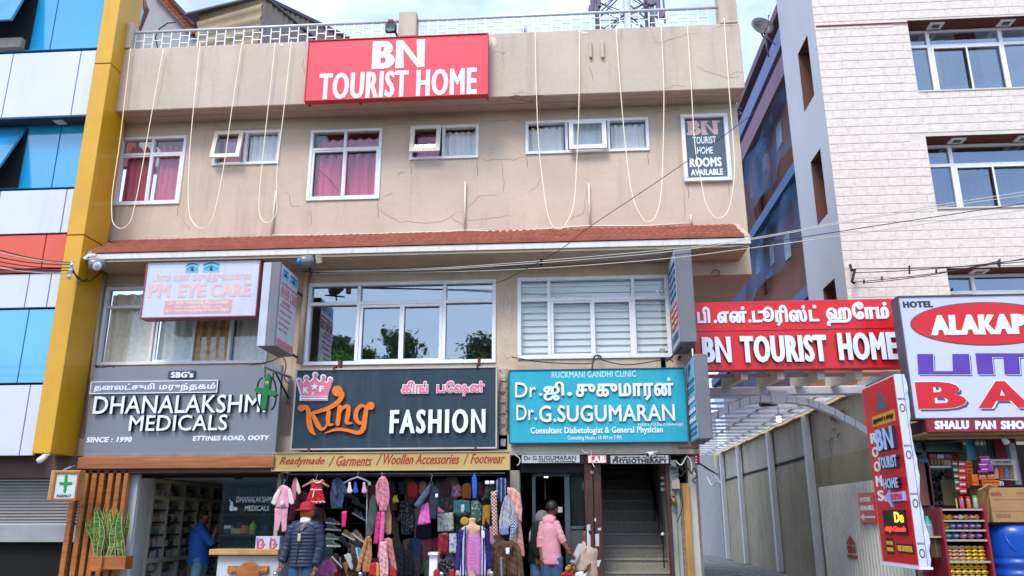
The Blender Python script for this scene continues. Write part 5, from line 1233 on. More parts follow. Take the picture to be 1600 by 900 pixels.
pbox(.22,.185,.9,.245,S,M('sticker_yellow','#cf9f2e',.5),'caption_band',.004);ptext('அறைகள் உள்ளது',.25,.195,.87,.235,(vsn,xv-.010,*S[2:]),M('ink_1d1d20','#1d1d20',.6),.03,.02)
mbm=MB()   # temple-like emblem
for (u0,v0,u1,v1) in ((.38,.14,.72,.165),(.42,.115,.68,.14),(.46,.09,.64,.115),(.5,.065,.6,.09),(.535,.045,.565,.065)): mbm.box(xv-.012,xv-.006,yfar-D*u1,yfar-D*u0,zt_-H*v1,zt_-H*v0)
mbm.build('emblem',M('emblem_grey','#5a5c68',.5),vsn)
for k in range(4):
    z_=zt_-H*(.14+.25*k);xx0=xv+.006
    text_on('DIGITAL',(xx0,Yv-.001,z_),(.09,0,0),(0,0,.025),(0,-1,0),.002,M('ink_1d1d20','',1),vsn,.02,.02);text_on('OI',(xx0+.01,Yv-.001,z_-.16),(.09,0,0),(0,0,.11),(0,-1,0),.002,M('ink_1d1d20','',1),vsn)
pipe('bracket',[(xv+.1,yfar,zb_+1),(XF,yfar+.3,zb_+1)],.02,m_steel,vsn)
# bar sign
Yh=12.0
s, _=board('bar_signboard','large pale hotel bar signboard with red oval name and purple block letters',0,0,0,0,Yh,.25,M('bar_board_pale','#c3c6d6',.4,var=.04,coat=.1),M('board_edge_dark','#55505c',.5),.02,corners=[(1402,465),(1720,455),(1745,655),(1428,652)])
m_pur=M('letter_purple','#5a3aa0',.5);m_rd2=M('letter_crimson','#c8202c',.5);m_sh2=M('letter_slate','#4b5663',.6);m_nv=M('letter_navy','',1)
txt('HOTEL',1410,471,1458,480,Yh,m_nv,s,.07,.03)
def ell(cx_,cy_,rx,ry,n=48): return np.array([[cx_+rx*math.cos(2*math.pi*k/n),cy_+ry*math.sin(2*math.pi*k/n)] for k in range(n)])
px_shape('oval_rim',[ell(1541,506,119,34)],Yh,.004,m_sh2,s);px_shape('oval',[ell(1541,506,117,32.5)],Yh-.004,.004,m_red,s)
txt('ALAKAPURI',1450,493,1668,521,Yh-.008,m_lw,s,.10,.045,.01,shear=.08)
for dx, dy, mm, e in ((2.5,2.5,m_sh2,0),(1,1,m_lw,-.003),(0,0,m_pur,-.006)):
    def U_(x0,y0,w_,h_,t_,top): 
        p=[(x0,y0),(x0+t_,y0),(x0+t_+1,y0+h_-5),(x0+w_-t_,y0+h_-5),(x0+w_-t_-1,y0),(x0+w_,y0),(x0+w_+3,y0+h_),(x0+2,y0+h_)] if not top else [(x0,y0),(x0+w_,y0),(x0+w_,y0+6),(x0+w_-8,y0+6),(x0+w_-6,y0+h_),(x0+w_-6-t_,y0+h_),(x0+w_-8-t_,y0+6),(x0+t_+2,y0+6),(x0+t_+5,y0+h_),(x0+4,y0+h_)]
        return np.array([(a_+dx,b_+dy) for a_,b_ in p])
    px_shape('lettering',[U_(1433,553,81,32,25,False)],Yh+e,.003,mm,s);px_shape('lettering',[U_(1524,552,76,33,24,True)],Yh+e,.003,mm,s);px_shape('lettering',[U_(1612,552,76,33,24,True)],Yh+e,.003,mm,s)
for dx, dy, mm, e, bo in ((4,4,m_sh2,0,.10),(0,0,m_lw,-.003,.15),(0,0,m_rd2,-.006,.10)):
    ex=1 if bo > .12 else 0
    txt('B',1429+dx-ex,597+dy-ex,1512+dx+ex,638+dy+ex,Yh+e,mm,s,bo*.55,.03,.003);txt('A',1522+dx-ex,596+dy-ex,1612+dx+ex,637+dy+ex,Yh+e,mm,s,bo*.55,.03,.003);txt('R',1622+dx-ex,596+dy-ex,1705+dx+ex,637+dy+ex,Yh+e,mm,s,bo*.55,.03,.003)
# ================================================================ ground floor shells
m_wood=M('varnished_wood','#a0622f',.45,var=.35,scale=2.5,stretch=(1.5,1.5,9),coat=.3)
m_woodh=M('varnished_beam','#96582f',.45,var=.35,scale=2.5,stretch=(.7,3,9),coat=.3)
m_wl=M('pale_wood','#b58a52',.5,var=.2,scale=4)
hbox('grey_ledge',131,709,430,722,12.6,12.85,M('ledge_grey','#7d7a78',.8,var=.2,dirt=.4),BN)
wb=hbox('timber_beam',122,714,427,731,12.45,12.84,m_woodh,BN,.01)
hbox('timber_beam_lip',125,731,427,738,12.5,12.84,M('dark_wood','#4a2a1c',.6,var=.3),BN)
# slatted timber screen at the left of the pharmacy
ts=thing('timber_screen','row of upright varnished timber battens beside the pharmacy entrance','screen',(-7.6,12.6,0))
for k, (t_,b_,w_) in enumerate(((117,92,9),(130,112,9),(142,127,8.5),(154,139,8.5),(166,155,8),(177,169,8),(189,181,7))):
    Yk=12.5+.0*k;xm_=PY((t_+b_)/2+2,820,Yk).x;wd=w_/105.
    box('batten',xm_-wd/2,xm_+wd/2,Yk,Yk+.11,0,PY(150,735,Yk).z-.002*k,m_wood,ts,bevel=.006)
box('back_panel',PY(128,800,12.75).x,PY(205,800,12.75).x,12.72,12.76,0,PY(150,738,12.75).z,M('screen_back','#8d8d90',.7,.1,var=.15),ts)
a=bb(12.7,191,738,200,900);box('word_strip',a[0],a[2],12.66,12.70,0,a[3],M('strip_b9b9be','',1),ts)
for k, ch in enumerate('PHARMACY'): txt(ch,191.8,740+k*15.5,196.5,750+k*15.5,12.66,M('ink_1d1d20','',1),ts,.01,.01,.004)
ps=thing('pharmacy_box_sign','small hanging wooden box sign with a green cross at the left corner','sign',tuple(PY(100,783,12.1)))
hbox('case',80,735,119,782,12.05,12.2,M('pale_wood','',1),ps);xk=PY(80,760,12.05).x
a=bb(12.04,88,738,117,781);box('face',a[0],a[2],12.03,12.049,a[1],a[3],M('sign_face_white','#c5cdc9',.4,coat=.2),ps)
mb=MB();frame_mb(mb,a[0]-.01,a[1]-.01,a[2]+.03,a[3]+.01,.03,12.01,12.03);mb.build('frame',m_wood,ps)
a=bb(12.02,99,741.5,105,769);px_shape('cross',strokes_loops([[(103.7,744,4.4),(103,756,4.6),(101.3,768,3.8)],[(95,755.5,4.4),(103,755.7,4.6),(111,755,4.4)]],5),12.03,.008,M('cross_green','#128a3e',.5),ps)
txt('PHARMACY',89,772.5,111,777,12.03,M('print_teal','',1),ps,.02,.02)
MB().tube([PY(99,735,12.12),PY(110,730,12.2),PY(118,728,12.5)],.015,6).build('hook',m_steel,ps)
# snake plant in hanging planter
sp=thing('snake_plant_planter','snake plant with yellow-edged leaves in a wooden box on the timber screen','planter',tuple(PY(168,892,12.3)))
hbox('planter_box',142,869,157,893,12.2,12.46,m_wood,sp);a=bb(12.25,157.3,869,195,890);box('planter_box',a[0],a[2],12.24,12.46,a[1],a[3],m_woodh,sp,bevel=.006)
m_lf=pattern('snake_leaf_banded','#35572a','#66854a','noise',16,.5,(.5,.5,3),.52);m_lfe=M('leaf_edge_yellow','#b9b35a',.5,var=.15)
for k in range(24):
    bx_=149+k*1.85;top=(820,812,835,806,800,815,797,822,805,796,812,802,808,815,798,806,818,800,824,810,803,830,812,806)[k]-7;lean=(k-11)*.75+R.uniform(-5,5)
    Yk=12.28+R.uniform(0,.14);pts=[];L_=[]
    c0=PY(bx_,870,Yk);c1=PY(bx_+lean,top,Yk-R.uniform(0,.12));wv=R.uniform(.034,.05)
    mb=MB();mb2=MB();n=8;prev=None
    for i in range(n+1):
        t_=i/n;w_=wv*math.sin(math.pi*min(.97,.18+.8*t_))**.7 if t_ < .97 else .002
        c=c0.lerp(c1,t_)+Vector((.03*math.sin(t_*5+k),.02*math.sin(t_*4+k*2),0));prev_=(c+Vector((-w_,0,0)),c+Vector((0,.014,0)),c+Vector((w_,0,0)))
        L_.append(prev_)
    vs=[v for q in L_ for v in q];fs=[]
    for i in range(n): fs += [(3*i,3*i+1,3*i+4,3*i+3),(3*i+1,3*i+2,3*i+5,3*i+4)]
    lf=mb.add(vs,fs).build('leaf',m_lf,sp,smooth=True)
    for sd_ in (0,2):
        e=[];
        for i in range(n+1): v=Vector(L_[i][sd_]);o_=.007*(1 if sd_ else -1)*(1 if i < n else 0);e += [v+Vector((0,-.001,0)),v+Vector((o_,-.001,0))]
        mb2.add(e,[(2*i,2*i+1,2*i+3,2*i+2) for i in range(n)])
    mb2.build('leaf_edge',m_lfe,lf)

# ---------------- pharmacy room
PR=thing('pharmacy_shop','white-walled pharmacy interior with wooden shelving behind the entrance','shop',(-6,14,.38))
zc=PY(300,742,13.0).z;m_wh=M('shop_white','#dcdce0',.6,var=.05)
xL0=PY(205,800,12.95).x;xW=PY(228,820,14.0).x
box('floor',xL0-.3,-4.5,12.7,17.6,.2,.40,M('shop_floor','#cbc7bd',.3,var=.1),PR)
box('ceiling',xL0-.3,-4.5,12.95,17.6,zc+.02,zc+.1,M('shop_ceiling','#dcdcd8',.8),PR)
box('back_wall',xL0-.3,-4.3,17.3,17.4,.38,zc+.1,M('shop_back','#8d8f92',.8),PR)
MB().add([(xL0,12.9,.0),(xW,14.1,.0),(xW,14.1,zc),(xL0,12.9,zc)],[(0,1,2,3)]).build('door_jamb',m_wh,PR)
a=bb(12.9,205,745,222,900);box('jamb_post',a[0]-.02,PY(212,800,12.9).x,12.85,12.95,0,zc,m_wh,PR)
# shelving on the left wall (plane x = xs)
xs=PX(235,820,PY(233,820,14.1).x).x
shf=thing('medicine_shelving','tall wooden wall shelving full of medicine boxes on the left of the pharmacy','shelf',(xs,15.5,.4))
m_fr=M('shelf_cream_wood','#c9c0ac',.5,var=.1);m_shd=M('shelf_back_dark','#5a5a5c',.7)
y0s, y1s=14.1, 17.2
zlv=[PX(240,776,xs).z,PX(228,876,xs).z];zl1=(PX(240,777,xs).z);zl2=PX(229,877,xs).z
box('back_panel',xs-.34,xs-.30,y0s,y1s,.4,zc,m_shd,shf)
for z_, th_ in ((zc-.03,.06),(zl1,.07),(zl2,.08),(.45,.06)): box('rail',xs-.3,xs+.01,y0s,y1s,z_-th_/2,z_+th_/2,m_fr,shf,bevel=.004)
nb=5;ysx=[y0s+(y1s-y0s)*k/nb for k in range(nb+1)]
for k, y_ in enumerate(ysx): box('upright',xs-.3,xs+(.03 if k == 0 else .0),y_-.025,y_+.025,.4,zc-.04,m_fr,shf)
mid=[zl2+(zl1-zl2)*f for f in (.2,.4,.6,.8)]
for z_ in mid: box('shelf_board',xs-.29,xs-.02,y0s+.03,y1s-.03,z_-.012,z_+.012,M('shelf_glass_dark','#3c3a3c',.3),shf)
# stock: small boxes and bottles too small to pick apart -> one mesh per shelf bay
boxm=[M('stock_white','#c9cacd',.5),M('stock_blue','#5a7a9e',.5),M('stock_green','#5f8a70',.5),M('stock_red','#94594c',.5),M('stock_yellow','#b59c5c',.5),M('stock_teal','#5a8a90',.5),M('stock_dark','#45484e',.5),M('stock_pink','#b08a94',.5)]
levels=[.5,.5+(zl2-.5)*.5]+[zl2+.045]+[z_+.015 for z_ in mid]+[zl1+.04]
st=MB()
for z_ in levels:
    y_=y0s+.06
    while y_ < y1s-.1:
        w_=R.uniform(.03,.09);h_=R.uniform(.06,.14);st.mi=R.choice([0,0,0,0,1,2,3,4,5,6,0,7]);dpt=R.uniform(.04,.16)
        st.box(xs-.28,xs-.06-R.uniform(0,.05),y_,y_+w_,z_,z_+h_);y_ += w_+R.uniform(.002,.03)
kind(st.build('medicine_stock',boxm,shf),'stuff')
# back shelving seen past the man
bs_=thing('back_shelving','dim shelving with blue packets at the rear of the pharmacy','shelf',(-6,17,.4))
box('back_panel',xs+.05,-4.35,17.15,17.19,.4,zc,m_shd,bs_)
st=MB()
for z_ in (.6,.95,1.3,1.65,2.0,2.3):
    box('shelf_board',xs+.05,-4.4,16.95,17.15,z_-.02,z_,m_fr,bs_);x_=xs+.1
    while x_ < -4.5: w_=R.uniform(.05,.12);st.mi=R.choice([0,1,6,5,6,3]);st.box(x_,x_+w_,16.98,17.1,z_+.001,z_+R.uniform(.1,.2));x_ += w_+R.uniform(0,.06)
kind(st.build('medicine_stock',boxm,bs_),'stuff')
# glass partition with lettering
gp=thing('glass_partition','clear glass front pane lettered with the pharmacy name above the counter','glass partition',tuple(PY(390,860,13.0)))
a=bb(13.0,350,746,440,858);MB().add([(a[0],13.0,a[1]),(a[2],13.0,a[1]),(a[2],13.0,a[3]),(a[0],13.0,a[3])],[(0,1,2,3)]).build('pane',glass('shopfront_glass','#b9c6cc',.12,.02,'#b9c8ca'),gp)
hbox('top_rail',205,741,440,746,12.97,13.03,m_black,gp);hbox('patch_fitting',366,743,377,749,12.96,12.995,m_black,gp)
txt('DHANALAKSHMI',370,776,425,785,12.998,M('frosted_print','#9fb2b6',.5),gp,.01,.01,.003);txt('MEDICALS',383,790,420,798,12.998,M('frosted_print','',1),gp,.01,.01,.003)
px_shape('bottle_mark',[circ(362,795,3.6),circ(368,795,3),np.array([(360,784),(364,784),(365,796),(359,796)]),np.array([(358,781),(359,780),(362,785),(361,786)])],12.998,.003,M('frosted_print','',1),gp)
# counter
ct=thing('pharmacy_counter','white counter with pale wooden top and round carved wooden nameplate','counter',tuple(PY(385,900,12.75)))
a=bb(12.7,329,858,436,867);box('counter_top',a[0],a[2],12.65,13.4,a[1],a[3],m_wl,ct,bevel=.006)
a=bb(12.75,341,868,434,900);box('counter_front',a[0],a[2],12.75,13.3,0,a[3],M('counter_white','#bcbdc2',.5,var=.04),ct)
a=bb(12.75,358,884,420,896);box('nameplate',a[0],a[2],12.70,12.749,a[1],a[3],m_wood,ct,bevel=.004)
c=PY(389,893,12.72);MB().lathe([(.0,-.06),(.17,-.06),(.19,-.03),(.19,.02)],(c.x,12.735,c.z-.05),28,'y').build('round_plate',m_wood,ct)
txt('DHANALAKSHMI',361,887,417,893,12.69,M('carved_gold','#c79a55',.5),ct,.03,.02,.012)
a=bb(13.05,344,845,432,858);box('glass_case',a[0]+.05,a[2],13.03,13.3,a[3]-.14,a[3]-.01,glass('case_glass','#b9d3e2',.2,.05,'#a7c3d4'),ct)
# goods on the counter: boxes and bottles, each its own thing
bx=lambda nm, l, t, r_, b, Y0, dp, m_, lab, cat='box', g=None: tag(hbox(nm,l,t,r_,b,Y0,Y0+dp,m_,None,.003),lab,cat,g)
for k, (l,t,r_,b,mm,lab) in enumerate(((350,821,361,826,'stock_white','white carton at the left end of the pharmacy counter display'),(350,827,360,833,'stock_dark','dark flat carton under the white carton on the pharmacy display'),(361,825,367,834,'stock_pink','slim pink carton beside the dark carton on the pharmacy display'),
 (367,826,376,834,'stock_yellow','pale yellow carton in the middle of the pharmacy display'),(376.5,821,383,834,'stock_orange','tall orange carton next to the yellow carton behind the glass'),(383.5,822,388,834,'stock_red','narrow red carton beside the tall orange carton behind the glass'))):
    if mm == 'stock_orange': M('stock_orange','#d07a1e',.5)
    bx('carton',l,t,r_,b,13.1,.1,MATS[mm],lab)
gbt=thing('lotion_bottle','green and orange bottle standing on the pharmacy display behind the glass','bottle',tuple(PY(394,834,13.15)))
c=PY(394.5,834,13.15);hh=PY(394.5,814,13.15).z-c.z;MB().lathe([(.05,0),(.055,.01),(.055,hh*.7),(.025,hh*.82),(.025,hh*.85)],c,14).build('body',M('lotion_green','#7cae3c',.4,var=.2),gbt,smooth=True);MB().lathe([(.056,.02),(.056,hh*.3)],c,14).build('label_band',M('lotion_orange','#d2762e',.4),gbt);MB().lathe([(.03,hh*.85),(.03,hh)],c,12).build('cap',M('lotion_green_cap','#3c9a42',.4),gbt)
box('display_shelf',PY(348,836,13.1).x,PY(420,836,13.1).x,13.05,13.35,PY(380,836,13.1).z-.02,PY(380,834.6,13.1).z,M('shelf_glass_dark','',1),ct)
m_dp=M('detergent_print','#d8a0b4',.4,var=.05)
for k, (l,r_) in enumerate(((400,420),(421,436))):
    d=thing('detergent_box',('white box with red swirl logo on the counter, left of the pair','white box with red swirl logo partly behind the jacket mannequin')[k],'box',tuple(PY((l+r_)/2,858,12.8)))
    a=bb(12.8,l,838,r_,858);box('carton',a[0],a[2],12.8,12.95,a[1],a[3],M('box_lilac','#b9c0d4',.5),d,bevel=.003)
    cx_=l+(r_-l)*.4;px_shape('swirl_print',strokes_loops([[(cx_-5,855,2.5),(cx_-4,846,3),(cx_+1,843,3),(cx_+3,848,3),(cx_,852,2)],[(cx_-6,857,1),(cx_+1,856,2.6),(cx_+6,850,2)]],3),12.8,.004,M('swirl_red','#c04a50',.5),d)
    px_shape('side_print',[np.array([(l+1,840),(l+4,840),(l+3,857),(l+1,857)])],12.8,.003,M('swirl_blue','#5a86c0',.5),d)

# ---------------- clothing shop room
CR=thing('clothing_shop','dark open clothing shop interior hung with stock','shop',(-2.8,14,.38))
xa, xb2_=-4.48, -1.0;zc2=PY(600,735,12.9).z
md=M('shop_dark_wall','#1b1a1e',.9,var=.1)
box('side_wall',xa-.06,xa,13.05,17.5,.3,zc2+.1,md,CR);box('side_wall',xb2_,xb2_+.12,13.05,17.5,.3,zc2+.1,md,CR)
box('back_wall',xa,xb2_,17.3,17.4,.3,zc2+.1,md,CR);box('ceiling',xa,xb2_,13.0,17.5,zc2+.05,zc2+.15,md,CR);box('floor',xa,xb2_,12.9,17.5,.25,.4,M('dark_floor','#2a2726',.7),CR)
pier('pier',797,812,735,900,12.88,13.2,M('cream_pier','#a79c8e',.8,var=.12,dirt=.4))
pier('pier',428,434,738,900,12.95,13.2,M('cream_pier','',1))
for y_ in (12.75,13.3): pipe('hanging_rail',[(xa+.05,y_,zc2-.06),(xb2_,y_,zc2-.06)],.012,m_steel,CR)
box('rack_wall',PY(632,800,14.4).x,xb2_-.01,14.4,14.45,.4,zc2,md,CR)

c2=crop(420,735,5.4545);c3=crop(600,735,5.4545)
def clo(name,pts,Y,th,m_,lab,cat,cr_=c2,fold=.008,freq=30,g=None,parent=None):
    o=puff(name,cr_(pts),Y,th,m_,parent,fold,freq)
    if parent is None: tag(o,lab,cat,g)
    elif lab: o['label']=lab
    return o
def hanger(P,cx_,top,w_,Y,m_,cr_=c2,th=.012):
    (x0,z0),=poly(Y,cr_([(cx_,top)]));hw=w_/5.4545/105.
    MB().tube([(x0-hw,Y,z0-.14),(x0-hw*.5,Y,z0-.085),(x0,Y,z0-.05),(x0+hw*.5,Y,z0-.085),(x0+hw,Y,z0-.14)],th,6).build('hanger',m_,P,smooth=True)
    MB().tube([(x0,Y,z0-.05),(x0,Y,z0),(x0+.02,Y,z0+.03),(x0,Y,z0+.05),(x0-.02,Y,z0+.035)],.004,5).build('hook',m_steel,P)
m_pkp=M('baby_pink','#d597a9',.85,var=.08,bump=.15,bscale=40);m_crm=M('baby_cream','#d7c3bd',.85,var=.06)
t=thing('baby_suit','pale pink baby top and trousers hanging before the pharmacy glass','clothing',tuple(PY(440,830,12.45)))
puff('top',c2([(105,130),(125,122),(152,132),(180,152),(170,320),(60,320),(62,220),(78,158)]),12.45,.05,m_pkp,t,.006);puff('sleeve',c2([(80,158),(100,170),(68,290),(45,297),(18,280),(45,210)]),12.43,.04,m_crm,t,.005);puff('sleeve',c2([(160,165),(185,152),(205,215),(218,275),(195,296),(172,275)]),12.43,.04,m_crm,t,.005)
puff('trouser_leg',c2([(50,320),(110,322),(104,430),(82,518),(50,518)]),12.46,.045,m_pkp,t,.005);puff('trouser_leg',c2([(110,322),(164,320),(155,420),(150,522),(112,526),(106,430)]),12.46,.045,m_pkp,t,.005)
puff('pocket_patch',c2([(98,258),(132,258),(134,290),(115,302),(98,290)]),12.405,.012,m_crm,t);hanger(t,128,105,40,12.47,M('hanger_clear','#b9bcc4',.3))
t=thing('baby_jacket','small rose jacket hanging just left of the red dress','clothing',tuple(PY(462,770,12.6)))
puff('body',c2([(212,70),(238,60),(250,110),(235,190),(228,262),(205,262),(195,140)]),12.6,.04,M('dusty_rose','#b3717f',.85,var=.1),t,.006);puff('sleeve',c2([(238,66),(262,130),(274,188),(252,208),(236,170)]),12.58,.035,m_crm,t)
t=thing('red_dress',"girl's red dress with white trim on a wooden hanger",'dress',tuple(PY(493,800,12.45)));m_rd=M('dress_red','#b5121f',.7,var=.1)
puff('bodice',c2([(345,92),(368,76),(385,98),(415,100),(442,96),(462,76),(482,92),(458,130),(455,166),(356,166),(362,130)]),12.45,.04,m_rd,t,.004);puff('skirt',c2([(356,164),(455,164),(472,220),(480,270),(398,282),(316,272),(334,210)]),12.45,.06,m_rd,t,.014,50)
puff('sash',c2([(354,158),(456,160),(456,169),(354,168)]),12.40,.012,m_crm,t);puff('ribbon',c2([(385,168),(393,168),(378,235),(368,236)]),12.385,.008,m_crm,t);puff('lace_hem',c2([(313,262),(480,258),(484,275),(400,284),(311,280)]),12.39,.014,pattern('lace_hem','#c9aeb2','#b5121f','checker',34),t)
puff('collar',c2([(372,74),(380,74),(400,100),(430,100),(452,74),(460,76),(434,110),(396,110)]),12.405,.01,m_crm,t)
hanger(t,405,60,118,12.44,M('hanger_wood','#b0824a',.5),th=.018)
m_den=M('denim_blue','#3b4d6b',.85,var=.22,scale=6,bump=.2,bscale=60);m_dend=M('denim_dark','#232a3a',.85,var=.2,scale=6)
t=thing('denim_jacket','blue denim jacket hanging right of the red dress','jacket',tuple(PY(529,795,12.7)))
puff('body',c2([(540,82),(575,60),(610,66),(640,96),(650,200),(622,326),(530,330),(522,200)]),12.7,.08,m_den,t,.012);puff('sleeve',c2([(618,78),(650,110),(674,185),(655,205),(630,190),(610,140)]),12.66,.05,m_den,t,.006);puff('sleeve',c2([(540,110),(560,90),(575,140),(585,215),(560,225),(545,180)]),12.62,.04,m_den,t,.006)
t=thing('shoe_hanger','grey hanger with small baby shoes clipped under the strip sign','hanger',tuple(PY(558,755,12.5)));hanger(t,757,30,118,12.5,M('hanger_grey','#7c8794',.4),th=.016)
for xx, mm, lb in ((688,'baby_cream',0),(738,'cobalt_cloth',1),(812,'baby_pink',2)):
    if mm == 'cobalt_cloth': M(mm,'#2348a8',.7,var=.1)
    puff('bootie',c2([(xx-14,150),(xx-8,100),(xx+8,100),(xx+16,150),(xx+28,180),(xx+10,196),(xx-16,194),(xx-22,175)]),12.48,.05,MATS[mm],t)
tag(puff('price_tag',c2([(845,104),(870,104),(870,130),(845,130)]),12.48,.006,M('tag_green','#3fae5a',.5)),'small green tag hanging right of the grey hanger','tag')
tag(puff('wallet_card',c2([(622,350),(668,346),(652,482),(620,486)]),12.5,.02,M('hot_pink','#d81a6a',.4)),'hot pink phone cover hanging by the shoe rack','phone cover')
# shoes
def shoe(px_,py_,Y,ang,L_,mb_up,mb_sole,lab,flip=1,tag_=True,g=None):
    c=PY(px_,py_,Y);t=thing('shoe',lab,'shoe',(0,0,0),g)
    ca, sa=math.cos(ang), math.sin(ang)
    def X_(u,v,w_): u *= flip;return c+Vector((u*ca-w_*sa,v,u*sa+w_*ca))
    n=9;prof=[(0,.06,.085),(.06,.12,.12),(.18,.14,.13),(.35,.13,.115),(.5,.12,.085),(.65,.13,.065),(.8,.13,.055),(.93,.1,.045),(1,.04,.02)]
    sole=MB();up=MB();vs=[];
    for (u,w_,h_) in prof:
        U=(u-.5)*L_;W_=w_*L_*.55
        vs += [X_(U,-W_,0),X_(U,W_,0),X_(U,W_,.09*L_),X_(U,-W_,.09*L_)]
    fs=[]
    for i in range(len(prof)-1):
        for k in range(4): fs.append((4*i+k,4*i+(k+1) % 4,4*i+4+(k+1) % 4,4*i+4+k))
    fs += [(3,2,1,0),tuple(4*(len(prof)-1)+k for k in range(4))]
    sole.add(vs,fs).build('sole',mb_sole,t,smooth=False)
    vs=[];fs=[];m_=8
    for (u,w_,h_) in prof:
        U=(u-.5)*L_*.98;W_=w_*L_*.5;Hh=h_*L_*2.4
        for k in range(m_+1):
            a_=math.pi*k/m_;vs.append(X_(U,-W_*math.cos(a_),.085*L_+Hh*math.sin(a_)**.8))
    for i in range(len(prof)-1):
        for k in range(m_): fs.append((i*(m_+1)+k,i*(m_+1)+k+1,(i+1)*(m_+1)+k+1,(i+1)*(m_+1)+k))
    up.add(vs,fs).build('upper',mb_up,t,smooth=True)
    mb=MB()
    for k in range(4): u=-.02+.07*k;h_=.36-.055*k;mb.tube([X_(u*L_,-.08*L_,h_*L_*.8),X_(u*L_,0,h_*L_*.93),X_(u*L_,.08*L_,h_*L_*.8)],.006,5)
    mb.build('laces',mb_sole,t)
    return t
m_sb=M('shoe_black','#15161a',.5,var=.2);m_sw=M('shoe_sole_grey','#8f9698',.6);m_st=M('shoe_tan','#8a6038',.7,var=.15);m_swh=M('shoe_sole_white','#c4c6c2',.6);m_sg=M('shoe_green_grey','#3f4f4a',.6,var=.2);m_sn=M('shoe_navy','#20293a',.6,var=.15)
SH=[(c2([(548,458)])[0],m_sn,m_sw,-.1,'navy running shoe on the top row of the shoe rack',1),(c2([(550,512)])[0],m_sb,m_sw,-.08,'black running shoe under the navy running shoe',1),(c2([(546,590)])[0],m_sg,m_sw,-.05,'grey green running shoe third down on the rack',1),(c2([(546,650)])[0],m_sg,m_swh,-.04,'grey green sneaker with white sole, fourth down on the rack',1),
 (c2([(680,575)])[0],m_st,m_swh,-.45,'tan sneaker with thick white sole, left of the tan pair',1),(c2([(758,580)])[0],m_st,m_swh,-.6,'tan sneaker on the right of the tan pair',1),(c2([(580,785)])[0],m_sb,m_swh,-.75,'black sneaker with white sole hanging nose down',1),(c2([(672,785)])[0],m_swh,m_swh,-1.05,'off-white chunky sneaker hanging nose down',1),
 (c2([(765,400)])[0],m_sb,m_sw,-.5,'black shoe with grey stripes tilted beside the long rack pole',1),(c2([(700,240)])[0],m_sb,m_sb,-.3,'black ankle boot high on the rack under the hanger',1),(c2([(760,300)])[0],m_sb,m_sb,-.35,'black leather shoe below the ankle boot',1),(c2([(640,630)])[0],m_sb,m_sb,-.6,'plain black slip-on in the middle of the rack',1),
 (c2([(740,640)])[0],m_sb,m_sb,-.4,'plain black slip-on at the right of the rack',1),(c2([(640,860)])[0],m_st,m_sb,-1.2,'brown shoe hanging at the bottom of the rack',1),(c2([(755,730)])[0],M('shoe_teal','#2f8a9a',.6),m_swh,-1.3,'teal shoe half hidden behind the tan jacket',1)]
for (pp,mu,ms_,an,lb,f_) in SH: shoe(pp[0],pp[1],13.1,an,.25,mu,ms_,lb,f_)
rk=thing('shoe_rack','dark wire shoe rack inside the clothing shop','rack',(-3.7,13.2,.4))
for k in range(7):
    z_=.75+.24*k;MB().tube([(PY(505,800,13.2).x,13.2,z_),(PY(575,800,13.2).x,13.2,z_)],.008,5).build('rung',m_black,rk)
for xx in (505,540,575): pipe('upright',[(PY(xx,800,13.22).x,13.22,.4),(PY(xx,800,13.22).x,13.22,2.3)],.01,m_black,rk)
pipe('chrome_pole',[PY(574,760,12.8),PY(571,900,12.8)],.012,m_steel,rk)
m_pf=M('puffer_grey_green','#4a554f',.6,var=.12);m_knit=M('knit_pink','#cc7f8f',.9,var=.25,scale=22,bump=.8,bscale=60);m_mag=M('scarf_magenta','#b52e72',.8,var=.12);m_hp=M('scarf_pink','#cf5c97',.8,var=.1)
clo('puffer_coat',[(862,260),(885,205),(915,225),(925,380),(905,500),(870,574),(822,572),(838,420)],12.75,.1,m_pf,'grey green quilted coat hanging left of the pink knitted top','coat',fold=.012,freq=20)
t=thing('knitted_top','pink knitted top bunched on a hanger above magenta scarves','top',tuple(PY(598,790,12.5)))
puff('body',c2([(940,66),(962,46),(990,50),(1010,84),(1020,180),(1006,270),(1010,330),(985,352),(944,350),(930,250),(922,150)]),12.5,.08,m_knit,t,.014,45);puff('sleeve',c2([(940,70),(934,150),(948,250),(930,300),(912,230),(910,130)]),12.47,.05,m_knit,t,.012,45);puff('sleeve',c2([(1000,66),(1022,110),(1030,220),(1020,300),(1004,290),(1008,180)]),12.47,.05,m_knit,t,.012,45);pipe('hook',[PY(597,745,12.5),PY(597,738,12.5)],.006,m_steel,t)
clo('magenta_scarf',[(925,355),(960,350),(955,480),(930,628),(890,626),(908,480)],12.52,.05,m_mag,'long magenta scarf hanging under the pink knitted top','scarf',fold=.018,freq=70)
clo('pink_scarf',[(960,352),(992,350),(985,520),(970,660),(945,756),(925,750),(940,600)],12.5,.05,m_hp,'bright pink scarf hanging straight beside the magenta one','scarf',fold=.018,freq=70)
clo('beige_jacket',[(1005,300),(1025,290),(1046,400),(1044,540),(1010,556),(985,530),(990,400)],12.6,.07,M('cloth_beige','#9c7f68',.85,var=.12),'beige jacket behind the pink knitted top','jacket',fold=.012,freq=40)
t=thing('tan_jacket','tan brown jacket hanging at waist height right of the sneakers','jacket',tuple(PY(567,880,12.55)));m_tj=M('cloth_tan','#a8734c',.85,var=.15,bump=.2)
puff('body',c2([(830,580),(850,565),(876,588),(880,720),(858,872),(800,868),(790,760),(812,660)]),12.55,.09,m_tj,t,.012,45);puff('sleeve',c2([(822,578),(840,590),(820,700),(790,800),(775,866),(742,860),(768,750),(800,650)]),12.52,.06,m_tj,t,.01,45);puff('collar',c2([(826,570),(856,556),(872,575),(846,592)]),12.48,.02,m_tj,t)
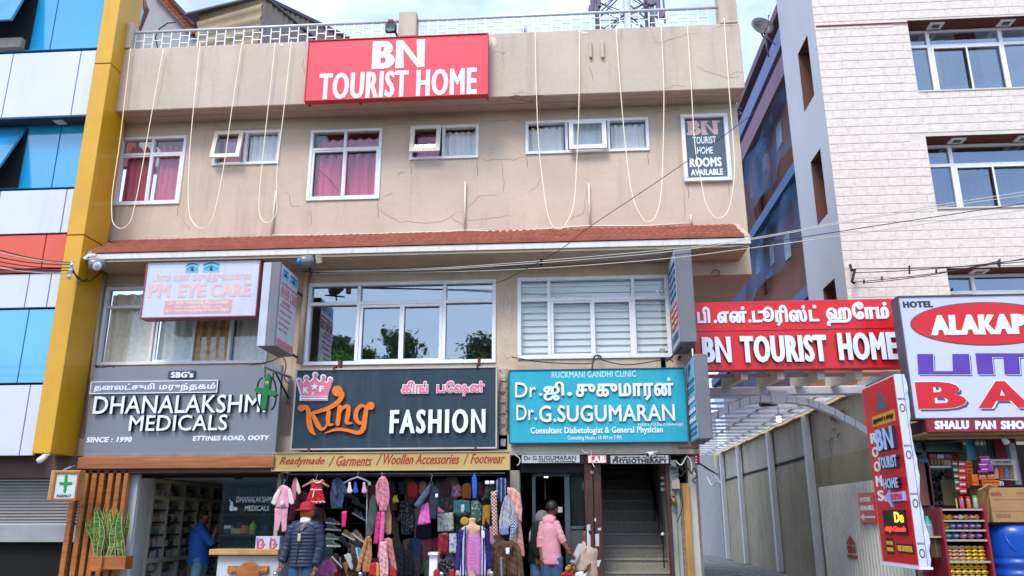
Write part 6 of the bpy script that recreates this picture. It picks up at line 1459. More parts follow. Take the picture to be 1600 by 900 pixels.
clo('checked_shirt',[(985,582),(1020,572),(1052,590),(1068,700),(1095,860),(1060,850),(1030,780),(1005,700)],12.5,.06,pattern('salmon_check','#c77f7c','#a65f62','checker',60),'salmon checked top hanging low right of the scarves','top',fold=.014,freq=50)
clo('floral_shirt',[(950,612),(1000,600),(1010,700),(1022,800),(1018,905),(950,905),(940,740)],12.42,.06,pattern('floral_pink','#d3a3a8','#b8646c','noise',30,thr=.58),'pale pink floral top hanging low in the middle of the shop','top',fold=.012,freq=50)
clo('red_bag',[(868,790),(925,780),(935,850),(932,905),(850,905)],12.45,.08,M('bag_red','#a81520',.6,var=.1),'red cloth bundle at the bottom left of the floral top','bag',fold=.01);clo('yellow_cloth',[(918,780),(936,790),(940,905),(918,905)],12.43,.04,M('cloth_yellow','#c99a2c',.7),'strip of yellow cloth beside the red bundle','cloth')
clo('red_shawl',[(1040,800),(1075,840),(1092,905),(1025,905),(1030,840)],12.46,.06,MATS['bag_red'],'red shawl end hanging right of the floral top','shawl')
clo('mauve_shirt',[(470,768),(530,756),(570,820),(586,868),(556,882),(550,905),(395,905),(430,820)],12.7,.1,M('cloth_mauve','#a3578a',.85,var=.1),'mauve T-shirt displayed low beside the jacket mannequin','shirt',fold=.01)
for k, (pts,col,lb) in enumerate((([(1050,540),(1100,380),(1110,560),(1125,700),(1100,705),(1095,600)],'#33363c','dark grey trousers hanging inside the clothing shop'),([(1060,640),(1150,640),(1160,905),(1085,905)],'#20242e','navy trousers hanging low inside the dark shop'),([(1150,680),(1215,690),(1230,905),(1165,905)],'#16171b','black jeans hanging beside the navy trousers'),([(1048,400),(1095,400),(1092,560),(1050,540)],'#3d2a2c','dark maroon top behind the beige jacket'),([(1010,90),(1060,80),(1085,160),(1060,200),(1015,190)],'#2b2c33','charcoal hood hanging high beside the pink knitted top'))):
    clo('hanging_garment',pts,13.2,.07,M('dark_cloth_%d' % k if False else 'cloth_'+col[1:],col,.85,var=.2),lb,'clothing',fold=.02,freq=50)
m_mar2=M('cloth_maroon','#4a1420',.85,var=.15)
clo('maroon_cardigan',[(215,235),(300,170),(335,200),(330,300),(240,340),(215,440),(165,440),(180,330)],12.75,.08,m_mar2,'dark maroon cardigan behind the red cap','cardigan',fold=.012)
clo('black_round_hat',[(378,320),(400,300),(425,330),(428,375),(405,400),(378,390)],12.7,.05,m_black,'black hat hanging right of the red cap','hat',fold=0)
# crop-3 goods
clo('floral_dress',[(135,260),(190,250),(235,300),(262,400),(255,520),(160,525),(132,400)],13.1,.09,pattern('dark_floral','#14151c','#6b6f80','noise',34,thr=.6),'black dress with small pale floral print, deep in the shop','dress',c3,.015,40)
clo('plush_toy',[(72,245),(85,220),(90,200),(100,222),(115,200),(112,235),(130,265),(118,274),(75,274)],12.9,.05,M('plush_yellow','#b9a52a',.8),'small yellow plush toy hanging in the dark shop','toy',c3,0)
clo('brown_bag',[(45,280),(110,276),(112,345),(60,350)],13.2,.06,M('bag_brown','#4a2620',.7),'small brown bag behind the yellow plush toy','bag',c3,0)
clo('red_backpack',[(205,115),(245,88),(285,112),(296,170),(285,228),(245,240),(205,225),(196,165)],13.1,.1,M('backpack_red','#8d1c20',.7,var=.1),'red backpack hanging high inside the shop','backpack',c3,.004)
clo('salmon_backpack',[(300,105),(330,86),(358,104),(366,160),(352,212),(318,220),(298,190)],13.1,.08,M('backpack_salmon','#8a5248',.7,var=.1),'dull salmon backpack right of the red one','backpack',c3,.004)
clo('navy_backpack',[(110,100),(150,85),(185,110),(190,200),(130,210)],13.3,.08,M('cloth_1a2038','#1a2038',.7,var=.2),'dark navy backpack left of the red backpack','backpack',c3,.004)
t=thing('denim_coat','denim jacket with spread sleeves hanging at the middle of the shopfront','jacket',tuple(PY(675,770,12.5)))
puff('body',c3([(388,150),(405,110),(440,130),(470,170),(462,300),(442,418),(394,416),(388,280)]),12.5,.08,m_dend,t,.012);puff('sleeve',c3([(400,105),(385,200),(330,280),(300,330),(252,300),(300,230),(360,150)]),12.47,.07,M('denim_mid','#3f566b',.85,var=.2,scale=6),t,.008)
puff('price_label',c3([(438,198),(460,198),(460,232),(440,234)]),12.39,.006,m_white,t);hanger(t,405,60,30,12.5,m_black,c3)
clo('pink_skirt',[(318,300),(380,270),(388,350),(398,448),(345,460),(288,460),(305,370)],12.53,.05,M('skirt_pink','#cf62a8',.8,var=.08),'bright pink skirt under the denim jacket sleeve','skirt',c3,.01,40)
clo('maroon_backpack',[(485,110),(520,84),(560,100),(578,160),(565,225),(500,230),(480,170)],13.05,.08,M('backpack_maroon','#35141c',.7),'very dark maroon backpack, second row from the top','backpack',c3,.004)
clo('printed_pink_bag',[(590,125),(640,120),(668,150),(665,225),(580,232),(572,180)],12.95,.06,pattern('pink_print','#6d4a58','#b07d90','noise',26),'dusty pink printed bag left of the orange bag','bag',c3,.004)
clo('orange_bag',[(668,128),(690,108),(735,108),(744,150),(740,242),(664,240)],12.9,.06,M('bag_orange','#a35a26',.7,var=.12),'orange brown printed bag hanging beside the blue umbrella','bag',c3,.004)
clo('folded_umbrella',[(748,70),(768,20),(790,64),(794,160),(788,238),(756,238)],12.5,.06,M('umbrella_blue','#1f56b0',.5,var=.15),'folded bright blue umbrella hanging vertically','umbrella',c3,.004)
clo('red_purse',[(800,100),(838,95),(845,215),(800,220)],12.8,.05,pattern('red_print','#7a1420','#2a1418','checker',40),'dark red patterned purse right of the blue umbrella','purse',c3,0)
t=thing('slipper_bundle','bundle of black slippers with white labels hanging under the rail','slippers',tuple(PY(763,780,12.55)))
for (x_,y_,a_) in ((870,170,.3),(905,175,-.3),(860,230,.8),(900,235,-.7),(880,205,.1),(920,140,-.2)):
    c, s_=math.cos(a_), math.sin(a_);puff('slipper',c3([(x_+u*c-v*s_,y_+u*s_+v*c) for u,v in ((-14,-38),(0,-44),(14,-36),(17,10),(12,40),(-8,42),(-17,8))]),12.55-.02*R.random(),.025,m_sb,t)
for l in (862,905): puff('label_card',c3([(l,88),(l+34,88),(l+36,118),(l-2,118)]),12.5,.006,m_white,t)
clo('navy_track_jacket',[(950,90),(980,66),(1030,62),(1052,100),(1045,200),(1020,282),(985,280),(958,200)],12.5,.08,pattern('navy_stripe','#18264f','#7f8cab','wavex',5,thr=.86),'navy track jacket with thin white lines under the rail','jacket',c3,.01)
clo('dark_jacket',[(470,240),(530,222),(590,235),(602,320),(545,384),(500,370),(475,310)],12.85,.08,M('cloth_22262e','#22262e',.8,var=.2),'short dark jacket hanging above the white printed bag','jacket',c3,.012)
clo('pink_collar_top',[(455,300),(520,355),(490,380),(455,350)],12.8,.03,M('collar_pink','#c4648c',.8),'pink collar peeping from behind the dark jacket','clothing',c3)
clo('teal_bag',[(592,262),(660,248),(736,258),(738,365),(590,372)],12.8,.07,M('bag_teal','#2f5f68',.7,var=.15),'teal cloth bag with a paper tag behind the pink mannequin','bag',c3,.006)
tag(puff('paper_tag',c3([(655,292),(686,290),(684,355),(656,356)]),12.7,.006,M('tag_grey','#a8b4bc',.6)),'pale paper tag on the teal bag','tag')
clo('black_sun_cap',[(606,375),(640,355),(690,355),(722,375),(700,395),(660,405),(620,400)],12.65,.04,m_sb,'black cap with white rim over the mustard hat','cap',c3,0)
clo('white_printed_bag',[(456,372),(520,362),(595,358),(596,518),(456,524)],12.75,.07,pattern('white_print','#9ba39a','#5c6b60','noise',22,thr=.57),'white shopping bag with printed leaves','bag',c3,.006)
clo('crimson_packet',[(462,545),(500,528),(548,532),(552,700),(520,712),(458,690)],12.7,.05,M('packet_crimson','#7c1022',.3,var=.12,coat=.6),'crimson shirt in a shiny plastic packet','packet',c3,.004)
clo('floral_packet',[(556,538),(620,534),(622,705),(556,706)],12.7,.05,pattern('blue_floral','#a9b3bf','#5f7692','noise',24,thr=.55),'pale blue floral shirt in a packet behind the mannequin arm','packet',c3,.004)
clo('green_slipper_bag',[(742,262),(800,250),(834,290),(832,410),(800,460),(742,400)],12.75,.06,pattern('green_print','#33594c','#a9b8ae','noise',24,thr=.6),'green and white printed bag right of the teal bag','bag',c3,.004)
clo('mustard_trousers',[(842,296),(910,290),(906,380),(900,474),(878,440),(870,400),(856,470),(836,474)],12.6,.05,M('cloth_mustard','#93721e',.8,var=.1),'mustard yellow trousers hanging right of the green bag','trousers',c3,.008)
t=tag(puff('mustard_hat',[(600+(688+38*math.cos(a_))/5.4545,735+(433+38*math.sin(a_))/5.4545) for a_ in [k*math.pi/10 for k in range(20)]],12.6,.06,M('hat_mustard','#b0852c',.8,var=.1)),'round mustard hat behind the headless mannequin','hat')
clo('checked_scarf',[(908,185),(960,168),(964,360),(972,560),(926,565),(918,380)],12.45,.05,pattern('red_white_check','#8f1c26','#c9bfb2','checker',40),'long red and white checked scarf at the right of the shopfront','scarf',c3,.01,50)
t=thing('grey_shirt','grey shirt hanging over the brown coat','shirt',tuple(PY(790,800,12.42)));m_gs=M('cloth_grey_lilac','#9a9ca8',.85,var=.12)
puff('body',c3([(1028,228),(1060,205),(1085,215),(1092,330),(1080,450),(1062,505),(1010,540),(1000,420),(1012,310)]),12.42,.07,m_gs,t,.014,45);puff('sleeve',c3([(1030,230),(1020,300),(1004,420),(1008,556),(985,540),(980,440),(1000,320)]),12.40,.05,m_gs,t,.01,45);puff('sleeve',c3([(1075,212),(1105,260),(1116,360),(1080,480),(1062,470),(1092,360)]),12.40,.05,m_gs,t,.01,45)
clo('dotted_blouse',[(1048,142),(1110,150),(1162,200),(1176,320),(1172,445),(1130,390),(1090,260),(1052,200)],12.4,.07,pattern('red_dots','#a82a2a','#cf9a90','dots',55,thr=.22),'red blouse with small white dots at the right edge of the shop','blouse',c3,.014,35)
clo('peach_dress',[(1120,395),(1165,430),(1182,560),(1200,730),(1150,742),(1128,600)],12.46,.06,M('cloth_peach','#b77f74',.85,var=.08),'peach dress hanging below the red dotted blouse','dress',c3,.012,50)
clo('pink_under_dress',[(900,480),(960,470),(985,560),(930,640),(905,620)],12.5,.05,M('cloth_rose_grey','#a57f86',.85,var=.1),'rose grey dress left of the brown coat','dress',c3,.012,50)
clo('netted_top',[(1085,405),(1130,372),(1138,480),(1100,590),(1068,600),(1080,500)],12.38,.05,pattern('navy_net','#1d2b4f','#b6bccb','checker',50),'navy and white netted top between grey shirt and peach dress','top',c3,.008)
clo('lavender_pouch',[(982,482),(1050,476),(1068,545),(1000,556)],12.36,.05,M('pouch_lavender','#7077b4',.7),'lavender pouch in front of the grey shirt','pouch',c3,0)
t=thing('brown_coat','brown corduroy coat hanging low at the right of the shop','coat',tuple(PY(795,890,12.35)));m_bc=M('coat_brown','#5c402c',.9,var=.25,bump=.3)
puff('body',c3([(962,625),(1012,592),(1050,606),(1096,590),(1135,640),(1140,760),(1150,910),(945,910),(952,760)]),12.35,.11,m_bc,t,.014,45);puff('sleeve',c3([(960,612),(985,640),(968,760),(955,905),(918,905),(925,760),(918,655)]),12.32,.09,m_bc,t,.012,45);puff('sleeve',c3([(1120,605),(1160,650),(1180,760),(1196,910),(1158,910),(1140,780),(1122,680)]),12.32,.09,m_bc,t,.012,45)
puff('lapel',c3([(1012,590),(1030,600),(1046,680),(1030,700),(1000,640)]),12.26,.02,m_bc,t);puff('lapel',c3([(1095,590),(1075,600),(1052,680),(1066,700),(1108,640)]),12.26,.02,m_bc,t);pipe('front_edge',[PY(600+x/5.4545,735+y/5.4545,12.25) for x,y in ((1048,690),(1046,790),(1044,905))],.008,M('coat_dark','#2c1d13',.9),t)
tag(puff('coat_label',c3([(1038,660),(1068,658),(1068,714),(1040,716)]),12.22,.006,m_white),'white price label pinned to the brown coat','tag')
tag(pipe('chain_strap',[PY(600+x/5.4545,735+y/5.4545,12.2) for x,y in ((1000,765),(1004,800),(1008,850),(1012,905))],.01,m_steel,None),'metal chain hanging over the brown coat','chain')
st_=thing('white_stand','white plastic display stand left of the crimson packet','stand',tuple(PY(677,890,12.6)))
a=bb(12.55,670,863,685,867);box('top',a[0],a[2],12.5,12.8,a[1],a[3],m_white,st_);a=bb(12.57,671.5,867,683,900);box('body',a[0],a[2],12.55,12.78,.3,a[3],m_white,st_)
for k, (l,r_,mm,lb) in enumerate(((677,686,'bag_red','small red bag left of the black footwear pile'),(702,711,'bag_red','small red bag beside the mannequin arm'))): tag(puff('small_bag',[(l,893),(l+3,889),(r_-1,889),(r_,900),(r_,906),(l,906)],12.45,.05,MATS[mm]),lb,'bag')
clo('black_footwear_pile',[(455,800),(480,770),(560,760),(610,790),(605,850),(540,870),(460,850)],12.55,.09,pattern('black_white_mix','#15161a','#8e9295','noise',30,thr=.62),'pile of black and white sandals at the foot of the display','sandals',c3,.02,60)
clo('folded_stack',[(270,600),(400,600),(405,800),(275,800)],14.0,.06,pattern('dim_stack','#1a1b1a','#2f3230','wave',7),'dim stack of folded clothes at the back of the shop','clothes',c3,.0)
clo('purple_top',[(275,465),(400,460),(410,570),(350,580),(270,572)],13.6,.06,M('cloth_1d1530','#1d1530',.8),'dark purple top deep inside the shop','top',c3)

# anonymous stock hung behind the front rows
gcols=['#3e4c70','#6a3448','#3f5c4c','#7a5a44','#2c323e','#8a4a58','#5a6a80','#8c7458','#4c3c74','#404548','#7d2f38','#a08a86']
def shirt_pts(cx_,y_,w_,h_): return [(cx_-w_*.18,y_),(cx_+w_*.18,y_),(cx_+w_*.42,y_+h_*.08),(cx_+w_*.56,y_+h_*.5),(cx_+w_*.40,y_+h_*.54),(cx_+w_*.33,y_+h_*.28),(cx_+w_*.35,y_+h_),(cx_-w_*.35,y_+h_),(cx_-w_*.33,y_+h_*.28),(cx_-w_*.40,y_+h_*.54),(cx_-w_*.56,y_+h_*.5),(cx_-w_*.42,y_+h_*.08)]
k=0
for row_, (yt_,yd) in enumerate(((748,13.55),(792,13.75),(838,13.65),(870,13.45))):
    for x_ in range(500,800,17):
        if row_ < 2 and 505 < x_ < 575 or R.random() < .12: continue
        cc_=gcols[(k*5+row_*3) % 12];o=puff('hanging_shirt',shirt_pts(x_+R.uniform(-4,4),yt_+R.uniform(-5,5),R.uniform(20,27),R.uniform(42,56)),yd+.02*(k % 5),.07,M('cloth_'+cc_[1:],cc_,.85,var=.25,scale=5),None,.014,50,step=.035)
        tag(o,['slate blue','plum','bottle green','brown','charcoal','wine red','steel blue','khaki','violet','dark grey','brick red','dusty mauve'][(k*5+row_*3) % 12]+' garment in the '+['top','second','third','lowest'][row_]+' back row inside the shop, '+('left' if x_ < 590 else 'middle' if x_ < 680 else 'right')+' part','clothing','dark clothes at the back of the shop');k += 1
# ================================================================ clinic door and stair
c4=crop(800,700,4.5)
def c4b(nm,l,t,r_,b,Y0,Y1,m_,P,bevel=.005):
    (l,t), (r_,b)=c4([(l,t),(r_,b)]);a=mbb(Y0,l,t,r_,b);return box(nm,a[0],a[2],Y0,Y1,a[1] if b < 899 else 0,a[3],m_,P,bevel)
m_bp2=M('brown_painted_wood','#43211c',.55,var=.25,scale=3,stretch=(1,1,.3),dirt=.12,dcol='#a8a29c',coat=.2)
m_alu=M('grey_aluminium','#5e666b',.35,.5,var=.05)
xd0, xd1=PY(812,800,13.2).x, PY(918,800,13.2).x;xs0, xs1=PY(936,800,13.1).x, PY(1045,800,13.0).x
zt3=PY(930,712,12.9).z
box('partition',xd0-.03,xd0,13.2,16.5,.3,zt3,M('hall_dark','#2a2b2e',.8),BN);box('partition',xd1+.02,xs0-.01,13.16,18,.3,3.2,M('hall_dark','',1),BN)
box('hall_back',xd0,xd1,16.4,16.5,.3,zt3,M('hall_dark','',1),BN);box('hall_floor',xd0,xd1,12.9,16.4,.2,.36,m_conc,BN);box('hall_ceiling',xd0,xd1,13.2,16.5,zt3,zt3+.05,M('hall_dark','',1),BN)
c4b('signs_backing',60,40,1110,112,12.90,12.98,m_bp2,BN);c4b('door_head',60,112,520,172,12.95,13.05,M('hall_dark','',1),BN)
c4b('brown_pillar',515,112,576,900,12.86,13.15,m_bp2,BN);c4b('brown_pillar',579,112,636,900,12.88,13.15,m_bp2,BN)
for pts in ([(526,540),(550,536),(552,690),(528,696)],[(584,606),(612,602),(612,690),(588,690)],[(530,745),(548,738),(556,790),(532,800)],[(578,495),(590,492),(592,516),(580,516)],[(598,790),(628,786),(622,800),(610,838),(600,830)],[(600,565),(625,560),(626,578),(608,580)]):
    px_shape('worn_paint',[np.array(c4(pts))],12.86 if pts[0][0] < 576 else 12.88,.003,M('bare_primer','#b6b8bc',.8,var=.1),BN)
dr=thing('clinic_door','grey aluminium framed glass door standing open behind the pink-shirted man','door',tuple(PY(860,900,13.25)))
c4b('frame_post',142,180,168,900,13.2,13.28,m_alu,dr);c4b('frame_post',372,180,412,900,13.2,13.28,m_alu,dr);c4b('frame_head',142,172,412,200,13.19,13.28,m_alu,dr)
c4b('mid_rail',412,548,520,572,13.2,13.26,m_alu,dr);c4b('side_pane',412,200,520,548,13.23,13.24,glass('green_glass','#a9c0b8',.14,.03,'#4f6a60'),dr);c4b('side_panel',412,572,520,900,13.22,13.25,M('grey_panel','#4d5254',.5),dr)
c4b('notice',322,414,355,455,13.17,13.18,M('paper','#b9b4b2',.8),dr)
c4b('tube_light',228,226,238,362,13.9,13.94,M('dim_tube','#8f979e',.4),dr)
lit=thing('ceiling_light','tiny lit ceiling lamp glimpsed through the clinic door','lamp',tuple(PY(853,745,14.2)));hbox('lens',850.5,744.6,856,746,14.2,14.25,M('lamp_lit','#fff6e6',.4,em=4,var=0),lit,0);hbox('rim',850,743.6,856.5,744.5,14.2,14.26,m_white,lit,0)
MB().prism(poly(13.27,c4([(385,168),(515,165),(518,285)])),13.29,13.31).build('sloping_soffit',M('grey_plaster','',1),BN)
tag(hbox('door_lamp',922,735,928,741,12.82,12.87,M('lamp_glassy','#8b8a82',.3),None,.01),'small round lamp under the lab sign on the brown pillar','lamp')
SC=thing('staircase','dim stone staircase climbing behind the physiotherapy sign','staircase',(1.0,13,.38))
m_step=M('terrazzo_step','#857f74',.5,var=.3,scale=40,bump=.05,dirt=.3);m_nose=M('step_nosing','#8a857a',.4)
for k in range(14):
    z_=.38+.185*k;y_=12.65+.29*k
    box('step',xs0,xs1-.0,y_,y_+.32 if k < 13 else y_+1.5,max(.2,z_-.4),z_-.032,m_step,SC);box('nosing',xs0,xs1,y_-.025,y_+.3,z_-.031,z_,m_nose,SC)
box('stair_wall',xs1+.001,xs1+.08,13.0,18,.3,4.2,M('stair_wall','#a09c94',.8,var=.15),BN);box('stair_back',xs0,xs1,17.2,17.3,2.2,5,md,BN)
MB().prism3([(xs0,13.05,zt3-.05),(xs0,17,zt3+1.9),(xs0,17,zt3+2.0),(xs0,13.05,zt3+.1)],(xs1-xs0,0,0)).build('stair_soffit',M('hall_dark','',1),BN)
hr=thing('stair_handrail','dark metal handrail running up the right wall of the stair','handrail',(xs1,13.4,1.2))
A_, B_=Vector((xs1-.08,13.3,1.30)), Vector((xs1-.08,16,3.02))
MB().tube([A_,B_],.02,8).build('rail',m_black,hr,smooth=True);MB().tube([A_-Vector((0,0,.12)),B_-Vector((0,0,.12))],.012,6).build('lower_rail',m_black,hr);MB().lathe([(0,-.03),(.028,-.01),(.028,.01),(0,.03)],A_,10).build('end_knob',m_white,hr)
for k in range(3): q=A_.lerp(B_,k/2.5);MB().tube([q,q-Vector((0,0,.5))],.01,6).build('baluster',m_black,hr)
for l, t, r_, b in ((1045,200,1070,218),(1046,240,1072,262),(1046,278,1072,302)): c4b('stair_notice',l,t,r_,b,13.1,13.11,MATS['paper'],BN)
# right-hand pier and its clutter
c4b('brown_post',1096,118,1124,900,12.86,12.98,m_bp2,BN);c4b('shutter_guide',1124,130,1190,900,12.9,13.1,M('pale_panel','#8e938f',.6,var=.15,dirt=.4),BN)
c4b('guide_strip',1166,300,1166,900,12.88,12.899,m_steel,BN)
c4b('brick_edge',1188,250,1216,900,12.93,13.1,M('rough_edge','#8a7b6a',.95,var=.4,scale=14,bump=.8),BN)
c4b('timber_plank',1216,248,1264,900,12.86,12.925,M('yellow_plank','#a87a40',.6,var=.3,scale=3,stretch=(3,1,.5)),BN);c4b('white_pier',1255,60,1309,900,12.93,13.2,M('white_pier_paint','#b5aea6',.8,var=.1,dirt=.35),BN)
el=thing('meter_box','small grey electricity box under the right end of the lintel','electric box',tuple(PY(1052,735,12.8)));c4b('box',1112,84,1155,136,12.8,12.88,M('meter_grey','#7d8087',.5),el);c4b('cover',1118,92,1150,128,12.79,12.799,M('meter_grey','',1),el)
el=thing('junction_box','beige wall junction box with cables above the brass bell','electric box',tuple(PY(1056,765,12.82)));c4b('box',1124,222,1180,288,12.82,12.9,M('beige_box','#9c8f7f',.6,var=.1),el);pipe('lead',[PY(*q,12.81) for q in c4([(1135,222),(1130,205),(1160,195),(1175,215)])],.006,m_black,el)
bell=thing('brass_bell','small brass bell ornament on the right pier','bell',tuple(PY(1053,783,12.82)))
q=PY(1053,784,12.82);MB().lathe([(.0,-.05),(.05,-.045),(.035,0),(.045,.03),(.02,.06),(0,.07)],q,12).build('cup',M('brass','#8a6a2e',.3,.8),bell,smooth=True);MB().lathe([(0,.06),(.035,.08),(.02,.11),(0,.115)],q,10).build('cap',M('brass','',1),bell,smooth=True)
cb2=thing('bullet_camera','white bullet camera pointing left under the turquoise board','camera',tuple(PY(1018,710,12.6)))
MB().tube([PY(1012,710,12.45),PY(1022,708.5,12.6)],.035,10).build('body',m_white,cb2,smooth=True);MB().tube([PY(1012,710,12.449),PY(1011.3,710.1,12.44)],.026,10).build('lens',m_black,cb2);MB().tube([PY(1022,708,12.6),PY(1030,704,12.8)],.012,6).build('arm',m_white,cb2)
t=thing('flag_sign','small magenta sign with white marks on the edge of the right pier','sign',tuple(PY(1089,720,12.7)));c4b('plate',1286,40,1320,118,12.7,12.74,M('magenta_plate','#8a1436',.5),t);
for k in range(3): c4b('mark',1290,58+k*20,1300,66+k*20,12.69,12.698,m_lw,t)
m_wire=M('wire_black','#1b1b1d',.6);m_wirew=M('wire_white','#c9c4ba',.6)
def wire(pts,r,m_,lab,nm='cable',cat='cable',sag=0.,n=14,g=None):
    P=[Vector(p) for p in pts]
    if len(P) == 2:
        P=[P[0].lerp(P[1],k/n)-Vector((0,0,sag*4*(k/n)*(1-k/n))) for k in range(n+1)]
    else:
        Q=[]
        for i in range(len(P)-1):
            p0, p1, p2, p3=P[max(i-1,0)], P[i], P[i+1], P[min(i+2,len(P)-1)]
            for k in range(6): t_=k/6;Q.append(.5*((2*p1)+(-p0+p2)*t_+(2*p0-5*p1+4*p2-p3)*t_*t_+(-p0+3*p1-3*p2+p3)*t_**3))
        P=Q+[P[-1]]
    return tag(MB().tube(P,r,5).build(nm,m_,None,smooth=True),lab,cat,g)
Pw=lambda pts, Y: [PY(x_,y_,Y) for x_,y_ in pts]
wire(Pw(c4([(1115,110),(1140,150),(1170,130),(1200,160),(1190,90),(1230,70),(1215,130),(1250,150)]),12.8),.012,m_wire,'black cable looping beside the grey meter box')
wire(Pw(c4([(1130,180),(1165,170),(1185,200),(1210,170),(1240,150),(1262,180),(1280,140),(1300,200),(1270,220),(1290,250)]),12.78),.010,m_wire,'black cable tangled above the beige junction box')
wire(Pw(c4([(1160,525),(1185,460),(1200,380),(1180,300)]),12.82),.007,m_wire,'thin wire hanging below the beige junction box')
wire(Pw(c4([(1150,90),(1190,120),(1230,60),(1260,100),(1270,170),(1300,190)]),12.79),.012,m_wirew,'pale wire tangled at the top of the right pier')
wire(Pw(c4([(488,0),(495,20),(515,35),(535,28)]),12.7),.010,m_wirew,'white cable curling under the turquoise board')
wire(Pw(c4([(555,10),(558,60),(568,110),(580,135)]),12.7),.008,m_wirew,'white cable dangling in front of the lab sign')
wire(Pw(c4([(5,5),(15,40),(50,70),(55,100),(35,125)]),12.7),.010,m_wirew,'white hook of cable at the left of the doctor nameplate')
wire([PY(1090,722,12.8),PY(1110,735,13.2),PX(1123,742,XW)],.014,m_wire,'black cable from the right pier to the alley wall')
wire([PX(x_,y_,XW-.02) for x_,y_ in ((1105,745),(1112,758),(1120,752),(1128,755),(1118,745))],.02,m_wirew,'pale cable bundle on the far alley wall')
# insulator cross arm on the yellow column
ins=thing('insulator_bracket','short white insulator bracket on the yellow column holding service wires','bracket',tuple(PY(111,422,12.0)))
MB().tube([PY(113,409,12.0),PY(107,436,12.0)],.035,6).build('post',m_wirew,ins)
for k in range(3): q=PY(112-k*2,413+k*9,11.96);MB().lathe([(.02,-.02),(.03,0),(.02,.02)],q,8,'y').build('insulator',m_white,ins)
for k, (y0,x1,y1) in enumerate(((378,112,410),(394,112,413),(402,111,418),(409,110,422),(413,110,426),(384,112,411))):
    wire([PY(-60,y0-9,9.5+.3*k),PY(x1,y1,12.0)],.008,m_wire if k < 4 else m_wirew,['topmost black service wire running left from the white bracket','second black service wire from the white bracket','third black service wire, in front of the orange panels','fourth black service wire below the orange panels','white service wire lowest of the fan at the left','white service wire high in the fan at the left'][k],'service_wire','wire',.08)
for k, (x1,y1) in enumerate(((135,432),(145,425),(160,424))): wire([PY(112,414+5*k,12.0),PY((112+x1)/2,440,12.2),PY(x1,y1,12.7)],.01,m_wire if k else m_wirew,['white wire drooping right of the bracket to the corner lamp','black wire drooping right of the bracket to the corner lamp','lower black wire drooping to the corner lamp'][k])
def lamp_can(px_,py_,lab,nm):
    t=thing(nm,lab,'lamp',tuple(PY(px_,py_,12.2)));a=PY(px_-13,py_,12.15);b=PY(px_+11,py_-1,12.3)
    MB().tube([a,a.lerp(b,.1),a.lerp(b,.5),b],[.07,.1,.105,.09],16).build('housing',M('lamp_housing','#7f8186',.35,.2,var=.2),t,smooth=True)
    return t, a, b
t, a_, b_=lamp_can(152,414,'grey oval lamp housing under the left end of the awning','outdoor_lamp');q=PY(152,416,12.08);MB().lathe([(0,-.02),(.07,-.015),(.08,0),(0,.01)],q,18,'y').build('lens',M('lens_white','#a9acb2',.3),t,smooth=True);MB().tube([PY(133,405,12.2),PY(138,400,12.2),PY(150,399,12.2)],.035,8).build('elbow',m_white,t)
t, a_, b_=lamp_can(482,409,'grey lamp can with a blue cap hanging under the awning','outdoor_lamp');MB().tube([a_-Vector((.035,0,0)),a_+Vector((.02,0,0))],.06,14).build('blue_cap',M('cap_blue','#2f86c4',.4),t,smooth=True);MB().tube([PY(497,398,12.1),PY(499,411,12.15)],.05,8).build('elbow',M('elbow_cream','#c0b39a',.6),t)
for k in range(4): MB().tube([b_+Vector((-.08+.03*k,-.1,-.05)),b_+Vector((.0+.02*k,-.105,.07))],.008,5).build('cable_wrap',m_wire,t)
MB().tube([PY(466,423,12.3),PY(500,426,12.3)],.014,6).build('cross_arm',m_black,t);MB().tube([PY(484,416,12.3),PY(486,432,12.3)],.014,6).build('stalk',m_black,t)
# long cables across the front and over the street
WL=[((480,424),(700,418),(1000,394),(1170,373),(1400,331),(1640,294),11.6,'upper long cable sweeping from the blue-capped lamp to the right',m_wirew),((484,425),(700,420),(1000,398),(1170,375),(1400,334),(1640,300),11.5,'second long cable just under the uppermost one',m_wirew),
 ((486,426),(760,421),(1000,404),(1170,383),(1400,348),(1640,312),11.4,'third long cable crossing the tiled building',m_wire),((490,427),(760,423),(1000,408),(1170,388),(1400,356),(1640,322),11.3,'lowest of the four long cables crossing the tiled building',m_wirew)]
for a_, b_, c_, d_, e_, f_, Y_, lb, mm in WL: wire([PY(*a_,12.6),PY(*b_,12.4),PY(*c_,Y_+.3),PY(*d_,Y_),PY(*e_,Y_-.3),PY(*f_,Y_-.6)],.006,mm,lb,'overhead_cable')
wire([PY(1118,222,11.8),PY(1000,302,11.7),PY(925,352,11.7),PY(872,392,11.7),PY(800,432,11.8),PY(776,442,12.3)],.006,m_wire,'single cable running diagonally down the wall from the window sign','overhead_cable')
wire([PY(1118,222,11.8),PY(1160,190,11.9),PY(1180,175,12.4)],.006,m_wire,'end of the diagonal cable beyond the roof corner','overhead_cable')
for k, (p_,q_) in enumerate((((1334,420),(1640,405)),((1336,426),(1640,400)),((1335,441),(1640,396)),((1350,442),(1560,408)))): wire([PY(*p_,16.3),PY(*q_,15.2)],.009,m_wire,['upper cable tied along the tiled wall','second cable tied along the tiled wall','lower cable rising along the tiled wall','short lowest cable on the tiled wall'][k],'wall_cable','cable',.06)
wb_=thing('wall_hook','black cable hook and knots fixed to the tiled wall corner','hook',tuple(PY(1333,428,16.35)))
MB().tube([PY(1328,414,16.4),PY(1331,423,16.3),PY(1336,420,16.3),PY(1333,432,16.3),PY(1331,440,16.3),PY(1336,443,16.3)],.03,6).build('hook',m_wire,wb_)
for x_, y0, y1 in ((1421,415,428),(1378,432,438),(1350,437,443),(1463,421,427),(1560,407,416),(1562,405,418)): MB().tube([PY(x_,y0,15.9),PY(x_,y1,15.9)],.02,5).build('cable_tie',m_wire,wb_)
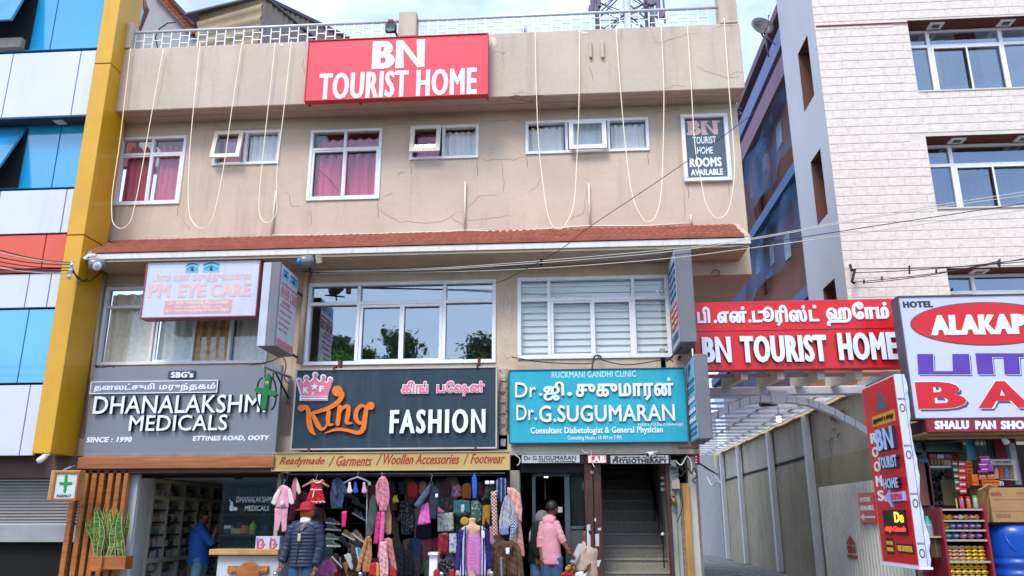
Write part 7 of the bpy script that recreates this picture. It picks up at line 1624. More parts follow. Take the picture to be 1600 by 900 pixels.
wire(Pw([(128,440),(132,520),(145,560),(152,574),(172,572),(180,575)],12.9),.010,m_wire,'black cable dropping down the corner to the pharmacy board')
wire(Pw([(380,573),(420,565),(440,558),(447,570),(444,590),(452,600)],12.7),.009,m_wire,'black cable looping above the green cross sign')
wire(Pw([(800,558),(850,566),(920,568),(928,560),(934,554),(940,562),(980,570),(1040,562),(1052,566)],12.9),.009,m_wire,'cable sagging along the sill above the turquoise board')
wire(Pw([(925,578),(927,562),(930,556),(937,556),(940,560)],12.6),.016,M('metal_dark','#4c4a48',.5,.4),'bent metal hook on top of the turquoise board','hook','hook')
wire(Pw([(1112,428),(1116,422),(1124,424),(1122,430),(1114,431)],12.95),.012,M('ring_rust','#7d6a55',.8),'small ring stain bracket under the right overhang','ring','ring')
wire(Pw([(846,399),(845,415)],12.7),.02,m_black,'short black peg under the middle of the awning','peg','peg')
# rope lights from the parapet
m_rope=M('rope_light_cream','#efe3c4',.4,em=.1,var=.06)
loops_=[([(204,76),(197,140),(188,225),(176,300),(174,335),(178,350),(188,357),(200,350),(208,335),(220,280),(236,180),(255,76)],'rope light loop at the far left, crossing the left window'),
 ([(313,68),(305,150),(296,230),(293,300),(297,335),(305,352),(316,357),(328,350),(338,325),(350,260),(362,170),(378,66)],'rope light loop hanging beside the small left window'),
 ([(430,66),(422,150),(413,230),(406,300),(405,330),(410,344),(418,348),(427,342),(431,325),(434,260),(444,160),(456,64)],'narrow rope light loop left of the large red sign'),
 ([(836,50),(838,130),(843,225),(848,290),(853,325),(862,350),(872,358),(884,350),(895,320),(902,260),(905,160),(906,46)],'rope light loop over the wide three-part window'),
 ([(962,42),(968,130),(976,225),(984,285),(993,320),(1004,342),(1014,347),(1025,338),(1032,305),(1036,240),(1036,140),(1034,38)],'rope light loop right of the wide three-part window'),
 ([(1074,38),(1080,120),(1087,225),(1097,285),(1103,315),(1113,335),(1124,341),(1137,330),(1145,300),(1147,250),(1140,150),(1130,28)],'rope light loop hanging over the window sign')]
for pts, lb in loops_: wire(Pw([(x_+R.uniform(-1.3,1.3),y_) for x_,y_ in pts],12.42),.0075,m_rope,lb,'rope_light','rope light',g='rope light loops hung from the parapet')

# ---------------- green cross sign on bracket
gx=thing('green_cross_sign','hanging green cross lamp in a wire ring on a steel bracket','sign',tuple(PY(418,612,12.0)))
kx=crop(380,560,5.62);m_gx=M('cross_enamel','#0f6e3c',.4,var=.1)
px_=lambda pts: [np.array(kx(pts))]
px_shape('cross',strokes_loops([[(380+x/5.62,560+y/5.62) for x,y in ((235,165),(218,300),(195,440))]],8.2,2)+strokes_loops([[(380+x/5.62,560+y/5.62) for x,y in ((140,285),(215,300),(290,320))]],8.5,2),12.0,.1,m_gx,gx)
px_shape('emblem',[circ(380+210/5.62,560+215/5.62,2.6)],11.9,.008,M('emblem_yellow','#d7c22c',.4),gx);px_shape('emblem_dot',[circ(380+208/5.62,560+216/5.62,1.1)],11.892,.006,m_rs,gx)
for dx, sx in ((0,1),(75,.9)):
    pts=[kx([(170+dx+(1-abs(math.cos(a_)))*0+50*sx*math.sin(a_)*(-1 if dx == 0 else 1),310-140*math.cos(a_))])[0] for a_ in [k*math.pi/12 for k in range(13)]]
    MB().tube([PY(x_,y_,11.93+(.1 if dx else 0)) for x_,y_ in pts],.014,6).build('wire_ring',m_black,gx,smooth=True)
MB().tube([PY(*kx([(175,70)])[0],12.0),PY(*kx([(415,165)])[0],12.9)],.025,4).build('arm',m_grey,gx);MB().tube([PY(*kx([(412,155)])[0],12.95),PY(*kx([(398,395)])[0],12.95)],.03,4).build('wall_bar',m_grey,gx)
MB().tube([PY(*kx([(280,115)])[0],12.4),PY(*kx([(398,350)])[0],12.9)],.015,6).build('strut',m_black,gx)
for x_, y_ in ((192,100),(265,125)): MB().tube([PY(*kx([(x_,y_)])[0],12.05),PY(*kx([(x_-2,y_+60)])[0],12.0)],.012,6).build('hanger',m_black,gx)

# ================================================================ figures
def loft(name,rings,m_,P,n=20,smooth=True):
    """rings: (centre, rx, ry) horizontal ellipses"""
    vs=[];fs=[]
    for c, rx, ry in rings:
        c=Vector(c)
        for k in range(n): a_=2*math.pi*k/n;vs.append(c+Vector((rx*math.cos(a_),ry*math.sin(a_),0)))
    for i in range(len(rings)-1):
        for k in range(n): fs.append((i*n+k,i*n+(k+1) % n,(i+1)*n+(k+1) % n,(i+1)*n+k))
    fs += [tuple(range(n-1,-1,-1)),tuple((len(rings)-1)*n+k for k in range(n))]
    return MB().add(vs,fs).build(name,m_,P,smooth=smooth)
def body(P,J,m_skin,sole=True,face=Vector((0,-1,0))):
    """one continuous skinned figure. J: head, neck, chest, waist, hip, sL,eL,hL, sR,eR,hR, kL,fL,kR,fR"""
    V=[];E_=[];Rr=[];idx={}
    def a(k,v,r,p=None):
        idx[k]=len(V);V.append(Vector(v));Rr.append(r)
        if p: E_.append((idx[p],idx[k]))
    hd=Vector(J['head']);nk=Vector(J['neck']);up=(hd-nk).normalized()
    a('hip',J['hip'],(.12,.085));a('waist',J['waist'],(.10,.075),'hip');a('chest',J['chest'],(.10,.07),'waist');a('base',(Vector(J['chest'])*.35+nk*.65),.05,'chest');a('neck',nk,.052,'base')
    a('chin',hd-up*.07+face*.02,.062,'neck');a('mid',hd+face*.005,.083,'chin');a('brow',hd+up*.05,.085,'mid');a('top',hd+up*.10,.045,'brow')
    a('nose',hd+face*.088-up*.01,.012,'mid')
    for s in 'LR':
        a('s'+s,J['s'+s],.046,'base');a('e'+s,J['e'+s],.045,'s'+s);h=Vector(J['h'+s]);e=Vector(J['e'+s]);d=(h-e).normalized();a('w'+s,h-d*.02,.028,'e'+s);a('p'+s,h+d*.05,(.034,.018),'w'+s)
        sd=d.cross(face).normalized() if abs(d.dot(face)) < .9 else Vector((1,0,0))
        for k, (o_,l_) in enumerate(((-.027,.062),(-.009,.074),(.010,.07),(.028,.055))):
            a('f%s%d' % (s,k),h+d*.085+sd*o_,.0095,'p'+s);a('g%s%d' % (s,k),h+d*(.085+l_*.6)+sd*o_*1.1+face*.012,.0085,'f%s%d' % (s,k));a('t%s%d' % (s,k),h+d*(.085+l_*.9)+sd*o_*1.1+face*.035,.007,'g%s%d' % (s,k))
        a('u'+s,h+d*.035-sd*.045,.011,'p'+s);a('v'+s,h+d*.07-sd*.058+face*.015,.009,'u'+s)
    for s in 'LR': 
        if 'k'+s in J: a('q'+s,Vector(J['hip'])*.7+Vector(J['k'+s])*.3,.09,'hip');a('k'+s,J['k'+s],.06,'q'+s);a('f'+s,J['f'+s],.045,'k'+s);a('o'+s,Vector(J['f'+s])+face*.14-Vector((0,0,.03)),.035,'f'+s)
    return skin('body',V,E_,Rr,m_skin,P)
def ears_eyes(P,hd,face,m_skin,side=True):
    rt_=face.cross(Vector((0,0,1))).normalized();
    for s in (-1,1): MB().lathe([(0,-.012),(.022,-.006),(.026,.006),(0,.014)],Vector(hd)+rt_*s*.083-Vector((0,0,.005)),10,'x').build('ear',m_skin,P,smooth=True)
    for s in (-1,1): MB().lathe([(0,-.006),(.011,0),(0,.006)],Vector(hd)+face*.078+rt_*s*.03+Vector((0,0,.012)),8,'y').build('eye',m_black,P,smooth=True)
    MB().box(-.022,.022,-.004,.004,-.004,.004).build('mouth',M('lip','#7a3b35',.6),P).location=Vector(hd)+face*.075-Vector((0,0,.05))
def hair(P,hd,face,m_,up=Vector((0,0,1)),r=.086,back=1.):
    vs=[];fs=[];n, mm=18, 9;hd=Vector(hd)+Vector((0,0,.035))-face*.012
    for i in range(mm+1):
        th=math.pi*.62*i/mm
        for k in range(n):
            a_=2*math.pi*k/n;d=Vector((math.sin(th)*math.cos(a_),math.sin(th)*math.sin(a_),math.cos(th)))
            if d.dot(face) > .25 and i > mm*.55: d=d*.93;d.z=max(d.z,.35)
            vs.append(hd+Vector((d.x*r,d.y*r*1.08,d.z*r*1.12))*(1+.03*math.sin(a_*9+i*3)))
    for i in range(mm):
        for k in range(n): fs.append((i*n+k,i*n+(k+1) % n,(i+1)*n+(k+1) % n,(i+1)*n+k))
    o=MB().add(vs,fs).build('hair',m_,P,smooth=True);s_=o.modifiers.new('s','SOLIDIFY');s_.thickness=.012;return o
def sleeve(name,a,b,c,r0,r1,m_,P,quilt=0.):
    a, b, c=Vector(a), Vector(b), Vector(c);pts=[];rs=[];n=22
    for k in range(n+1):
        t_=k/n;p=(1-t_)**2*a+2*t_*(1-t_)*(b*1.0)+t_*t_*c if False else (a.lerp(b,t_*2) if t_ < .5 else b.lerp(c,t_*2-1))
        pts.append(p);rs.append((r0+(r1-r0)*t_)*(1+quilt*abs(math.sin(t_*math.pi*9)))*(.75 if k == 0 else 1)+.004*math.sin(k*1.9))
    for _ in range(2): pts=[pts[0]]+[(pts[i-1]+2*pts[i]+pts[i+1])/4 for i in range(1,n)]+[pts[-1]]
    return MB().tube(pts,rs,14).build(name,m_,P,smooth=True)
m_jean=M('jeans_blue','#2f5072',.85,var=.25,scale=8,bump=.2,bscale=60);m_jeanl=M('jeans_light','#5b7f9e',.85,var=.25,scale=7)
m_skn=M('skin_brown','#7a4a36',.6,var=.08);m_hair=M('hair_black','#1a1614',.5,var=.1)
def torso(name,J,m_,P,w=.2,d=.13,hem=0.,n=16,quilt=0.,flare=.0):
    top, bot=Vector(J['neck'])-Vector((0,0,.02)), Vector(J['hip'])-Vector((0,0,hem));ch=Vector(J['chest']);ring=[]
    K=44 if quilt else 22
    for k in range(K+1):
        t_=k/K;c=top.lerp(bot,t_);c=c.lerp(Vector((ch.x,ch.y,c.z)),math.sin(math.pi*t_)*.6)
        s=(min(1,.5+2.9*t_)) if t_ < .22 else 1.;rx=w*s*(1-.08*math.sin(math.pi*max(0,t_-.2)/.8)+flare*t_);ry=d*(min(1,.5+2.2*t_))
        q=1+quilt*(abs(math.sin(t_*math.pi*13))**.6-.5) if quilt and t_ > .1 else 1+.012*math.sin(t_*23)
        ring.append((c,rx*q,ry*q))
    if 'sL' in J:
        a, b=Vector(J['sL']), Vector(J['sR']);q=top-Vector((0,0,.055));MB().tube([a.lerp(b,-.06),a,q.lerp(a,.5),q,q.lerp(b,.5),b,a.lerp(b,1.06)],[.045,.08,.09,.098,.09,.08,.045],16).build(name+'_yoke',m_,P,smooth=True)
    return loft(name,ring,m_,P,26)
# man in pink shirt
Y0=12.8
def J4(x,y,dy=0.): (a,b),=c4([(x,y)]);return PY(a,b,Y0+dy)
man=thing('person','man in an untucked pink shirt and jeans at the clinic door, seen from behind','person',(PY(860,890,Y0).x,Y0,.15))
fc=Vector((.75,.6,0)).normalized()
Jm=dict(head=J4(285,432),neck=J4(266,478),chest=J4(262,560),waist=J4(270,680),hip=J4(280,770),sL=J4(222,520),eL=J4(196,660,-.03),hL=J4(206,760,-.06),sR=J4(302,518,-.03),eR=J4(356,650,-.08),hR=J4(396,718,-.1))
Jm['kL']=Vector((Jm['hip'].x-.07,Y0,.62));Jm['fL']=Vector((Jm['hip'].x-.08,Y0,.22));Jm['kR']=Vector((Jm['hip'].x+.08,Y0,.62));Jm['fR']=Vector((Jm['hip'].x+.1,Y0+.03,.22))
body(man,Jm,m_skn,face=fc);hair(man,Jm['head'],fc,m_hair);ears_eyes(man,Jm['head'],fc,m_skn)
m_ps=M('shirt_pink','#cf8f9a',.8,var=.12,scale=6,bump=.7,bscale=11)
tr_=torso('shirt',Jm,m_ps,man,.155,.12,.1,flare=.12);sleeve('sleeve',Jm['sL'],Jm['eL'].lerp(Jm['sL'],.1),Jm['eL']-Vector((0,0,.08)),.062,.05,m_ps,man);sleeve('sleeve',Jm['sR'],Jm['eR'].lerp(Jm['sR'],.1),Jm['eR']+Vector((.02,0,-.03)),.062,.05,m_ps,man)
MB().tube([Jm['neck']+Vector((0,0,-.03)),Jm['neck']+Vector((0,0,.02))],[.075,.062],14).build('collar',m_ps,man,smooth=True)
hp=Jm['hip'];
for s, kx_ in ((-1,'L'),(1,'R')): sleeve('trouser_leg',hp+Vector((s*.07,0,.02)),Jm['k'+kx_],Jm['f'+kx_],.105,.075,m_jean,man)
tag(wire([Jm['hR']+Vector((-.02,-.03,.02)),Jm['hR']+Vector((.02,-.03,.0)),Jm['hR']+Vector((.03,.02,.02)),Jm['hR']+Vector((-.02,.03,.03)),Jm['hR']+Vector((-.02,-.03,.02))],.006,M('thread_red','#9a3430',.7),''),'red thread bracelet on the wrist of the pink-shirted man','bracelet').name='bracelet'
# person with backpack behind him
Y0=13.05
p2=thing('person','person with a grey hood and black backpack behind the pink-shirted man','person',(PY(838,890,Y0).x,Y0,.15))
J2=dict(head=J4(212,498),neck=J4(205,545),chest=J4(195,600),waist=J4(195,700),hip=J4(200,780),sL=J4(160,575),eL=J4(150,680),hL=J4(170,760,-.1),sR=J4(250,575),eR=J4(270,680),hR=J4(262,760,-.1))
for s, dx in (('L',-.07),('R',.07)): J2['k'+s]=Vector((J2['hip'].x+dx,Y0,.62));J2['f'+s]=Vector((J2['hip'].x+dx,Y0,.22))
fb=Vector((.1,1,0)).normalized();body(p2,J2,m_skn,face=fb);m_hood=M('hood_grey','#6f7375',.9,var=.15,bump=.3)
hd=J2['head'];MB().lathe([(.0,.135),(.06,.12),(.105,.06),(.118,0),(.11,-.06),(.09,-.11),(.12,-.16)],hd,18).build('hood',m_hood,p2,smooth=True)
torso('jacket',J2,M('jacket_black','#15161a',.8,var=.2),p2,.2,.15,.06);sleeve('sleeve',J2['sL'],J2['eL'],J2['hL'],.08,.055,MATS['jacket_black'],p2);sleeve('sleeve',J2['sR'],J2['eR'],J2['hR'],.08,.055,MATS['jacket_black'],p2)
for s, kx_ in ((-1,'L'),(1,'R')): sleeve('trouser_leg',J2['hip']+Vector((s*.07,0,.02)),J2['k'+kx_],J2['f'+kx_],.1,.075,m_jeanl,p2)
bpk=tag(puff('backpack',c4([(150,520),(190,505),(215,560),(222,700),(205,770),(165,768),(130,720),(118,640),(130,560)]),12.86,.14,M('backpack_black','#101114',.7,var=.2)),'bulky black backpack worn behind the pink-shirted man','backpack')
for pts in ([(122,600),(132,570),(128,640),(120,665)],): puff('pale_print',c4(pts),12.80,.01,m_wirew,bpk)
# seated woman behind the brown pillar
Y0=12.95
p3=thing('person','seated person in pale sleeves and peach shawl, half hidden by the brown pillar','person',(PY(915,895,Y0).x,Y0,.4))
J3=dict(head=J4(535,610),neck=J4(532,665),chest=J4(525,720),waist=J4(525,800),hip=J4(525,880),sL=J4(492,690),eL=J4(455,760,-.12),hL=J4(428,815,-.2),sR=J4(560,690),eR=J4(570,770),hR=J4(540,830,-.15))
fl_=Vector((-1,-.25,0)).normalized();body(p3,J3,m_skn,face=fl_);hair(p3,J3['head'],fl_,m_hair)
torso('blouse',J3,M('blouse_peach','#b39a8c',.85,var=.1),p3,.19,.14,.05);sleeve('sleeve',J3['sL'],J3['eL'],J3['hL'],.07,.05,M('sleeve_greywhite','#9aa0a4',.85,var=.12),p3)
puff('shawl',c4([(500,700),(524,690),(526,860),(470,880),(430,850),(440,800)]),12.82,.06,MATS['blouse_peach'],p3,.01)
tag(puff('yellow_bundle',c4([(378,835),(400,820),(440,830),(442,860),(425,880),(395,880),(372,860)]),12.72,.08,pattern('yellow_print','#b98a20','#7a2a2a','noise',30,thr=.58),fold=.008),'yellow cloth bundle held in front of the seated person','cloth')
tag(puff('red_bundle',c4([(345,880),(380,866),(430,882),(440,905),(340,905)]),12.68,.08,MATS['bag_red'],fold=.01),'red cloth bundle below the yellow one at the clinic door','cloth')
tag(puff('white_bag',c4([(440,880),(480,868),(522,868),(524,905),(440,905)]),12.78,.07,m_white,fold=.008),'white cloth bag at the foot of the brown pillar','bag')
# man in the pharmacy
k1=crop(200,730,5.296);Y0=14.1
def J1(x,y,dy=0.): (a,b),=k1([(x,y)]);return PY(a,b,Y0+dy)
p4=thing('person','man in a bright blue shirt standing side-on at the pharmacy counter','person',(PY(313,880,Y0).x,Y0,.4))
J5=dict(head=J1(622,425),neck=J1(602,470),chest=J1(596,560),waist=J1(592,680),hip=J1(590,770),sL=J1(598,520,-.14),eL=J1(690,625,-.2),hL=J1(722,530,-.15),sR=J1(606,520,.14),eR=J1(690,610,.2),hR=J1(735,520,.1))
for s, dy in (('L',-.09),('R',.09)): J5['k'+s]=Vector((J5['hip'].x+.02,Y0+dy,.82));J5['f'+s]=Vector((J5['hip'].x,Y0+dy,.46))
fr_=Vector((1,.15,0)).normalized();body(p4,J5,m_skn,face=fr_);hair(p4,J5['head'],fr_,m_hair);ears_eyes(p4,J5['head'],fr_,m_skn)
m_bs=M('shirt_blue','#1c4f9e',.75,var=.15,scale=3,bump=.25,bscale=16);torso('shirt',J5,m_bs,p4,.165,.19,.06,flare=.1)
sleeve('sleeve',J5['sL'],J5['eL'],J5['eL'].lerp(J5['hL'],.3),.078,.058,m_bs,p4);sleeve('sleeve',J5['sR'],J5['eR'],J5['eR'].lerp(J5['hR'],.3),.078,.058,m_bs,p4)
MB().tube([J5['neck']+Vector((0,0,-.04)),J5['neck']+Vector((0,0,.02))],[.08,.064],14).build('collar',m_bs,p4,smooth=True)
for s, kk in ((-1,'L'),(1,'R')): sleeve('trouser_leg',J5['hip']+Vector((0,s*.08,.02)),J5['k'+kk],J5['f'+kk],.12,.08,m_jeanl,p4)
# mannequin with puffer jacket
Y0=12.3
def J2c(x,y,dy=0.): (a,b),=c2([(x,y)]);return PY(a,b,Y0+dy)
mq=thing('mannequin','mannequin in a navy quilted jacket, red cap and orange face scarf','mannequin',(PY(475,890,Y0).x,Y0,.15))
Jq=dict(head=J2c(328,350),neck=J2c(318,425),chest=J2c(305,530),waist=J2c(295,680),hip=J2c(285,800),sL=J2c(205,480),eL=J2c(160,640),hL=J2c(112,782,-.05),sR=J2c(425,475),eR=J2c(440,640),hR=J2c(395,810,-.05))
for s, dx in (('L',-.09),('R',.09)): Jq['k'+s]=Vector((Jq['hip'].x+dx,Y0,.6));Jq['f'+s]=Vector((Jq['hip'].x+dx,Y0,.2))
fq=Vector((-.3,-1,0)).normalized();m_mqs=M('mannequin_skin','#8a5a48',.4,var=.05);body(mq,Jq,m_mqs,face=fq)
m_nv2=M('quilted_navy','#1e2a44',.45,var=.12,scale=4,bump=.3,bscale=26,spec=.5)
torso('jacket',Jq,m_nv2,mq,.215,.15,.04,quilt=.16);sleeve('jacket_sleeve',Jq['sL']+Vector((.02,0,.02)),Jq['eL'],Jq['hL'],.088,.062,m_nv2,mq,.2);sleeve('jacket_sleeve',Jq['sR']+Vector((-.02,0,.02)),Jq['eR'],Jq['hR'],.09,.064,m_nv2,mq,.2)
MB().tube([J2c(318,440),J2c(320,405)],[.095,.085],16).build('jacket_collar',m_nv2,mq,smooth=True);MB().tube([J2c(312,452,-.03),J2c(318,405,-.02)],[.09,.078],16).build('white_collar',m_white,mq,smooth=True)
puff('shirt_front',c2([(290,440),(330,440),(300,500),(278,520)]),12.14,.012,M('shirt_mauve','#8d6f7c',.8),mq);MB().tube([J2c(262,500,-.17),J2c(248,660,-.18),J2c(230,815,-.15)],.007,6).build('zip',m_black,mq)
puff('swing_tag',c2([(248,540),(272,536),(268,604),(244,606)]),12.08,.006,M('tag_cream','#b9b3a0',.6),mq)
h_=Jq['head'];MB().lathe([(.0,.0),(.10,.005),(.108,-.03),(.1,-.09),(.075,-.12)],h_+Vector((0,0,.025)),18).build('face_scarf',M('scarf_orange','#a05a30',.8,var=.15),mq,smooth=True)
cap=MB().lathe([(.112,-.0),(.115,.04),(.10,.085),(.06,.115),(0,.125)],h_+Vector((0,0,.03)),20).build('cap',M('cap_crimson','#9c1426',.7,var=.1),mq,smooth=True)
mb=MB();vs=[];nB=10
for k in range(nB+1):
    a_=math.pi*(k/nB)+.0;rr_=Vector((math.cos(a_),-math.sin(a_),0));q=Matrix.Rotation(-.3-.45,3,'Z') @ rr_
    vs += [h_+q*.108+Vector((0,0,.035)),h_+q*(.108+.085*math.sin(a_))+Vector((0,0,.012))]
mb.add(vs,[(2*i,2*i+1,2*i+3,2*i+2) for i in range(nB)]);o=mb.build('cap_peak',MATS['cap_crimson'],cap);s_=o.modifiers.new('s','SOLIDIFY');s_.thickness=.01
for s, kk in ((-1,'L'),(1,'R')): sleeve('trouser_leg',Jq['hip']+Vector((s*.09,0,.0)),Jq['k'+kk],Jq['f'+kk],.115,.085,m_jean,mq)
# headless mannequin
Y0=12.2
def J3c(x,y,dy=0.): (a,b),=c3([(x,y)]);return PY(a,b,Y0+dy)
mh=thing('mannequin','headless mannequin in a pink dress and navy striped open cardigan','mannequin',(PY(738,890,Y0).x,Y0,.15))
m_mk=M('mannequin_cream','#c49a7e',.4,var=.04);nk=J3c(752,470)
V=[nk+Vector((0,0,-.95)),nk+Vector((0,0,-.6)),nk+Vector((0,0,-.3)),nk+Vector((0,0,-.06)),nk,nk+Vector((0,0,.05))];E_=[(i,i+1) for i in range(5)];Rr=[(.1,.06),(.08,.05),(.09,.05),.07,.05,.048]
for s, (ax,ay), (bx_,by_), (hx,hy) in ((-1,(672,500),(640,660),(628,850)),(1,(850,500),(880,660),(898,850))):
    i0=len(V);V += [J3c(ax,ay),J3c(bx_,by_),J3c(hx,hy,-.03),J3c(hx,hy+22,-.05)];E_ += [(3,i0),(i0,i0+1),(i0+1,i0+2),(i0+2,i0+3)];Rr += [.05,.04,.025,(.03,.015)]
    for k, o_ in enumerate((-.024,-.008,.008,.024)): V += [J3c(hx,hy+34,-.05)+Vector((o_,0,0)),J3c(hx,hy+52-abs(k-1.4)*4,-.06)+Vector((o_*1.1,0,0))];E_ += [(i0+3,i0+4+2*k),(i0+4+2*k,i0+5+2*k)];Rr += [.009,.007]
    V += [J3c(hx-s*10,hy+30,-.06)];E_ += [(i0+3,i0+12)];Rr += [.009]
skin('body',V,E_,Rr,m_mk,mh);MB().lathe([(.045,-.03),(.05,0),(.055,.03),(.04,.045),(0,.048)],J3c(752,432),18).build('neck_cap',m_mk,mh,smooth=True)
m_dp2=M('dress_orchid','#c778b4',.75,var=.06,scale=5,bump=.3,bscale=20)
puff('dress',c3([(700,485),(722,480),(752,515),(790,478),(818,480),(828,600),(832,760),(822,905),(798,905),(760,862),(730,905),(706,905),(690,760),(690,600)]),12.17,.2,m_dp2,mh,.006,60)
for x_ in (728,752,776): 
    for k in range(9): puff('ruffle',c3([(x_-9,560+k*28),(x_+9,560+k*28),(x_+8,572+k*28),(x_-8,572+k*28)]),12.085,.012,m_dp2,mh,step=.02) if x_ != 776 or k % 2 == 0 else None
m_cd=M('cardigan_navy','#231a5e',.8,var=.12);m_stp=pattern('navy_white_stripe','#1c1a4a','#a9aecb','wavex',7,.8)
puff('cardigan_front',c3([(688,480),(714,470),(700,560),(690,700),(702,905),(642,905),(655,760),(668,600)]),12.1,.04,m_stp,mh,.006);puff('cardigan_front',c3([(812,470),(850,480),(858,600),(868,760),(888,905),(826,905),(832,700),(824,560)]),12.1,.04,m_stp,mh,.006)
sleeve('cardigan_sleeve',J3c(674,505),J3c(645,660),J3c(630,848,-.02),.065,.045,m_cd,mh);sleeve('cardigan_sleeve',J3c(846,505),J3c(878,660),J3c(898,838,-.02),.068,.045,m_cd,mh)
puff('price_label',c3([(830,514),(856,512),(858,578),(834,580)]),12.03,.006,m_white,mh);puff('label_mark',c3([(840,545),(850,545),(850,556),(840,556)]),12.02,.004,m_steel,mh)
# chrome stand balls in the front
for k, (x_,y_) in enumerate(((430,897),(563,897),(690,897),(768,896))):
    q=PY(x_,y_,11.9);t=thing('chrome_rail_knob',['chrome ball finial left of the jacket mannequin','chrome ball finial below the tan jacket','chrome ball finial left of the pink dress','chrome ball finial right of the pink dress'][k],'finial',tuple(q),'chrome ball finials along the pavement edge')
    MB().lathe([(0,-.035),(.025,-.025),(.035,0),(.025,.025),(0,.035)],q,16).build('ball',M('chrome','#c9ccd2',.08,1,var=0),t,smooth=True);MB().tube([q-Vector((0,0,.03)),Vector((q.x,q.y,.13))],.018,8).build('post',MATS['chrome'],t,smooth=True)
q0=PY(783,873,12.15);t=thing('chain_stand','slim silver display stand in front of the brown coat','stand',tuple(q0));MB().tube([q0,Vector((q0.x+.02,q0.y,.15))],.012,8).build('pole',m_steel,t);MB().lathe([(0,-.02),(.022,0),(0,.02)],q0,12).build('knob',m_steel,t,smooth=True)
# ================================================================ snack kiosk on the right
k7=crop(1420,650,6.43);k8=crop(1420,770,6.92)
KS=thing('snack_kiosk','maroon roadside snack kiosk under a white-lettered fascia','kiosk',(7.0,12.4,0))
m_km=M('kiosk_maroon','#7a1730',.6,var=.15,dirt=.1);m_kd=M('kiosk_dark','#120f12',.9,var=0);m_ks=M('kiosk_soffit','#a58b66',.8,var=.15)
def kb(nm,cr_,l,t,r_,b,Y0_,Y1_,m_,P,bevel=.003,down=False):
    (l,t), (r_,b)=cr_([(l,t),(r_,b)]);a=mbb(Y0_,l,t,r_,b);return box(nm,a[0],a[2],Y0_,Y1_,0 if down else a[1],a[3],m_,P,bevel)
fs_=kb('fascia',k7,182,30,1500,156,11.9,11.96,M('fascia_crimson','#8e2138',.6,var=.2,scale=3),KS)
for t_, l, r_ in (('SHALU',248,615),('PAN',655,885),('SHOP',912,1240)): 
    (l_,tt), (r2,bb_)=k7([(l,48),(r_,132)]);txt(t_,l_,tt,r2,bb_,11.9,m_lw,KS,.09,.05,.006,shear=.1)
xk0=PY(1449,665,11.9).x;xk1=xk0+2.6;zk=PY(1449,674,11.9).z;zkt=PY(1449,655,11.9).z
box('fascia_return',xk0,xk0+.03,11.961,13.3,zk+.005,zkt,M('fascia_dark','#3a1620',.7),KS);box('soffit',xk0,xk1,11.961,13.3,zk-.03,zk,m_ks,KS)
MB().tube([(xk0+.15,12.3,zk-.05),(xk1,12.3,zk-.05)],.022,6).build('conduit',M('conduit_cream','#b5a98c',.5),KS)
box('back_wall',5.4,xk1,14.2,14.3,0,zk,m_kd,KS);box('side_wall',5.38,5.43,12.9,14.2,0,zk,M('kiosk_blue_grey','#565d66',.7),KS)
a=k7([(75,255),(545,358)]);kb('shutter_box',k7,75,262,548,358,12.9,13.2,M('shutter_blue_grey','#5a6872',.5,.2,var=.1),KS)
for k in range(3): kb('shutter_rib',k7,75,285+k*24,548,291+k*24,12.88,12.899,M('shutter_rib','#465058',.5),KS)
kb('door_panel',k7,85,470,238,900,12.9,12.93,M('dusty_rose_panel','#8a5b54',.7,var=.1),KS)
kb('hanging_shelf',k7,188,500,428,520,12.9,13.2,m_white,KS);kb('shelf_board',k7,75,375,548,383,12.95,13.2,M('kiosk_dark2','#2c2424',.8),KS)
# folding sky-blue door leaves
m_fb=M('door_skyblue','#5c9db8',.5,var=.08,dirt=.15)
for k, (x0,x1,x2,x3) in enumerate(((545,685,715,565),(690,742,768,720),(748,795,820,775),(800,822,858,828),(838,862,885,862),(872,882,915,905))):
    yt=228+k*0;P_=poly(12.75,k7([(x0,245),(x1,224),(x2,432),(x3,452)]));MB().prism3([Vector((p[0],12.66+.03*k+(.16 if i_ in (1,2) else 0),p[1])) for i_,p in enumerate(P_)],(0,.02,0)).build('door_leaf',m_fb,KS,bevel=.004)
kb('pale_post',k7,1040,270,1100,690,12.5,12.6,M('post_greywhite','#8f959c',.5,var=.1),KS)
kb('side_panel',k7,885,205,1110,700,12.78,12.82,m_km,KS)
kb('olive_board',k7,345,640,500,900,12.7,12.74,M('olive_board','#6e6547',.8,var=.1),KS);kb('counter_panel',k8,155,715,390,905,12.45,12.5,m_km,KS,down=True)
kb('cord',k7,905,300,908,302,12.7,12.71,m_white,KS)
po=thing('drinks_poster','white drinks poster picturing bottles, on the kiosk wall above the carton','poster',tuple(PY(1568,748,12.4)))
P_=poly(12.45,k7([(785,435),(1062,435),(1084,648),(905,640),(840,560)]));MB().prism(P_,12.42,12.44).build('sheet',M('poster_white','#b9b2a6',.6,var=.06),po)
MB().prism(poly(12.41,k7([(845,492),(1045,492),(1062,632),(870,632)])),12.414,12.419).build('picture_ground',M('poster_brown','#5d4438',.6,var=.2),po)
for k, (x_,cc_) in enumerate(((880,'#d09a6a'),(930,'#b0342e'),(985,'#4a74b8'),(1030,'#8a6a4a'))): px_shape('bottle_print',[np.array(k7([(x_-8,520),(x_+8,520),(x_+20,560),(x_+22,628),(x_-18,628),(x_-20,560)]))],12.414,.003,M('bottle_'+cc_[1:],cc_,.5),po)
(l_,t_1), (r_1,b_1)=k7([(860,452),(1030,475)]);txt('COOL DRINKS',l_,t_1,r_1,b_1,12.42,m_nv,po,.03,.02,.003)
lampk=thing('kiosk_lamp','small white clip lamp under the kiosk soffit','lamp',tuple(PY(1573,690,12.3)));q=PY(1573,692,12.3)
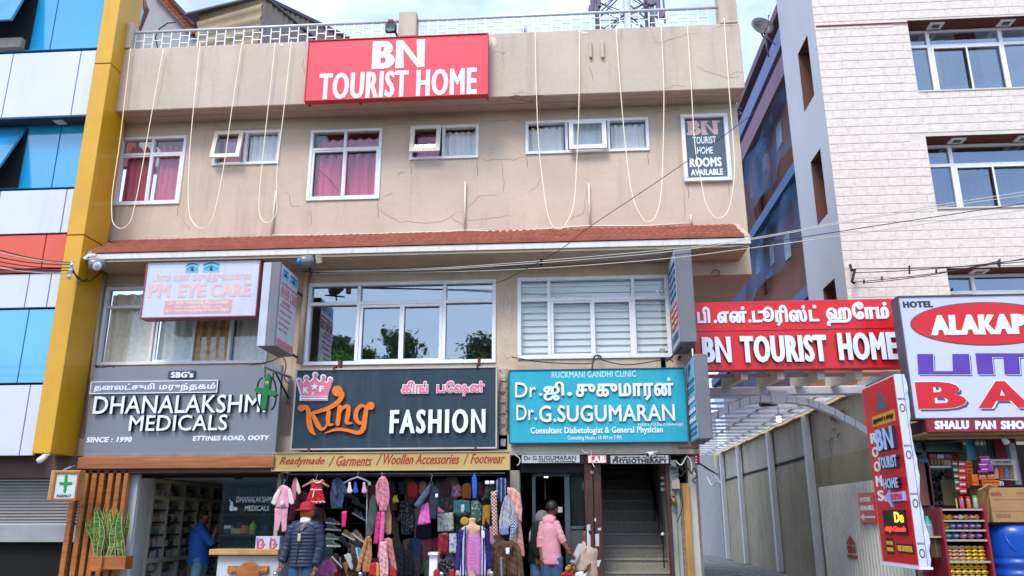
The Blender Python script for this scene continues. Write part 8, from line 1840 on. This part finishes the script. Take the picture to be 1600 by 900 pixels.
MB().tube([q,q+Vector((-.06,-.03,.07))],[.05,.03],10).build('shade',m_white,lampk,smooth=True);MB().tube([q+Vector((-.02,0,.05)),q+Vector((.02,0,.18))],.012,6).build('stem',m_white,lampk)
# goods: packets
def packet(name,pts,Y,m_,lab,cat='packet',th=.03,g=None,band=None,cr_=k7):
    o=MB().prism(poly(Y,cr_(pts)),Y-th*.6,Y+th*.4).build(name,m_,None,bevel=.009,seg=2);tag(o,lab,cat,g)
    if band is not None:
        x0=sum(p[0] for p in pts)/4;y0=sum(p[1] for p in pts)/4
        MB().prism(poly(Y-th*.6,cr_([(x0+(p[0]-x0)*.75,y0+(p[1]-y0)*.3) for p in pts])),Y-th*.6-.004,Y-th*.6-.0005).build('print_band',band,o)
    return o
cols={'red': M('foil_red','#b32420',.3,var=.15,coat=.5),'green': M('foil_green','#2f6e58',.3,var=.15,coat=.5),'orange': M('foil_orange','#c25a1e',.3,var=.15,coat=.5),'white': M('foil_white','#bfc0c0',.3,var=.1,coat=.5),'purple': M('foil_purple','#7a2a9a',.3,var=.2,coat=.5),'brown': M('foil_brown','#7c4a28',.35,var=.2,coat=.4),'yellow': M('foil_yellow','#c9b41e',.35,var=.1,coat=.4),'pink': M('foil_pink','#c05a80',.35,var=.15,coat=.4),'blue': M('foil_blue','#2f6db4',.3,var=.15,coat=.5),'cream': M('foil_cream','#b8a27c',.45,var=.12,coat=.2)}
ordn=['topmost','second from the top','third from the top','fourth from the top','fifth from the top','sixth from the top']
for k in range(5):
    y_=450+k*62;xo=430+k*8;packet('snack_packet',[(xo,y_),(xo+62,y_+4),(xo+62,y_+58),(xo+6,y_+56)],12.35,cols['green' if k % 2 else 'brown'],f'green and brown snack packet, {ordn[k]} of the left hanging strip',g='left strip of hanging snack packets',band=cols['white'])
for k in range(5):
    y_=450+k*68;xo=495+k*3;packet('snack_packet',[(xo,y_),(xo+74,y_),(xo+76,y_+64),(xo+2,y_+64)],12.32,cols['red'],f'red snack packet, {ordn[k]} of the middle hanging strip',g='middle strip of hanging snack packets',band=cols['white'])
for k in range(4):
    y_=448+k*70;xo=565+k*6;packet('snack_packet',[(xo,y_),(xo+68,y_+2),(xo+72,y_+66),(xo+2,y_+66)],12.34,cols['orange' if k != 3 else 'brown'],f'orange snack packet, {ordn[k]} of the right hanging strip',g='right strip of hanging snack packets',band=cols['brown'])
for k in range(7):
    y_=405+k*24;xo=690+(k % 3)*12+(10 if k < 2 else 0);packet('snack_packet',[(xo,y_),(xo+100+8*(k % 2),y_-4),(xo+108,y_+22),(xo+6,y_+26)],12.2-.004*k,cols['purple' if k % 3 else 'red'],f'{"purple" if k % 3 else "magenta red"} packet in the leaning pile, number {"one two three four five six seven".split()[k]} from the top',th=.035,g='pile of purple packets above the cartons',band=cols['white' if k % 2 else 'purple'])
packet('snack_packet',[(790,480),(835,490),(838,560),(800,560)],12.15,cols['purple'],'upright purple packet at the right of the leaning pile')
for k, (l,t,r_,b,lb) in enumerate(((705,585,782,640,'orange biscuit carton on the left of the upper pair'),(788,582,860,638,'orange biscuit carton on the right of the upper pair'),(738,645,915,702,'long orange carton lying under the upper pair'),(640,585,700,700,'dark orange carton standing left of the carton pair'))):
    t=thing('biscuit_carton',lb,'carton',tuple(PY(*k7([((l+r_)/2,b)])[0],12.3)));kb('carton',k7,l,t_ if False else (585,582,645,585)[k],r_,b,12.2,12.4,cols['orange'],t);kb('print_band',k7,l+8,b-42,r_-8,b-30,12.195,12.199,cols['white'] if k < 2 else cols['brown'],t,0)
t=thing('blue_can','small white and blue can at the right of the orange cartons','can',tuple(PY(*k7([(935,700)])[0],12.25)));kb('body',k7,918,655,955,702,12.2,12.28,cols['white'],t,.01);kb('stripe',k7,930,660,944,700,12.193,12.199,cols['blue'],t,0)
for k in range(4): tag(kb('amber_bottle',k7,222+k*36,432,248+k*36,490,12.95,13.0,M('amber_bottle','#a3802c',.4,var=.2),None,.008),f'small amber bottle, {["first", "second", "third", "fourth"][k]} from the left on the kiosk hanging shelf','bottle','amber bottles on the hanging shelf')
for k in range(4): tag(kb('medicine_carton',k7,205+k*80,385,275+k*80,428,12.98,13.1,[cols['red'],cols['white'],cols['pink'],cols['red']][k],None),f'small {["dark red", "white", "rose", "bright red"][k]} carton above the amber bottles','carton')
tag(kb('printed_carton',k7,355,440,425,492,12.95,13.05,cols['cream'],None),'cream printed carton right of the amber bottles','carton')
for k in range(3): tag(puff('blue_pouch',k7([(105+k*32,430),(128+k*32,425),(134+k*32,470),(106+k*32,474)]),12.85,.04,cols['blue']),f'blue water pouch, {["left", "middle", "right"][k]} of three behind the torn banner','pouch','blue pouches on the kiosk shelf')
# hanging dark stock
kk_=MB()
for k in range(60): x_, y_=R.uniform(215,400), R.uniform(530,880);q=PY(*k7([(x_,y_)])[0],13.4);kk_.mi=R.choice([0,0,1]);kk_.box(q.x-.02,q.x+.02,13.38,13.41,q.z-.03,q.z+.02)
kind(kk_.build('hanging_trinkets',[M('trinket_dark','#26242a',.5),M('trinket_pale','#77757c',.5)],KS),'stuff')
# carton and drum
bxk=thing('big_carton','large brown cardboard carton resting on the blue drum','carton',tuple(PY(1560,818,12.0)))
a=bb(11.95,1544,762,1640,816);box('box',a[0],a[2],11.95,12.5,a[1],a[3],M('cardboard','#a27c52',.85,var=.08,bump=.1),bxk,bevel=.006)
MB().hexa([PY(*p,Y_) for p,Y_ in (((1544,763),11.96),((1528,770),12.3),((1530,812),12.3),((1544,816),11.96))],[PY(*p,Y_) for p,Y_ in (((1546,763),11.99),((1534,770),12.33),((1536,812),12.33),((1546,816),11.99))]).build('side_flap',M('cardboard','',1),bxk)
MB().prism3([PY(1530,766,11.9),PY(1545,757,11.9),PY(1560,761,12.0),PY(1545,766,12.0)],(0,.02,.01)).build('top_flap',M('cardboard','',1),bxk)
m_cpr=M('carton_print','#8f5a48',.8);
for t_, l, t2, r_, b in (('Perishable  Handle With Care',1547,768,1565,775),('STORE IN A COOL PLACE',1556,803,1580,809),('Keep Dry',1588,768,1600,773)): txt(t_,l,t2,r_,b,11.95,m_cpr,bxk,.03,.02,.003)
for y_ in (780,798): kb('print_line',lambda p: p,1552,y_,1600,y_+.8,11.947,11.9495,m_cpr,bxk,0)
dm=thing('blue_drum','bright blue ribbed plastic drum under the big carton','drum',tuple(PY(1590,899,12.2)))
cxx=(PY(1546,860,12.2).x+.36);zt_=PY(1590,819,12.0).z;prof=[(.30,0),(.33,.03)];z_=.05
while z_ < zt_-.12: 
    rr_=.36+(.012*math.sin(z_*42) if z_ < zt_-.42 else 0);prof.append((rr_,z_));z_ += .02
prof += [(.355,zt_-.1),(.33,zt_-.04),(.30,zt_-.015),(0,zt_-.01)]
MB().lathe([(0,0)]+prof,(cxx,12.25,0),36).build('body',M('drum_blue','#0f46a8',.35,var=.08,coat=.3,scale=2),dm,smooth=True)
MB().tube([(cxx+.34*math.sin(u)*1.06,12.25-.34*math.cos(u)*1.06,z_) for u,z_ in ((-.75,zt_-.12),(-.55,zt_-.3),(-.45,zt_-.34),(.2,zt_-.34),(.35,zt_-.3),(.45,zt_-.12))],.012,6).build('embossed_rib',M('drum_blue','',1),dm,smooth=True)
# snack rack
rk=thing('snack_rack','maroon edged display rack of packets between the kiosk counter and blue drum','rack',tuple(PY(1510,899,12.1)))
xr0_, xr1_=PY(*k8([(372,500)])[0],12.0).x, PY(*k8([(872,500)])[0],12.0).x
zR=[PY(*k8([(600,y_)])[0],12.0).z for y_ in (182,302,408,515,748,960)]
for x_ in (xr0_,xr1_-.03): box('side_frame',x_,x_+.035,11.98,12.4,.1,zR[0]+.03,M('rack_maroon','#8a1c34',.5),rk,bevel=.004)
for z_ in zR: box('shelf',xr0_+.036,xr1_-.031,11.99,12.4,z_-.012,z_+.012,M('rack_shelf_cream','#a8a093',.5),rk)
box('back_panel',xr0_+.036,xr1_-.031,12.4,12.41,.1,zR[0],M('rack_back','#4b3e33',.8),rk)
W8=xr1_-xr0_-.1
def rack_row(si,n,h_,w_,mats,desc,rows=1,depth=12.05,cat='packet',gname=None,off=0.,span=1.,x00=0.):
    z_=zR[si+1]+.014;names=['far left','left','left of centre','centre','right of centre','right','far right','farthest right']
    base=None
    for r_ in range(rows):
        for k in range(n):
            x_=xr0_+.05+W8*x00+(W8*span)*(k+.5+(.25 if r_ % 2 else 0)*0)/n;m_=mats[(k+r_) % len(mats)]
            nR, nC=6, 10;vs=[];fs=[]
            for i in range(nR+1):
                t=i/nR;rr_=math.sin(math.pi*min(max(t,.07),.93))**.5
                for j in range(nC): a_=2*math.pi*j/nC;vs.append((x_+(t-.5)*w_,depth+.03+.03*rr_*math.cos(a_)+.004*R.random(),z_+h_*.5+h_*r_*.94+h_*.5*rr_*math.sin(a_)))
            for i in range(nR):
                for j in range(nC): fs.append((i*nC+j,i*nC+(j+1) % nC,(i+1)*nC+(j+1) % nC,(i+1)*nC+j))
            fs += [tuple(range(nC)),tuple(nR*nC+j for j in range(nC))]
            o=MB().add(vs,fs).build('snack_packet',m_,None,smooth=True)
            lev='' if rows == 1 else ', ' + ['bottom','second','third','top'][r_]+' layer'
            tag(o,f'{desc}, {names[k] if n <= 8 else "column "+str(k+1)}{lev}',cat,gname or desc)
            pb=MB().box(x_-w_*.28,x_+w_*.28,depth-.008,depth-.002,z_+h_*.4+h_*r_*.94,z_+h_*.62+h_*r_*.94).build('print_band',cols['red'] if m_ in (cols['yellow'],cols['cream']) else cols['white'],o)
rack_row(0,7,.075,.075,[cols['yellow'],cols['yellow'],cols['red'],cols['white'],cols['yellow'],cols['pink'],cols['yellow']],'small yellow or red packet on the top rack shelf')
rack_row(0,5,.06,.08,[cols['yellow'],cols['white'],cols['yellow'],cols['red'],cols['yellow']],'packet lying on top of the front row, top rack shelf',1,12.10) if False else None
rack_row(1,6,.1,.095,[cols['yellow'],cols['blue'],cols['purple'],cols['purple'],cols['purple'],cols['purple']],'upright noodle packet on the second rack shelf')
rack_row(2,5,.1,.10,[cols['blue'],cols['blue'],cols['pink'],cols['pink'],cols['purple']],'blue or pink packet on the third rack shelf')
rack_row(3,3,.052,.10,[cols['cream']],'cream biscuit roll on the fourth rack shelf',4,span=.5)
rack_row(3,3,.052,.085,[cols['yellow']],'yellow snack roll on the fourth rack shelf',4,x00=.5,span=.5)
rack_row(4,6,.07,.09,[cols['yellow']],'bright yellow packet heaped on the lowest rack shelf',4)
# jars on the rack
for k, (l,r_,t_,b_,mm,lid,lb) in enumerate(((555,622,30,168,'pink','red','pink sweet jar with a red lid, left on top of the rack'),(628,695,35,168,'orange','red','orange sweet jar with a red lid, middle on top of the rack'),(700,775,20,162,'cream','lidgreen','clear sweet jar with a green lid, right on top of the rack'),(515,550,40,160,'yellow','orange','narrow yellow jar at the far left on top of the rack'))):
    p0, p1=k8([(l,t_),(r_,b_)]);a=bb(12.1,*p0,*p1);c=Vector(((a[0]+a[2])/2,12.15,zR[0]+.014));rad=(a[2]-a[0])/2;hh=a[3]-a[1]
    if lid == 'lidgreen': cols.setdefault('lidgreen',M('lid_green','#2f9a4a',.4))
    t=thing('sweet_jar',lb,'jar',tuple(c));MB().lathe([(0,0),(rad*.9,0),(rad,.02),(rad,hh*.75),(rad*.8,hh*.82)],c,16).build('body',M('jar_'+mm,{'pink': '#b0527a','orange': '#c25a3c','cream': '#9aa08c','yellow': '#b8a02c'}[mm],.2,var=.4,scale=30,coat=.8),t,smooth=True);MB().lathe([(rad*.86,hh*.82),(rad*.86,hh),(0,hh)],c,16).build('lid',cols[lid],t,smooth=True)
# water can with teal lid and cartons at left of the rack
wc=thing('water_can','clear ribbed water can with a teal lid on the small kiosk shelf','water can',tuple(PY(1454,838,12.1)))
p0, p1=k8([(178,250),(305,470)]);a=bb(12.1,*p0,*p1);c=Vector(((a[0]+a[2])/2,12.2,a[1]));rad=(a[2]-a[0])/2;hh=a[3]-a[1]
MB().lathe([(0,0),(rad*.9,0)]+[(rad*(.95+.03*math.sin(k*2.1)),hh*.06*k) for k in range(1,10)]+[(rad*.8,hh*.64)],c,20).build('body',M('can_clear','#9fa9b4',.15,var=.1,coat=.8),wc,smooth=True);MB().lathe([(rad*.86,hh*.62),(rad*.8,hh*.75),(rad*.4,hh*.88),(rad*.32,hh),(0,hh)],c,20).build('lid',M('lid_teal','#2fa39c',.4,coat=.3),wc,smooth=True)
kb('small_shelf',k8,215,470,388,488,12.05,12.4,M('conduit_cream','',1),KS)
for l, t2, r_, b, lb in ((232,170,375,470,'brown carton standing behind the water can'),(228,492,388,700,'brown carton under the small kiosk shelf')):
    t=thing('brown_carton',lb,'carton',tuple(PY(*k8([((l+r_)/2,b)])[0],12.3)));kb('box',k8,l,t2,r_,b,12.35 if t2 == 170 else 12.12,12.6,M('carton_dark','#5a4136',.85,var=.15),t,.005);kb('tape',k8,l+60,t2+1,l+78,b-1,12.345 if t2 == 170 else 12.115,12.349 if t2 == 170 else 12.119,M('tape_brown','#7a5c46',.4),t,0)

# ================================================================ across the street (mirrored in the panes)
m_leaf=M('foliage_dark','#5a7050',.8,var=.4,scale=.8);m_leaf2=M('foliage_mid','#768f68',.8,var=.4,scale=.8);m_bark=M('bark_grey','#6b6055',.9,var=.3,bump=.4)
def tree(x,y,h,spread,lab,seed,nclump=30,dens=260):
    rr=random.Random(seed);t=thing('eucalyptus_tree',lab,'tree',(x,y,0));t['group']='tall trees across the street'
    tr_=MB();top=Vector((x+rr.uniform(-1,1),y,h*.9));base=Vector((x,y,0))
    tr_.tube([base,base.lerp(top,.3)+Vector((.2,0,0)),base.lerp(top,.6),top],[.45,.35,.22,.06],8);tr_.build('trunk',m_bark,t,smooth=True)
    cl=MB();lm=MB()
    for k in range(nclump):
        f_=rr.uniform(.42,1);a_=rr.uniform(0,2*math.pi);rad=spread*(1.15-f_*.75)*rr.uniform(.35,1);c=base.lerp(top,f_)+Vector((math.cos(a_)*rad,math.sin(a_)*rad,rr.uniform(-.5,.9)))
        lm.tube([base.lerp(top,f_*.82),(base.lerp(top,f_*.9)+c)/2,c],[.10,.06,.02],5);s=rr.uniform(.7,1.5)
        for q in range(dens):
            d=Vector((rr.gauss(0,1),rr.gauss(0,1),rr.gauss(0,.7)))*s*.55;p=c+d;u=Vector((rr.uniform(-1,1),rr.uniform(-1,1),rr.uniform(-1,1))).normalized();v=u.orthogonal().normalized();l_=rr.uniform(.14,.3);w_=l_*.45
            cl.mi=0 if rr.random() < .6 else 1;cl.add([p-u*l_,p+v*w_,p+u*l_,p-v*w_],[(0,1,2,3)])
    lm.build('limbs',m_bark,t,smooth=True);kind(cl.build('crown',[m_leaf,m_leaf2],t),'stuff')
def mirror_at(px_,dist):
    d=ray(px_,500);p=EYE+d*(13.05/d.y);k=(13.05+dist)/d.y;return p.x+d.x*k
for k, (px_,dist,pyt,sp_,lb) in enumerate(((528,46,512,2.2,'small roundish tree across the street, leftmost in the window mirror'),(560,50,507,3.2,'dense tall tree across the street mirrored left of the centre mullion'),(616,48,498,3.4,'tallest feathery tree across the street mirrored behind the middle sash'),(500,44,528,2.4,'low tree across the street mirrored above the indoor plant'),
 (757,45,522,2.2,'lone round tree across the street mirrored in the right pane'),(640,52,545,2.0,'low bush-like tree across the street mirrored near the sill'))):
    d=ray(px_,pyt);k_=(13.05+13.05+dist)/d.y;hgt=1.5+d.z*k_*1.0
    x_=EYE.x+d.x*k_;tree(x_,-dist,hgt,sp_,lb,40+k)
# hill and low buildings across the street so reflections have a horizon
hl=[];n=60
for j in range(7):
    for i in range(n+1):
        a_=math.pi+math.pi*i/n;r_=70+j*14;hl.append((r_*math.cos(a_)*1.4,r_*math.sin(a_),(0,2.2,4,5.5,6,6.5,7)[j]+(j > 0)*(1.2*math.sin(i*.7)+1.1*math.sin(i*1.9+j))))
o=MB().add(hl,[(j*(n+1)+i,j*(n+1)+i+1,(j+1)*(n+1)+i+1,(j+1)*(n+1)+i) for j in range(6) for i in range(n)]).build('hill',M('hill_green','#46543a',.95,var=.4,scale=.15),None,smooth=True);kind(o,'structure')
for k in range(6):
    x_=-34+k*12;t=thing('street_building',['low cream building across the street, far left','low pale blue building across the street','low white building across the street, left of centre','low ochre building across the street, right of centre','low grey building across the street','low green building across the street, far right'][k],'building',(x_+5,-14,0))
    hh=(4.5,4,3.6,3.8,4.2,4.6)[k];box('wall',x_,x_+10.6,-20,-12,0,hh,M('street_wall_%s' % 'abcdef'[k] if False else ['cream_wash','blue_wash','white_wash','ochre_wash','grey_wash','green_wash'][k],['#b8a98c','#8fa4b8','#c2c0bb','#a88a55','#8d8f92','#86a088'][k],.85,dirt=.3),t);box('roof',x_-.3,x_+10.9,-20.3,-11.6,hh,hh+.15,m_conc,t)
    for q in range(4): box('shop_shutter',x_+.6+q*2.5,x_+2.6+q*2.5,-12.0,-11.95,.2,2.4,M('shutter_steel','',1),t)
# plant indoors behind the mirror window
ip=thing('indoor_plant','leafy green plant standing inside the broad window at its lower left','plant',tuple(PY(520,568,13.3)))
mbp=MB();rr=random.Random(3)
for k in range(620):
    u=rr.uniform(484,556);hmax=1-((u-516)/42)**2;
    if hmax < .05: continue
    y_=568-rr.random()*hmax*26;p=PY(u,y_,12.96+.0);p.y=13.12+rr.uniform(0,.25);d=Vector((rr.uniform(-1,1),-.5*rr.random(),rr.uniform(-.3,1))).normalized();v=d.cross(Vector((0,-1,.3))).normalized();l_=rr.uniform(.03,.06)
    mbp.mi=rr.choice([0,0,1]);mbp.add([p-d*l_,p+v*l_*.4,p+d*l_,p-v*l_*.4],[(0,1,2,3)])
kind(mbp.build('foliage',[M('plant_green','#9ad060',.5,var=.2),M('plant_green_dark','#5a9a48',.5,var=.2)],ip),'stuff')
q=PY(515,569,13.25);MB().lathe([(0,-.3),(.14,-.3),(.18,-.02),(.16,0)],q,16).build('pot',M('terracotta','#8a5038',.8),ip)

for k in range(4):
    wire([Vector((-60,-9-k*.3,7.2+.45*k)),Vector((0,-9-k*.3,6.9+.45*k)),Vector((60,-9-k*.3,7.3+.45*k))],.03,m_wire,['lowest','second','third','highest'][k]+' street wire mirrored in the broad window','street_wire','wire')
